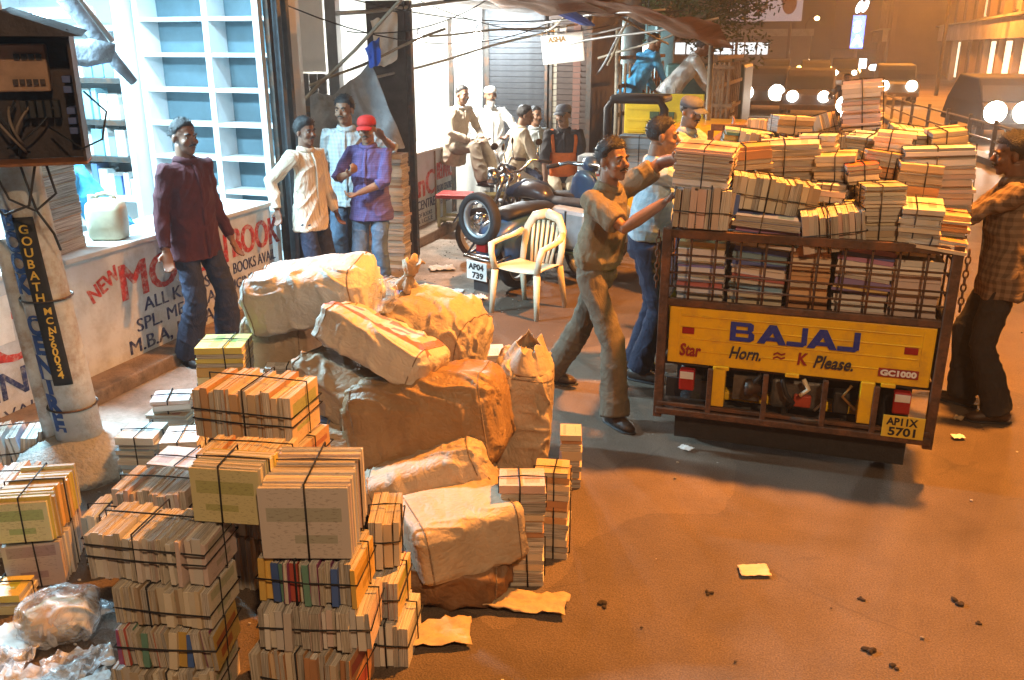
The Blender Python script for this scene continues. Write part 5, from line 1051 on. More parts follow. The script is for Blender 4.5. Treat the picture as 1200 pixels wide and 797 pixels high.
def motorcycle(label, loc, rz, tank, boxes):
    t = thing('motorcycle', label, 'motorcycle', loc, rz, 'parked two wheelers')
    wheel(t, (0, 0, .29), .29, .09, spokes=18, tw=.2); wheel(t, (0, 1.25, .29), .29, .08, spokes=18, tw=.2)
    def T(n, pts, r, m, **k): mb = MB(); mb.tube([Vector(p) for p in pts], r, k.pop('n', 10), **k); return mb.build(n, m, t, smooth=True)
    T('frame', [(0, .05, .32), (0, .35, .55), (0, .7, .68), (0, 1.0, .72), (0, .85, .38), (0, .45, .30), (0, .05, .32)], .022, STEELD)
    T('fuel_tank', [(0, .48, .72), (0, .6, .78), (0, .8, .80), (0, .98, .74)], [(.05, .03), (.11, .08), (.13, .09), (.07, .05)], tank, lat=(1, 0, 0))
    T('seat', [(0, -.18, .74), (0, .0, .745), (0, .3, .73), (0, .52, .74)], [(.08, .03), (.12, .045), (.12, .045), (.08, .03)], RUB, lat=(1, 0, 0))
    T('engine', [(0, .42, .36), (0, .55, .44), (0, .66, .54)], [(.11, .09), (.13, .13), (.09, .08)], MATS['engine_grey'], lat=(1, 0, 0))
    for s in (-1, 1):
        T('fork', [(s * .07, 1.25, .29), (s * .07, 1.08, .72), (s * .07, 1.02, .92)], .018, CHROME); T('shock_absorber', [(s * .12, .03, .32), (s * .12, .12, .66)], .022, CHROME)
    h = T('handlebar', [(-.36, .86, 1.03), (-.22, .98, 1.06), (-.08, 1.02, .95), (.08, 1.02, .95), (.22, .98, 1.06), (.36, .86, 1.03)], .013, CHROME)
    for s in (-1, 1):
        mb = MB(); mb.tube([(s * .27, .94, 1.05), (s * .37, .85, 1.03)], .018, 8); mb.build('grip', RUB, h, smooth=True); T('mirror_stem', [(s * .25, .96, 1.05), (s * .30, .98, 1.20)], .006, CHROME); mb = MB(); mb.ball((s * .31, .98, 1.23), (.05, .012, .035), 12, 8); mb.build('mirror', BLACK, t, smooth=True)
    mb = MB(); mb.lathe([(.02, -.08), (.08, -.04), (.095, .04), (.06, .06)], 18, mat=Matrix.Translation((0, 1.13, .90)) @ Matrix.Rotation(R_(-90), 4, 'X')); mb.build('headlamp', CHROME, t, smooth=True)
    T('mudguard', [(0, 1.55, .42), (0, 1.45, .58), (0, 1.25, .64), (0, 1.05, .58)], [(.05, .012)] * 4, tank, lat=(1, 0, 0)); T('mudguard', [(0, -.28, .40), (0, -.2, .58), (0, 0, .63), (0, .2, .58)], [(.06, .012)] * 4, tank, lat=(1, 0, 0))
    T('exhaust', [(.13, .6, .32), (.15, .3, .26), (.15, -.25, .30)], [.02, .025, .04], CHROME)
    T('stand', [(-.08, .5, .28), (-.24, .46, .02)], .012, STEELD)
    mb = MB(); mb.bb(-.05, .05, -.33, -.28, .55, .62); mb.build('tail_lamp', REDL, t, bevel=.01)
    if boxes:
        for s in (-1, 1):
            mb = MB(); mb.bb(s * .24 - .09, s * .24 + .09, -.26, .24, .36, .74); p = mb.build('pannier', M('pannier_silver', (.42, .48, .52), .35, .15, 8, metal=.3), t, bevel=.045)
            mb = MB(); mb.bb(s * .24 + s * .091 - .002, s * .24 + s * .091 + .004, -.02, .0, .38, .72); mb.build('lid_seam', BLACK, p)
    return t
motorcycle('motorcycle with silver side boxes parked behind the plastic chair', (-1.95, 8.12, 0), R_(62), M('tank_dark', (.05, .05, .06), .3, .2, coat=.4), True)
motorcycle('dark motorcycle parked beyond the scooter with its handlebar toward us', (-1.95, 8.75, 0), R_(100), M('tank_blue', (.03, .06, .13), .3, .2, coat=.4), False)

def chair():
    t = thing('plastic_chair', 'cream moulded plastic armchair standing on the road', 'chair', (-2.18, 6.96, 0), R_(164)); t.scale = (.94, .94, .94)
    # local: +y is the sitter's front
    P = []
    for j in range(9):
        y = -.20 + .05 * j; P.append([Vector((x * (.225 + .02 * (j / 8)), y, .405 + .02 * x * x + .012 * (j / 8) - (.02 if j == 8 else 0))) for x in [-1 + k / 5 for k in range(11)]])
    mb = MB(); mb.grid(P); mb.build('seat', CREAM, t, smooth=True, solid=.014, sub=1)
    for s in (-1, 1):
        mb = MB(); mb.tube([(s * .225, .21, .40), (s * .235, .225, .2), (s * .245, .24, 0)], [(.036, .026), (.030, .022), (.022, .018)], 10, lat=(1, .0, 0)); mb.build('leg', CREAM, t, smooth=True)
        mb = MB(); mb.tube([(s * .205, -.20, .41), (s * .215, -.24, .2), (s * .225, -.275, 0)], [(.036, .026), (.030, .022), (.022, .018)], 10, lat=(1, 0, 0)); mb.build('leg', CREAM, t, smooth=True)
        mb = MB(); mb.tube([(s * .225, .21, .41), (s * .255, .22, .55), (s * .27, .20, .63), (s * .27, .05, .645), (s * .25, -.12, .66), (s * .215, -.225, .70)], [(.030, .024), (.030, .022), (.036, .020), (.040, .018), (.036, .018), (.028, .018)], 10, lat=(1, 0, 0)); mb.build('armrest', CREAM, t, smooth=True)
        mb = MB(); mb.tube([(s * .20, -.20, .40), (s * .205, -.235, .55), (s * .19, -.27, .72), (s * .13, -.295, .82), (0, -.305, .855)], [(.034, .016), (.034, .016), (.040, .016), (.044, .022), (.046, .034)], 10, lat=(1, 0, 0)); mb.build('back_frame', CREAM, t, smooth=True)
    for k in range(6):
        x = -.125 + .05 * k; mb = MB(); mb.tube([(x * .8, -.205, .41), (x, -.245, .58), (x * 1.05, -.29, .80 - abs(x) * .25)], [(.016, .007)] * 3, 8, lat=(1, 0, 0)); mb.build('back_slat', CREAM, t, smooth=True)
chair()

def stool(label, loc, h, w, top, leg, rz):
    t = thing('stool', label, 'stool', loc, rz, 'stools by the far counter')
    mb = MB(); mb.bb(-w / 2, w / 2, -w * .42, w * .42, h - .05, h); mb.build('seat', top, t, bevel=.012)
    for sx in (-1, 1):
        for sy in (-1, 1): mb = MB(); mb.box((sx * (w / 2 - .03), sy * (w * .42 - .03), (h - .05) / 2), (.035, .035, h - .05)); mb.build('leg', leg, t, bevel=.003)
        mb = MB(); mb.bb(sx * (w / 2 - .03) - .012, sx * (w / 2 - .03) + .012, -w * .42 + .05, w * .42 - .05, .14, .175); mb.build('stretcher', leg, t)
    for sy in (-1, 1): mb = MB(); mb.bb(-w / 2 + .05, w / 2 - .05, sy * (w * .42 - .03) - .012, sy * (w * .42 - .03) + .012, .19, .225); mb.build('stretcher', leg, t)
stool('wooden stool with a red padded seat before the far counter', (-3.98, 9.75, .006), .50, .40, M('red_vinyl', (.42, .04, .04), .45, .1, 10), M('pale_green_wood', (.38, .38, .24), .7, .2), R_(8))
stool('plain wooden stool under the cream shirted man', (-3.42, 10.2, .006), .65, .40, WOOD, WOOD, R_(20)); stool('low wooden bench under the man in the orange vest', (-2.74, 10.05, 0), .66, .42, WOOD, WOOD, R_(10))
stool('wooden stool under the small dark haired man', (-3.36, 10.95, 0), .60, .38, WOOD, WOOD, R_(0)); stool('small yellow wooden stool by the sitting old man', (-3.70, 10.45, .006), .40, .34, M('yellow_wood', (.45, .30, .08), .7, .2), M('yellow_wood', (.45, .30, .08)), R_(30))

def far_vehicles():
    # black framed goods carrier with a yellow cab, parked ahead on the left
    t = thing('goods_carrier', 'dark framed goods carrier with a yellow cab beyond the loaders', 'goods carrier', (-1.78, 9.4, 0), R_(-2))
    def P(n, a, m, par=None, **k): mb = MB(); mb.bb(*a); return mb.build(n, m, par or t, **k)
    mb = MB(); mb.tube([(-.30, 0, .55), (-.30, 0, 1.55), (-.24, 0, 1.64), (.24, 0, 1.64), (.30, 0, 1.55), (.30, 0, .55)], .045, 10); mb.build('tail_hoop', BLACK, t, smooth=True)
    P('hood_top', (-.29, .29, .0, .5, 1.60, 1.68), BLACK, bevel=.03); P('load_bed', (-.60, .60, .05, 1.6, .50, .62), STEELD); P('tail_board', (-.60, .60, .0, .05, .42, .74), YEL, bevel=.01)
    P('cab_roof', (.30, 1.05, .25, 1.25, 1.20, 1.38), YEL, bevel=.06); P('cab_shell', (.32, 1.03, .30, 1.2, .40, 1.22), YEL, bevel=.04)
    wheel(t, (-.50, .35, .25), .25, .12); wheel(t, (.50, .35, .25), .25, .12)
    bundle('bundle of pale books standing inside the dark hoop', (-1.78, 9.78, .625), 0, .46, .30, .62, 'flat', 12, 'bluewhite', 'bundles on the far carrier'); bundle('white bundle of books beside the dark hoop', (-2.26, 9.42, .625), 0, .24, .24, .55, 'flat', 7, 'white', 'bundles on the far carrier') if False else None
    q = thing('white_parcel', 'white wrapped parcel with a red band left of the dark hoop', 'parcel', (-2.28, 9.75, 0)); mb = MB(); mb.bb(-.17, .17, -.15, .15, .62, 1.02); mb.build('wrapping', WHITE, q, bevel=.02); mb = MB(); mb.bb(-.172, .172, -.152, .152, .80, .83); mb.build('band', RED, q)
    mb = MB(); mb.bb(-.17, .17, -.15, .15, 0, .618); mb.build('crate', WOOD, q, bevel=.01)
    # yellow lorry with slatted sides
    t = thing('lorry', 'yellow lorry with slatted wooden sides carrying two men', 'lorry', (-1.82, 11.5, 0), R_(-1))
    P('load_floor', (-.62, .62, .05, 3.4, .66, .76), WOOD); P('tail_board', (-.50, .50, -.02, .02, .70, 1.60), YEL2, bevel=.01)
    for z in (1.12, 1.26, 1.40): P('tail_rib', (-.46, .46, -.035, -.021, z, z + .03), YEL2)
    for x in (-.17, .02): P('dark_emblem', (x, x + .12, -.040, -.022, 1.29, 1.38), M('emblem_green', (.05, .10, .05), .6, .2))
    for s in (-1, 1):
        for k in range(12): P('side_slat', (s * .60 - .012, s * .60 + .012, .1 + .27 * k, .16 + .27 * k, .76, 1.95), WOOD)
        for z in (1.3, 1.65, 2.0): P('side_rail', (s * .60 - .022 if s < 0 else .613, s * .60 - .013 if s < 0 else .622, .05, 3.35, z, z + .05), WOOD)
    for k in range(5): P('corner_slat', (.52 + .06 * k, .545 + .06 * k, -.02, .02, 1.02, 1.98), WOOD)
    for z in (1.9, 1.45): P('corner_rail', (.50, .84, -.035, -.021, z, z + .04), WOOD)
    P('chassis', (-.55, .55, .1, 4.8, .42, .65), STEELD); P('cab_shell', (-.64, .64, 3.5, 5.0, .6, 1.9), M('cab_green', (.03, .06, .05), .4, .2), bevel=.06)
    for x in (-.5, .5): wheel(t, (x, .9, .38), .38, .2)
    for x in (-.5, .5): wheel(t, (x, 4.3, .38), .38, .2)
    bundle('heap of pale books in the yellow lorry behind the bending men', (-1.55, 13.9, .762), 0, .8, .5, .62, 'flat', 10, 'mixed', 'bundles on the far carrier', strings=0, rag=2)
far_vehicles()
# ================================================================== the heap: tied bundles, sacks, litter
def heap_books():
    g = 'tied book bundles in the heap'
    def B(lab, x, y, z, rz, L, D, H_, mode, n, pal, **k):
        q = zlib.crc32(lab.encode()); k['rag'] = k.get('rag', 1) * 1.35; k.setdefault('tilt', (0, 0))
        return bundle(lab, (x - .035, y, z), R_(rz + q % 9 - 4), L * .90, D * .92, H_, mode, n, pal, k.pop('g', g), **k)
    # front left column
    B('lowest bundle of the front left column, cut by the picture edge', -1.90, 2.06, 0.0, 12, .40, .24, .165, 'up', 15, 'beige', strings=2, rag=1.2)
    B('third bundle down the front left column, its books leaning', -1.88, 2.08, .17, 16, .38, .24, .15, 'up', 14, 'mixed', strings=1, rag=1.3, lean=R_(-4))
    B('second bundle down the front left column', -1.88, 2.10, .325, 13, .37, .24, .145, 'up', 14, 'beige', strings=2, rag=1)
    B('wide top bundle of the front left column with thin upright books', -1.93, 2.12, .475, 13, .46, .25, .175, 'up', 19, 'white', strings=3, rag=1.4)
    B('bundle of yellow striped magazines on the front left column', -1.70, 2.24, .655, 10, .27, .17, .205, 'front', 8, 'yellow', strings=1, rag=.5)
    B('bundle of orange edged books behind the striped magazines', -1.80, 2.46, .60, 8, .34, .20, .19, 'up', 11, 'orange', strings=1, rag=1)
    # front right column
    B('lowest bundle of the front right column, cut by the picture edge', -1.45, 2.24, 0.0, 10, .40, .26, .22, 'up', 15, 'orange', strings=2, rag=1.2)
    B('bundle with a white red edged cover second from the ground at the right', -1.42, 2.27, .225, 12, .42, .26, .155, 'up', 16, 'white', strings=1, rag=1.3)
    B('bundle of dark spined books under the big white magazines', -1.44, 2.29, .385, 12, .38, .25, .165, 'up', 15, 'mixed', strings=2, rag=1.2)
    B('large bundle of white magazines facing us on the right column', -1.46, 2.34, .555, 14, .33, .34, .27, 'front', 14, 'white', strings=1, rag=.7)
    B('small orange bundle poking out right of the white magazines', -1.33, 2.60, .36, 20, .12, .26, .20, 'up', 4, 'orange', strings=1)
    B('blue and yellow spined bundle at the right edge of the column', -1.30, 2.52, .19, 16, .15, .24, .165, 'up', 6, 'bright', strings=1)
    B('white bundle at the bottom right of the front column', -1.27, 2.52, .0, 14, .16, .26, .185, 'up', 5, 'white', strings=2)
    # middle tower
    B('bottom bundle at the foot of the middle tower', -1.94, 2.80, 0, 4, .44, .30, .25, 'up', 15, 'beige', strings=0); B('second bundle from the ground in the middle tower', -1.94, 2.80, .255, 4, .44, .30, .245, 'up', 15, 'beige', strings=0)
    B('lower thick bundle of the middle tower with orange page edges', -1.92, 2.76, .505, 6, .46, .28, .20, 'up', 16, 'orange', strings=2, rag=1)
    B('top bundle of the middle tower, a dark cover on its right end', -1.95, 2.75, .71, 3, .46, .27, .215, 'up', 15, 'orange', strings=3, rag=1)
    # behind the tower
    B('bottom bundle of the rear stack standing on the ground', -2.68, 3.52, 0, 10, .34, .28, .27, 'up', 10, 'beige', strings=0); B('lower beige bundle of the rear stack', -2.68, 3.52, .275, 10, .33, .27, .25, 'flat', 8, 'beige', strings=1)
    B('square white topped bundle with an orange end on the rear stack', -2.66, 3.50, .53, 20, .26, .24, .24, 'flat', 7, 'yellow', strings=1, rag=.5)
    B('grey white bundle tucked behind the square bundle', -2.44, 3.74, .30, 25, .28, .20, .30, 'flat', 9, 'bluewhite', strings=1)
    B('white paper bundle perched at the left back of the heap', -3.02, 3.50, .36, 25, .22, .18, .07, 'flat', 3, 'white', strings=1); B('beige bundle under the perched white paper bundle', -3.02, 3.50, 0, 15, .24, .22, .355, 'flat', 9, 'beige', strings=0)
    B('tall blue white stack beside the pole footing', -2.98, 3.22, 0, 18, .22, .22, .36, 'flat', 12, 'bluewhite', strings=1, rag=1)
    B('white topped stack right of the blue white stack', -2.72, 3.20, 0, 22, .20, .22, .38, 'flat', 11, 'white', strings=1, rag=1)
    B('bundle of orange white booklets in front of the blue white stack', -2.60, 2.98, 0, 12, .27, .24, .26, 'up', 10, 'beige', strings=0); B('tied booklets with pink covers lying above the beige bundle', -2.52, 2.94, .265, 10, .26, .22, .15, 'flat', 6, 'pinkwhite', strings=1, rag=1.5)
    B('low white bundle tied with dark string at the left of the tower', -2.72, 2.72, 0, 14, .26, .22, .25, 'up', 10, 'bluewhite', strings=2, rag=.8)
    B('beige filler bundle between the tower and the left column', -2.28, 2.52, 0, 10, .36, .26, .42, 'flat', 14, 'beige', strings=0)
    B('pale thin books on the filler bundle', -2.26, 2.50, .425, 8, .34, .24, .14, 'up', 12, 'pinkwhite', strings=1, rag=1.2)
    # far left group
    g2 = 'tied book bundles left of the heap'
    B('bundle of white magazines with a grey photo cover at the far left', -2.96, 2.53, 0, 28, .26, .34, .215, 'front', 12, 'white', g=g2, strings=1)
    B('bundle of yellow covered magazines stacked on the far left group', -2.95, 2.53, .22, 26, .25, .35, .20, 'front', 13, 'yellow', g=g2, strings=1, rag=1)
    B('small beige bundle on the ground right of the yellow magazines', -2.68, 2.62, 0, 38, .20, .16, .16, 'up', 7, 'beige', g=g2, strings=1)
    B('leaning row of pale books at the left picture edge', -3.28, 2.62, .18, 30, .30, .30, .18, 'up', 10, 'pinkwhite', g=g2, strings=1, rag=1.4, lean=R_(7)); B('flat books under the leaning row at the left edge', -3.28, 2.62, 0, 30, .30, .30, .175, 'flat', 6, 'mixed', g=g2, strings=0)
    B('flat tan bundle on the ground near the plastic bag', -2.90, 2.26, 0, 20, .22, .16, .09, 'flat', 3, 'yellow', g=g2, strings=1)
    B('blue white bundle lying beside the pole against the counter', -3.92, 3.30, .008, 35, .30, .26, .20, 'up', 10, 'bluewhite', g=g2, strings=1, lean=R_(8), rag=1.5); B('orange patterned bundle at the left picture edge', -4.02, 3.02, .008, 40, .22, .22, .22, 'front', 8, 'orange', g=g2, strings=0)
    # right front stack
    g3 = 'tied book bundles right of the sacks'
    B('lowest reddish bundle of the small stack on the road', -.965, 3.12, 0, 14, .21, .17, .185, 'flat', 6, 'orange', g=g3, strings=1, rag=.8)
    B('middle bundle of the small stack on the road', -.962, 3.12, .19, 15, .21, .17, .15, 'flat', 4, 'orange', g=g3, strings=0)
    B('brown covered top bundle of the small stack on the road', -.962, 3.12, .343, 16, .21, .17, .135, 'flat', 3, 'pinkwhite', g=g3, strings=1, rag=.5)
    B('tall brown bundle just behind the small stack', -.90, 3.36, 0, 10, .17, .15, .42, 'flat', 14, 'orange', g=g3, strings=1, rag=.8)
    B('narrow brown stack with a white packet beside the upright sack', -.99, 4.02, 0, 12, .12, .16, .30, 'flat', 9, 'orange', g=g3, strings=0)
    B('row of colourful upright books standing beyond the sacks', -3.28, 6.72, .006, -8, .34, .18, .24, 'up', 11, 'bright', g='odd bundles on the pavement', strings=1, rag=1)
    B('flat pale bundle lying between the sacks and the upright sack', -1.62, 4.30, .52, 20, .34, .22, .05, 'flat', 2, 'white', g=g3, strings=0)
heap_books()

def sack_mat(name, col, dirt, print_=None, rough=.6):
    m, N, L, b = nodes(name); tc = N.new('ShaderNodeTexCoord'); co = tc.outputs['Object']
    n = N.new('ShaderNodeTexNoise'); n.inputs['Scale'].default_value = 3.2; n.inputs['Detail'].default_value = 7; n.inputs['Roughness'].default_value = .7; L.new(co, n.inputs['Vector'])
    rp = N.new('ShaderNodeValToRGB'); e = rp.color_ramp.elements; e[0].position = .34; e[1].position = .66; e[0].color = list(dirt) + [1]; e[1].color = list(col) + [1]; L.new(n.outputs[0], rp.inputs[0]); out = rp.outputs[0]
    sp = N.new('ShaderNodeSeparateXYZ'); L.new(co, sp.inputs[0])
    if print_:
        def band(ax, lo, hi): return mathn(N, L, 'MULTIPLY', mathn(N, L, 'GREATER_THAN', sp.outputs[ax], lo), mathn(N, L, 'LESS_THAN', sp.outputs[ax], hi))
        def mixin(f, c):
            nonlocal out
            mx = N.new('ShaderNodeMix'); mx.data_type = 'RGBA'; mx.inputs[7].default_value = list(c) + [1]; L.new(f, mx.inputs[0]); L.new(out, mx.inputs[6]); out = mx.outputs[2]
        up = mathn(N, L, 'GREATER_THAN', sp.outputs[2], .02)
        for ax, lo, hi, ax2, lo2, hi2, c in print_:
            f = mathn(N, L, 'MULTIPLY', mathn(N, L, 'MULTIPLY', band(ax, lo, hi), band(ax2, lo2, hi2)), up)
            g = mathn(N, L, 'GREATER_THAN', n.outputs[0], .36); mixin(mathn(N, L, 'MULTIPLY', mathn(N, L, 'MULTIPLY', f, g), .85), c)
    L.new(out, b.inputs['Base Color']); b.inputs['Roughness'].default_value = rough
    n2 = N.new('ShaderNodeTexNoise'); n2.inputs['Scale'].default_value = 130; n2.inputs['Detail'].default_value = 2; L.new(co, n2.inputs['Vector'])
    bp = N.new('ShaderNodeBump'); bp.inputs['Strength'].default_value = .3; bp.inputs['Distance'].default_value = .004; L.new(n2.outputs[0], bp.inputs['Height']); L.new(bp.outputs[0], b.inputs['Normal'])
    wn = N.new('ShaderNodeTexNoise'); wn.inputs['Scale'].default_value = 4; wn.inputs['Detail'].default_value = 3; L.new(co, wn.inputs['Vector'])
    wp = N.new('ShaderNodeMix'); wp.data_type = 'RGBA'; wp.blend_type = 'ADD'; wp.inputs[0].default_value = .16; L.new(co, wp.inputs[6]); L.new(wn.outputs['Color'], wp.inputs[7])
    hs = None
    for sc_, k_ in (((3.2, 8, 8), .35), ((14, 8, 12), .55), ((28, 40, 34), .42)):
        mp = N.new('ShaderNodeMapping'); mp.inputs['Scale'].default_value = sc_; mp.inputs['Rotation'].default_value = (.4, .3, .7 * k_); L.new(wp.outputs[2], mp.inputs['Vector'])
        v = N.new('ShaderNodeTexVoronoi'); v.feature = 'DISTANCE_TO_EDGE'; v.inputs['Scale'].default_value = 1; L.new(mp.outputs[0], v.inputs['Vector'])
        h = mathn(N, L, 'MULTIPLY', mathn(N, L, 'MINIMUM', v.outputs['Distance'], .30), k_); hs = h if hs is None else mathn(N, L, 'ADD', hs, h)
    b2 = N.new('ShaderNodeBump'); b2.inputs['Strength'].default_value = .55; b2.inputs['Distance'].default_value = .022; L.new(hs, b2.inputs['Height']); L.new(b2.outputs[0], bp.inputs['Normal'])
    return m
SK_CREAM = sack_mat('sack_cream', (.50, .40, .29), (.36, .28, .19)); SK_WHITE = sack_mat('sack_white', (.56, .54, .50), (.45, .42, .38)); SK_BROWN = sack_mat('sack_brown', (.34, .22, .11), (.23, .14, .065), rough=.5); SK_TAN = sack_mat('sack_tan', (.40, .30, .20), (.29, .21, .13))
SK_DARK = sack_mat('sack_dark_brown', (.22, .12, .055), (.13, .07, .035))
SK_PRINT = sack_mat('sack_printed', (.62, .55, .47), (.50, .43, .35), [(1, -.125, -.085, 0, -.30, .28, (.42, .06, .03)), (0, .20, .245, 1, -.08, .15, (.45, .08, .04)), (0, -.02, .17, 1, .03, .085, (.17, .10, .09)), (0, -.12, -.03, 1, .06, .12, (.20, .11, .10)), (0, .03, .12, 1, -.05, -.01, (.18, .10, .09)), (0, -.22, -.14, 1, -.04, .0, (.17, .10, .10))])

def plastic_mat():
    m, N, L, b = nodes('clear_plastic'); b.inputs['Base Color'].default_value = (.75, .78, .82, 1); b.inputs['Roughness'].default_value = .18
    tc = N.new('ShaderNodeTexCoord'); n = N.new('ShaderNodeTexNoise'); n.inputs['Scale'].default_value = 14; n.inputs['Detail'].default_value = 5; n.inputs['Distortion'].default_value = 1.5; L.new(tc.outputs['Object'], n.inputs['Vector'])
    rp = N.new('ShaderNodeValToRGB'); e = rp.color_ramp.elements; e[0].position = .42; e[1].position = .62; e[0].color = (.12, .12, .12, 1); e[1].color = (.62, .62, .62, 1); L.new(n.outputs[0], rp.inputs[0]); L.new(rp.outputs[0], b.inputs['Alpha'])
    bp = N.new('ShaderNodeBump'); bp.inputs['Strength'].default_value = .9; bp.inputs['Distance'].default_value = .02; L.new(n.outputs[0], bp.inputs['Height']); L.new(bp.outputs[0], b.inputs['Normal'])
    return m
PLAST = plastic_mat()
SEAM = M('seam_thread', (.30, .22, .15), .9, .3, 120, .6, 200)
def sack(label, c, dims, rot, mat, seed, e=.42, p=5.0, wr=1.0, ears=True, name='sack', cat='sack', group='filled sacks in the heap', flat=.35, taper=0.0, open_top=False, tie=None, bulge=.0):
    L, D, H_ = dims; rings = []; n, m = 110, 76; V = Vector
    for i in range(m + 1):
        s = -1 + 2 * i / m; s = math.copysign(1 - (1 - abs(s)) ** 1.35, s); s = max(-.9995, min(.9995, s))
        wid = (1 - abs(s) ** p) ** (1 / p); ring = []
        for k in range(n):
            a = 2 * math.pi * k / n; ca, sa = math.cos(a), math.sin(a)
            y = math.copysign(abs(ca) ** e, ca); z = math.copysign(abs(sa) ** (e if sa > 0 else e * (1 - flat)), sa)
            tp = 1 - taper * (s + 1) / 2
            w_ = wid * tp; q = V((s * L / 2, y * D / 2 * w_ * (1 + bulge * (1 - s * s)), z * H_ / 2 * (w_ if not open_top else max(w_, .02))))
            u = V((q.x + seed * 3.1, q.y + seed, q.z)); wv = noise.noise_vector(u * 3.0) * .10
            f = noise.noise(u * 3.2) * .020
            dd = noise.voronoi((u + wv) * 5.0)[0]; f += (min(.35, dd[1] - dd[0]) - .15) * .007
            dd = noise.voronoi(V((u.x * 7, u.y * 13, u.z * 13)) + wv * 16)[0]; f += (min(.4, dd[1] - dd[0]) - .2) * .005
            rd = 1 - abs(noise.noise(V((u.x * 5, u.y * 14 + u.x * 6, u.z * 14)) + wv * 8)) * 4; f += max(0, rd) * .017
            f *= wr * min(1, max(D, H_) / .3) * (.35 if sa < -.75 else 1)
            d = V((0, y, z)); d = d.normalized() if d.length > 0 else d
            q = q + V((0, d.y, d.z)) * f + V((math.copysign(1, s) * abs(s) ** 4 * f * .7, 0, 0)); ring.append(q)
        rings.append(ring)
    t = thing(name, label, cat, c, 0, group, rot=tuple(R_(x) for x in rot))
    mb = MB(); mb.loft(rings); mb.build('sack_cloth', mat, t, smooth=True)
    if False:                                        # sewn, pinched corners
        for sx in (-1, 1):
            for sy in (-1, 1):
                q = V((sx * L * .47, sy * D * .42, 0)); mb = MB(); mb.tube([q, q + V((sx * .03, sy * .012, .008)), q + V((sx * .05, sy * .022, .012))], [(.045, .03), (.03, .014), (.012, .006)], 8); mb.build('corner_ear', mat, t, smooth=True)
    if mat is not PLAST and cat == 'sack':           # stitched seams near both ends
        for i in (11, m - 11):
            c0 = sum(rings[i], V((0, 0, 0))) / n; mb = MB(); mb.tube([c0 + (q - c0) * 1.004 for q in rings[i][::2]], .0035, 5, close=True); mb.build('seam', SEAM, t, smooth=True)
    if tie:                                          # gathered neck with string tail
        q = V(tie); 
        P = [q + V((0, 0, -.02)), q + V((.0, 0, .03)), q + V((.01, .0, .06)), q + V((.02, -.01, .11)), q + V((.03, -.01, .15))]; mb = MB(); rings = []
        for j, (pt, r) in enumerate(zip(P, (.07, .035, .018, .035, .05))):
            rings.append([pt + V((r * (1 + .35 * math.sin(5 * a + j)) * math.cos(a), r * (1 + .35 * math.sin(5 * a + j)) * math.sin(a), .02 * math.sin(3 * a + j * 2) * (j > 2))) for a in [k * 2 * math.pi / 24 for k in range(24)]])
        mb.loft(rings, cap=False); mb.build('gathered_neck', mat, t, smooth=True, solid=.003)
        mb = MB(); mb.tube([q + V((.028 * math.cos(a) + .01, .028 * math.sin(a), .06)) for a in [k * math.pi / 6 for k in range(12)]], .005, 6, close=True); mb.build('tie_string', JUTE, t)
    return t

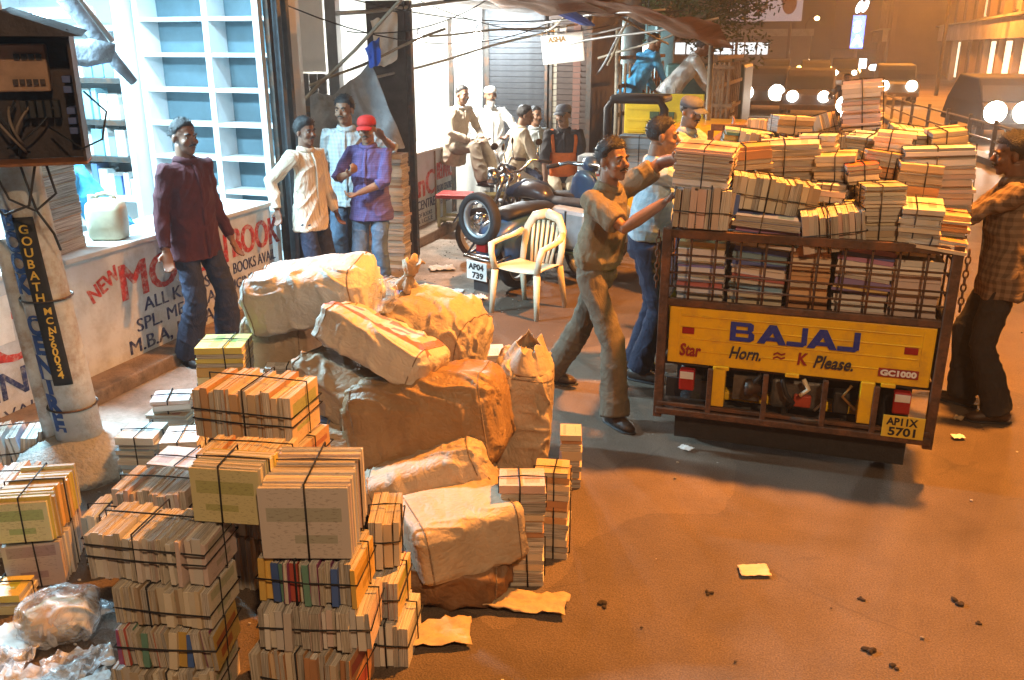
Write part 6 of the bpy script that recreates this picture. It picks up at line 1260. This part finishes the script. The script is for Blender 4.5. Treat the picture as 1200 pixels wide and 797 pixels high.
def heap_sacks():
    sack('big white sack lying on top of the heap', (-2.38, 3.86, .955), (.66, .44, .30), (4, -8, 10), SK_WHITE, 1.3, .42, 5.2, 1.0, ears=True)
    sack('carton shaped tan sack under the big white sack', (-2.60, 3.86, .68), (.36, .32, .27), (0, 2, 14), SK_TAN, 2.2, .28, 9, .55, ears=False)
    sack('printed sack with red bands lying across the heap', (-1.84, 3.55, .83), (.60, .36, .20), (-14, 20, -4), SK_PRINT, 3.7, .42, 5.0, .8)
    sack('plump cream sack with a gathered neck at the back of the heap', (-1.84, 4.15, .66), (.56, .50, .50), (0, 10, -6), SK_CREAM, 4.1, .62, 3.2, 1.4, ears=False, tie=(-.20, 0, .26))
    sack('small tan sack under the printed sack', (-2.06, 3.52, .60), (.46, .30, .24), (0, 16, -14), SK_TAN, 5.5, .5, 4.5, .9)
    sack('large shiny brown sack in the middle of the heap', (-1.60, 3.55, .48), (.74, .52, .46), (-10, -10, 12), SK_BROWN, 6.4, .40, 5.0, 1.0, flat=.5)
    sack('tall upright cream sack standing at the right of the heap', (-1.30, 4.02, .33), (.68, .42, .34), (0, -84, 14), SK_CREAM, 7.9, .55, 5.5, 1.25, ears=False, taper=.12, tie=None)
    sack('cream sack slanting down the front of the heap', (-1.47, 3.26, .28), (.58, .34, .34), (-6, -22, 22), SK_CREAM, 8.8, .42, 6, .8)
    sack('box shaped cream sack at the front of the heap', (-1.23, 3.00, .262), (.46, .40, .25), (-4, -6, 40), SK_CREAM, 9.6, .26, 10, .5)
    sack('flattened dark brown sack at the bottom of the heap', (-1.33, 3.00, .09), (.62, .46, .19), (0, 0, 16), SK_DARK, 10.3, .5, 4, 1.2, ears=False)
    sack('dark brown sack under the plump cream sack at the back', (-1.95, 3.95, .22), (.80, .60, .42), (0, 0, 10), SK_DARK, 11.4, .5, 4, 1.0, ears=False)
    sack('bulky tan sack low in the heap beside the blue plastic', (-2.05, 3.50, .24), (.62, .52, .44), (0, 0, 0), SK_TAN, 12.4, .5, 4, 1.0, ears=False)
    sack('tan sack on the ground under the carton shaped sack', (-2.52, 3.98, .27), (.56, .42, .50), (0, 0, 20), SK_TAN, 13.4, .5, 4, .9, ears=False)
    sack('blue plastic sack showing between the tower and the sacks', (-2.28, 3.42, .42), (.44, .30, .22), (0, 10, 20), M('blue_sack', (.05, .10, .22), .4, .3, 8, .3, 30), 14.2, .5, 4, 1.2, ears=False)
    # ragged mouth of the upright sack
    q = thing('sack_mouth', '', None); bpy.data.objects.remove(q)
    t = [o for o in bpy.data.objects if o.get('label', '').startswith('tall upright cream sack')][0]
    mb = MB(); rings = []
    for j in range(7):
        f = j / 6
        rings.append([Vector((.30 + .12 * f + .06 * f * noise.noise(Vector((math.cos(a) * 2, math.sin(a) * 2, 3))) + .04 * f * noise.noise(Vector((math.cos(a) * 5, math.sin(a) * 5, 7))), (.185 - .05 * f + .03 * f * math.sin(5 * a)) * math.cos(a), (.145 - .09 * f + .02 * f * math.cos(7 * a)) * math.sin(a))) for a in [k * 2 * math.pi / 40 for k in range(40)]])
    mb.loft(rings, cap=False); mb.build('ragged_mouth', SK_CREAM, t, smooth=True, solid=.003, sub=1)
heap_sacks()

def sheet_obj(name, label, cat, c, L, D, mat, seed, rz=0, amp=.03, group=None, edge=.12, n=16, curl=0, tilt=(0, 0)):
    r = random.Random(seed); P = []
    for i in range(n):
        row = []
        for j in range(n):
            u, v = -1 + 2 * j / (n - 1), -1 + 2 * i / (n - 1); k = 1 + edge * noise.noise(Vector((math.atan2(v, u) * 1.3, seed, 0)))
            z = amp * (noise.noise(Vector((u * 1.6 + seed, v * 1.6, 0))) * .6 + .8 * max(0, 1 - 2.5 * abs(noise.noise(Vector((u * 2.2, v * 2.2 + seed, 1))))) ** 2 + .5) * .6 + curl * (u * u) * .5
            row.append(Vector((u * L / 2 * k, v * D / 2 * k, max(.002, z + .006))))
        P.append(row)
    mb = MB(); mb.grid(P); o = mb.build(name, mat, smooth=True, solid=.0015, loc=c, rot=(tilt[0], tilt[1], rz)); tag(o, label, cat, group); return o

NEWS = M('newsprint', (.50, .52, .52), .8, .22, 40, .3, 60, dirt=(.30, .30, .32), dscale=12)
def litter():
    # clear bag with brown scraps
    t = sack('knotted clear plastic bag of brown scraps on the road', (-2.55, 2.16, .10), (.29, .21, .18), (0, -6, 32), PLAST, 21.3, .75, 2.6, 1.3, ears=False, name='plastic_bag', cat='plastic bag', group='litter on the road')
    mb = MB(); rings = []
    rr = random.Random(4)
    mb.ball((-.01, 0, -.01), (.125, .09, .075), 18, 12); mb.v = [tuple(Vector(v) * (1 + .28 * noise.noise(Vector(v) * 16))) for v in mb.v]; mb.build('paper_scraps', KRAFT, t, smooth=False)
    mb = MB(); mb.tube([(.15, 0, 0), (.19, .01, -.02), (.23, .02, -.05)], [(.05, .02), (.022, .012), (.05, .006)], 10); mb.build('twisted_neck', PLAST, t, smooth=True)
    sack('small clear plastic bag caught between the white and printed sacks', (-1.98, 3.86, .97), (.16, .12, .17), (0, 20, 0), PLAST, 25.1, .8, 2.4, 1.3, ears=False, name='plastic_bag', cat='plastic bag', group='litter on the road')
    for i, (x, y, l, d, rz, m, lab, amp) in enumerate((
        (-2.42, 1.86, .34, .22, 30, NEWS, 'crumpled newspaper at the bottom left of the picture', .07), (-2.22, 1.82, .36, .24, 62, NEWS, 'open newspaper sheet beside the front column at the bottom edge', .06), (-2.62, 1.92, .26, .20, 10, PLAST, 'crumpled clear wrapper near the newspapers', .08), (-2.70, 2.10, .24, .16, -20, WHITE, 'white card lying under the plastic bag', .02), (-2.34, 2.02, .24, .16, 48, PLAST, 'clear wrapper between the newspapers and the column', .07),
        (-1.22, 2.60, .34, .16, 25, KRAFT, 'torn brown paper on the road before the brown sack', .05), (-.92, 2.92, .34, .15, 10, KRAFT, 'torn brown paper sheet in front of the small stack', .04), (-.05, 3.46, .13, .085, 20, M('pale_paper', (.60, .50, .34), .85, .1), 'pale paper scrap lying on the open road', .012), (-.50, 4.60, .075, .05, -20, WHITE, 'flattened white packet on the road near the truck', .012),
        (-3.0, 7.30, .16, .10, 15, WHITE, 'white paper scrap on the pavement left of the scooter', .02), (-2.72, 7.12, .18, .12, 40, WHITE, 'white plastic scrap on the ground under the scooter plate', .04), (-3.45, 8.05, .26, .18, 30, NEWS, 'grey paper sheet on the pavement by the tall stack', .03), (-2.05, 2.12, .06, .04, 10, WHITE, 'white paper bit left of the front column', .01), (-2.14, 2.20, .05, .05, 60, WHITE, 'second white paper bit left of the front column', .01), (-2.9, 6.4, .12, .08, 20, NEWS, 'grey scrap lying before the row of colourful books', .02),
        (.98, 5.25, .07, .05, 20, WHITE, 'white scrap beside the right corner of the truck', .015), (1.02, 5.55, .07, .05, 70, KRAFT, 'brown scrap near the plaid man', .015), (.26, 2.66, .04, .03, 20, KRAFT, 'tiny orange scrap at the bottom of the open road', .008), (-.42, 5.0, .0, .0, 0, KRAFT, '', 0))):
        if l: sheet_obj('paper_scrap', lab, 'litter', (x, y, .004 if x > -3.3 else .010), l, d, m, i * 1.7 + 3, R_(rz), amp, 'litter on the road')
    # dark clods
    for i, (x, y, s, lab) in enumerate(((-.62, 3.02, .016, 'dark clod on the road right of the small stack'), (-.22, 3.24, .012, 'small dark clod left of the pale paper scrap'), (.38, 3.40, .011, 'tiny dark clod right of the pale paper scrap'), (.76, 3.50, .018, 'dark clod at the right of the open road'), (.82, 3.38, .009, 'tiny clod beside the right hand clod'), (.40, 3.06, .018, 'dark twiggy clod at the lower right of the road'), (.48, 2.99, .012, 'small clod beside the twiggy one'))):
        mb = MB()
        for k in range(3): mb.ball((s * .8 * math.sin(k * 2.2 + i), s * .8 * math.cos(k * 2.6 + i), s * .3), (s * (1 - .2 * k), s * .7, s * .42), 9, 6)
        mb.v = [tuple(Vector(v) * (1 + .35 * noise.noise(Vector(v) * 60 + Vector((i, 0, 0))))) for v in mb.v]; mb.v = [(a, b, max(0, c)) for a, b, c in mb.v]
        tag(mb.build('clod', M('clod_dark', (.035, .026, .02), .95, .3, 40), loc=(x, y, .002)), lab, 'clod', 'dark clods on the road')
    rr = random.Random(77); mb = MB()
    for k in range(900):
        a = rr.random()
        if a < .55: x, y = rr.uniform(-3.9, -2.2), rr.uniform(4.6, 10)
        elif a < .8: x, y = rr.uniform(-3.6, -1.6), rr.uniform(1.7, 4.6)
        else: x, y = rr.uniform(-1, 4), rr.uniform(2.2, 9)
        s = rr.uniform(.003, .011); mb.ball((x, y, .006 + s * .2), (s, s * rr.uniform(.5, 1), s * .5), 5, 3, rr.randrange(3))
    o = mb.build('grit', [M('grit_grey', (.22, .20, .18), .95), M('grit_pale', (.5, .47, .42), .95), M('grit_dark', (.06, .05, .045), .95)]); tag(o, 'scattered grit and paper crumbs over the road and pavement', 'grit', None, 'stuff')
litter()
# ================================================================== beyond: railing, traffic, buildings, tree, lamps
def street_lamp(label, base, arm, h, power, real=True, col=SODIUM, size=.16, spot=None, aim=(0, 0, 0)):
    t = thing('street_lamp', label, 'street lamp', base, 0, 'sodium street lamps'); ax, ay = arm
    mb = MB(); mb.tube([(0, 0, 0), (0, 0, h * .5), (0, 0, h - .4), (ax * .3, ay * .3, h + .05), (ax, ay, h + .18)], [.09, .075, .06, .045, .035], 12); mb.build('mast', STEELD, t, smooth=True)
    mb = MB(); mb.tube([(ax * .85, ay * .85, h + .19), (ax, ay, h + .17), (ax * 1.15, ay * 1.15, h + .15)], [(.06, .04), (.14, .08), (.06, .04)], 12); mb.build('lamp_head', ALU, t, smooth=True)
    mb = MB(); mb.ball((ax, ay, h + .07), (.10, .10, .06) if real else (.22, .22, .18), 12, 8); mb.build('bulb', M('sodium_glow', (1, .7, .3), .4, 0, emit=((1, .62, .22), 45)), t, smooth=True)
    if power: lamp('sodium_source', 'SPOT' if spot else 'POINT', (base[0] + ax, base[1] + ay, h - .08), power, col, size, rot=aim, spot=spot)
street_lamp('tall sodium street lamp reaching over the loaded truck', (3.3, 5.0, 0), (-2.2, .75), 6.4, 6600, spot=104, aim=(0, R_(-2), 0))
street_lamp('sodium street lamp at the roadside behind the viewer', (3.4, -2.6, 0), (-1.3, .5), 6.4, 1500, True, (1.0, .62, .33))
street_lamp('distant orange street lamp above the traffic', (-1.6, 90, 0), (.9, 0), 4.5, 0, False)
street_lamp('sodium street lamp over the far carriageway', (5.6, 27, 0), (-.9, 0), 6.5, 8000)
street_lamp('sodium street lamp farther along the far carriageway', (5.2, 46, 0), (-.9, 0), 7.0, 12000)

def railing():
    pts = [(4.6, 9.0), (4.1, 13.5), (3.55, 17.8), (3.1, 21.0), (2.42, 26.0), (1.9, 32), (1.5, 40), (1.1, 50)]
    t = thing('road_railing', 'low steel railing along the middle of the road', 'railing', (0, 0, 0)); rm = M('railing_steel', (.22, .20, .18), .6, .2, 8, metal=.3)
    P = []
    for (x0, y0), (x1, y1) in zip(pts, pts[1:]):
        n = max(1, int((y1 - y0) / 1.35))
        for k in range(n): P.append((x0 + (x1 - x0) * k / n, y0 + (y1 - y0) * k / n))
    for i, (x, y) in enumerate(P):
        mb = MB(); mb.bb(x - .035, x + .035, y - .035, y + .035, .12, .82); mb.build('post', rm, t)
        if i + 1 < len(P):
            x1, y1 = P[i + 1]
            for z in (.42, .72): mb = MB(); mb.tube([(x, y, z), (x1, y1, z)], .022, 6); mb.build('rail', rm, t)
    mb = MB(); L = []
    for x, y in P: L.append([(x - .16, y, 0.004), (x - .16, y, .12), (x + .16, y, .12), (x + .16, y, 0.004)])
    mb.grid([[Vector(p) for p in r] for r in L]); struct(mb.build('kerb', CONC))
railing()

HEADL = M('headlight_glow', (1, 1, 1), .3, 0, emit=((1, .93, .78), 22)); HEADS = M('headlight_soft', (1, 1, 1), .3, 0, emit=((1, .9, .7), 30))
def far_vehicle(kind, label, loc, rz, col, lights, glow=HEADL, power=0, w=1.6, h=1.5, ln=3.6, lr=.10):
    t = thing(kind, label, kind.replace('_', ' '), loc, rz, 'oncoming traffic with headlights lit')
    bm = M('body_' + col[0], col[1], .75, .15, 6, spec=.2); gl = M('windscreen', (.02, .025, .03), .3, .1)
    # front faces local -y
    prof = [(0, .35), (0, h * .52), (ln * .18 if kind != 'bus' else .02, h * .60), (ln * .32 if kind != 'bus' else .10, h * .97), (ln * .75 if kind != 'bus' else ln, h), (ln * .97, h * .62), (ln, .35)]
    mb = MB(); mb.loft([[Vector((s * w / 2 * (1 if z < h * .6 else .88), y, z)) for y, z in prof] for s in (-1, 1)]); mb.build('body', bm, t, bevel=.05)
    a, b = prof[2], prof[3]; mb = MB(); mb.add([Vector((-w * .42, a[0] - .015, a[1] + .03)), Vector((w * .42, a[0] - .015, a[1] + .03)), Vector((w * .38, b[0] - .03, b[1] - .06)), Vector((-w * .38, b[0] - .03, b[1] - .06))], [(0, 1, 2, 3)]); mb.build('windscreen', gl, t, solid=.01)
    mb = MB(); mb.bb(-w / 2, w / 2, -.08, .0, .32, .48); mb.build('bumper', STEELD, t, bevel=.02)
    for s in lights: mb = MB(); mb.ball((s, -.05, .72), (lr, .05, lr), 14, 8); mb.build('headlight', glow, t, smooth=True)
    for s in (-1, 1):
        for y in (ln * .2, ln * .8): wheel(t, (s * (w / 2 - .12), y, .30), .30, .18)
    if power:
        for s in lights[:2]:
            c, sn = math.cos(rz), math.sin(rz); lamp('headlight_source', 'SPOT', (loc[0] + s * c + .12 * sn, loc[1] + s * sn - .12 * c - .1, .74), power, (1, .92, .78), .08, (R_(88), 0, rz + math.pi), spot=70)
    return t
far_vehicle('car', 'oncoming car with glaring headlights at the right beyond the railing', (4.55, 23.5, 0), R_(8), ('silver', (.02, .02, .022)), (-.62, .0, .62), power=900, w=1.7, h=1.5, lr=.25)
far_vehicle('car', 'second glaring car at the right edge beyond the railing', (6.6, 27.0, 0), R_(6), ('silver', (.02, .02, .022)), (-.6, .6), w=1.7, h=1.5, lr=.25)
def bike(label, loc, rz):
    t = motorcycle(label, loc, rz, M('tank_red', (.2, .03, .02), .3, .2), False); t['group'] = 'oncoming traffic with headlights lit'
    mb = MB(); mb.ball((0, 1.30, .94), (.20, .04, .20), 14, 8); mb.build('headlight', HEADL, t, smooth=True); return t
bike('oncoming motorcycle with one bright headlight behind the book tower', (.62, 22.6, .0), R_(180))
person('rider in dark jacket on the oncoming motorcycle', (.62, 22.2, 0), (0, -1), 1.70, shirt=CHAR, trousers=BLKT, hair='short', vox=.016, pelvis=(0, 0, -.12), legs=(((.18, .25, .30), (.3, 1, .4)), ((-.18, .25, .30), (-.3, 1, .4))), arms=(((.34, .42, 1.05), (.6, -.4, -.5)), ((-.34, .42, 1.05), (-.6, -.4, -.5))), group='oncoming traffic with headlights lit')
far_vehicle('car', 'far oncoming car with bright headlights left of centre', (-1.75, 31, 0), R_(-2), ('grey', (.03, .03, .03)), (-.5, .5), lr=.26)
far_vehicle('car', 'far oncoming car with bright headlights just right of the first', (-.25, 29, 0), R_(-1), ('dark', (.05, .05, .06)), (-.45, .45), lr=.17)
far_vehicle('car', 'small far car with dimmer lights near the railing', (2.9, 38, 0), 0, ('white', (.08, .08, .08)), (-.5, .5), HEADS, lr=.2)
for i, (x, y) in enumerate(((-4.2, 46), (-2.3, 52), (-.2, 48), (1.4, 56))):
    far_vehicle('car', ['leftmost tiny car in the far traffic', 'second tiny car in the far traffic', 'third tiny car in the far traffic', 'rightmost tiny car in the far traffic'][i], (x, y, 0), 0, ('grey', (.03, .03, .03)), (-.5, .5), HEADS, lr=.13)
rr = random.Random(31); 
for i in range(14):
    x = -5 + i * .62 + rr.uniform(-.2, .2); mb = MB(); mb.ball((0, 0, 0), .16, 8, 6); o = mb.build('far_light', HEADS if i % 3 else M('amber_glow', (1, .6, .2), .4, 0, emit=((1, .5, .12), 14)), smooth=True, loc=(x, 62, rr.uniform(.5, 1.2)))
    tag(o, ['first', 'second', 'third', 'fourth', 'fifth', 'sixth', 'seventh', 'eighth', 'ninth', 'tenth', 'eleventh', 'twelfth', 'thirteenth', 'fourteenth'][i] + ' tiny light from the left in the far traffic row', 'light', 'far points of light')

def building(label, x, y0, y1, h, floors, bay, wall, pil, seed, lit):
    t = thing('building', label, 'building', (x, (y0 + y1) / 2, 0)); rr = random.Random(seed); hl = (y1 - y0) / 2
    def P(n, a, m, par=None, **k): mb = MB(); mb.bb(*a); return mb.build(n, m, par or t, **k)
    P('wall', (0, 8, -hl, hl, 0, h), wall)
    n = int(2 * hl / bay); fh = (h - 3.2) / floors
    P('sign_band', (-.9, -.5, -hl, hl, 2.5, 3.4), M('sign_band', (.36, .33, .30), .7, .3, .8)); P('canopy', (-1.1, .0, -hl, hl, 3.4, 3.5), CONC)
    gl = M('night_glass', (.05, .06, .07), .15, .2)
    for k in range(n + 1): P('pilaster', (-.35, .0, -hl + k * bay - .3, -hl + k * bay + .3, 0, h), pil)
    for f in range(floors):
        z = 3.5 + f * fh; P('balcony_band', (-.30, -.002, -hl, hl, z + fh * .72, z + fh), M('band_plaster', (.24, .19, .15), .8, .25, .8))
        for k in range(n):
            y = -hl + k * bay; m = lit if rr.random() < .14 else gl
            w = P('window', (-.05, -.001, y + .8, y + bay - .8, z + .25, z + fh * .70), m)
            P('mullion', (-.12, -.051, y + bay / 2 - .05, y + bay / 2 + .05, z + .25, z + fh * .70), pil, w)
            if rr.random() < .6: P('shutter_panel', (-.16, -.052, y + .85, y + bay * .48, z + .3, z + fh * .66), M('pink_grey_shutter', (.30, .23, .20), .8, .25, 1), w)
    for k in range(n):
        y = -hl + k * bay; P('shopfront', (-.04, -.001, y + .5, y + bay - .5, .2, 2.4), M('shop_glow', (.8, .8, .7), .5, .2, 1, emit=((1, .85, .6), 1.6)) if rr.random() < .35 else gl)
WALLB = M('far_wall', (.20, .155, .12), .85, .3, .5, .2, 6); LITW = M('lit_window', (.8, .7, .5), .5, 0, emit=((1, .75, .4), .9))
building('long arcaded building with tall pilasters across the road', 8.6, 22, 72, 15, 4, 4.2, WALLB, M('far_pilaster', (.26, .20, .16), .85, .2, .5), 5, LITW)
building('brownish tower block at the end of the arcaded building', 5.4, 80, 96, 24, 6, 4.0, M('far_wall_dark', (.15, .10, .075), .85, .3, .4), M('far_pilaster_dark', (.20, .13, .10), .85, .2, .5), 8, LITW)

def distance():
    t = thing('low_building', 'long low building with a strip of lit windows at the end of the road', 'building', (-9.5, 86, 0))
    def P(n, a, m, par=None, **k): mb = MB(); mb.bb(*a); return mb.build(n, m, par or t, **k)
    P('wall', (-9, 8.5, 0, 8, 0, 3.6), M('grey_far_wall', (.16, .15, .14), .85, .2, .4)); P('parapet', (-9.2, 8.7, -.25, -.002, 3.0, 3.6), CONC)
    wm = M('strip_window', (.9, .95, .95), .5, 0, emit=((.80, .95, 1), 1.6))
    for k in range(9): P('lit_window', (-4.4 + k * 1.05, -3.5 + k * 1.05, -.05, -.002, 1.45, 2.45), wm)
    t = thing('dark_block', 'dark apartment block behind the billboard', 'building', (-14, 110, 0)); P('wall', (-16, 15, 0, 10, 0, 12), M('black_far_wall', (.06, .05, .045), .9, .3, .3))
    for k in range(8): P('window', (-14 + 3.6 * k, -12.8 + 3.6 * k, -.06, -.002, 7, 8.6), MATS['night_glass'])
    # billboard with a plain portrait shape
    t = thing('billboard', 'pale grey billboard with a portrait high above the far road', 'billboard', (-5.0, 84, 0))
    P('board', (-3.0, 3.1, 0, .15, 4.2, 7.0), M('billboard_grey', (.36, .34, .36), .7, .15, .6, emit=((.8, .75, .85), .30)))  # weak emission in the board material stands in for light falling on it
    for x in (-2.2, 2.2): P('leg', (x - .12, x + .12, .16, .4, 0, 4.6), STEELD)
    mb = MB(); mb.ball((2.0, -.02, 5.6), (.60, .03, .85), 16, 10); mb.build('portrait_face', M('poster_skin', (.36, .17, .13), .7, .15, 2), t, smooth=True); mb = MB(); mb.ball((1.9, .005, 6.1), (.72, .03, .62), 16, 10); mb.build('portrait_hair', M('poster_dark', (.06, .04, .04), .7, .1), t, smooth=True)
    for x, z, w, m in ((-1.6, 4.9, .5, 'poster_red'), (-.1, 4.9, .6, 'poster_red'), (-1.5, 5.6, .5, 'poster_grey'), (.1, 5.3, .5, 'poster_grey')): P('printed_block', (x - w, x + w * .2, -.03, -.002, z, z + .3), M(m, (.34, .12, .12) if 'red' in m else (.22, .2, .26), .7, .2))
    # vertical neon sign
    t = thing('neon_sign', 'vertical blue neon sign on the tower across the far road', 'neon sign', (2.3, 70, 0)); P('mast', (-.1, .1, .1, .3, 0, 5.2), STEELD)
    bl = M('neon_blue', (.1, .2, .9), .5, 0, emit=((.10, .22, 1), 4)); wh = M('neon_white', (1, 1, 1), .5, 0, emit=((.9, .95, 1), 9))
    P('sign_box', (-.42, .42, 0, .09, 2.0, 4.2), bl)
    for k, ch in enumerate('SA'): lettering(ch, 'lettering', wh, t, (-.30, -.02, 3.15 - k * .95), (1, 0, 0), (0, 0, 1), .95, 0, .04, .01)
    mb = MB(); mb.ball((-.1, 0, 4.75), (.20, .05, .42), 12, 8, rot=Matrix.Rotation(.35, 3, 'Y')); mb.build('white_flame', wh, t, smooth=True); mb = MB(); mb.ball((.28, 0, 4.80), (.18, .05, .42), 12, 8, rot=Matrix.Rotation(.35, 3, 'Y')); mb.build('white_flame', wh, t, smooth=True)
    for i, (x, z, w, h) in enumerate(((-.8, .55, .9, .75), (.5, .75, .45, .6), (1.4, .6, .6, .4))): mb = MB(); mb.bb(-w / 2, w / 2, 0, .1, 0, h); tag(mb.build('shop_sign', wh if i == 1 else M('neon_cyan', (.6, .9, 1), .5, 0, emit=((.45, .8, 1), 6)), loc=(2.2 + x, 66, z)), ['cyan lit shop sign under the neon sign', 'white lit shop sign under the neon sign', 'pale blue lit shop sign near the tower'][i], 'sign', 'far lit shop signs')
distance()

def tree():
    t = thing('tree', 'leafy street tree lit orange above the yellow lorry', 'tree', (-2.95, 17.0, 0)); rr = random.Random(41); V = Vector
    mb = MB(); mb.tube([(0, 0, 0), (.05, 0, 1.0), (-.03, .05, 1.9), (.1, 0, 2.7), (.5, 0, 3.6)], [.2, .16, .14, .11, .05], 10); mb.build('trunk', WOOD, t, smooth=True)
    cl = []
    for k in range(9):
        a = k * 2.1; e = V((.55 + 1.35 * math.cos(a) * rr.uniform(.5, 1), .9 * math.sin(a), 3.2 + rr.uniform(-.75, 1.3))); s = V((.05, 0, 2.0 + .1 * k * .6)); m_ = s.lerp(e, .5) + V((0, 0, .2))
        mb = MB(); mb.tube([s, m_, e], [.07, .045, .015], 7); mb.build('limb', WOOD, t, smooth=True); cl += [e, m_.lerp(e, .5)]
    cl += [V((rr.uniform(-1.3, 2.0), rr.uniform(-.9, .9), rr.uniform(2.1, 4.8))) for _ in range(60)]
    mb = MB()
    for c in cl:
        R0 = rr.uniform(.28, .5)
        for k in range(150):
            d = V((rr.gauss(0, 1), rr.gauss(0, 1), rr.gauss(0, .8))); d = d.normalized() * R0 * rr.random() ** .45; p = c + d; s = rr.uniform(.035, .07)
            u = V((rr.gauss(0, 1), rr.gauss(0, 1), rr.gauss(0, .5))).normalized(); w = u.orthogonal().normalized() * s * .42
            mb.add([p - u * s, p + w, p + u * s, p - w], [(0, 1, 2, 3)], rr.randrange(3))
    mb.build('crown', [M('leaf_green', (.07, .10, .03), .6, .2), M('leaf_olive', (.11, .11, .035), .6, .2), M('leaf_dark', (.04, .06, .02), .6, .2)], t)
tree()

def haze():
    m = bpy.data.materials.new('haze_air'); m.use_nodes = True; N = m.node_tree.nodes; N.remove(N['Principled BSDF'])
    v = N.new('ShaderNodeVolumePrincipled'); v.inputs['Color'].default_value = (.92, .92, .95, 1); v.inputs['Density'].default_value = .0032; v.inputs['Anisotropy'].default_value = .55
    m.node_tree.links.new(v.outputs[0], N['Material Output'].inputs['Volume'])
    mb = MB(); mb.bb(-70, 60, -12, 135, -1, 30); o = mb.build('haze', m); tag(o, 'smoky night air hanging over the whole street', 'haze', None, 'stuff')
haze()
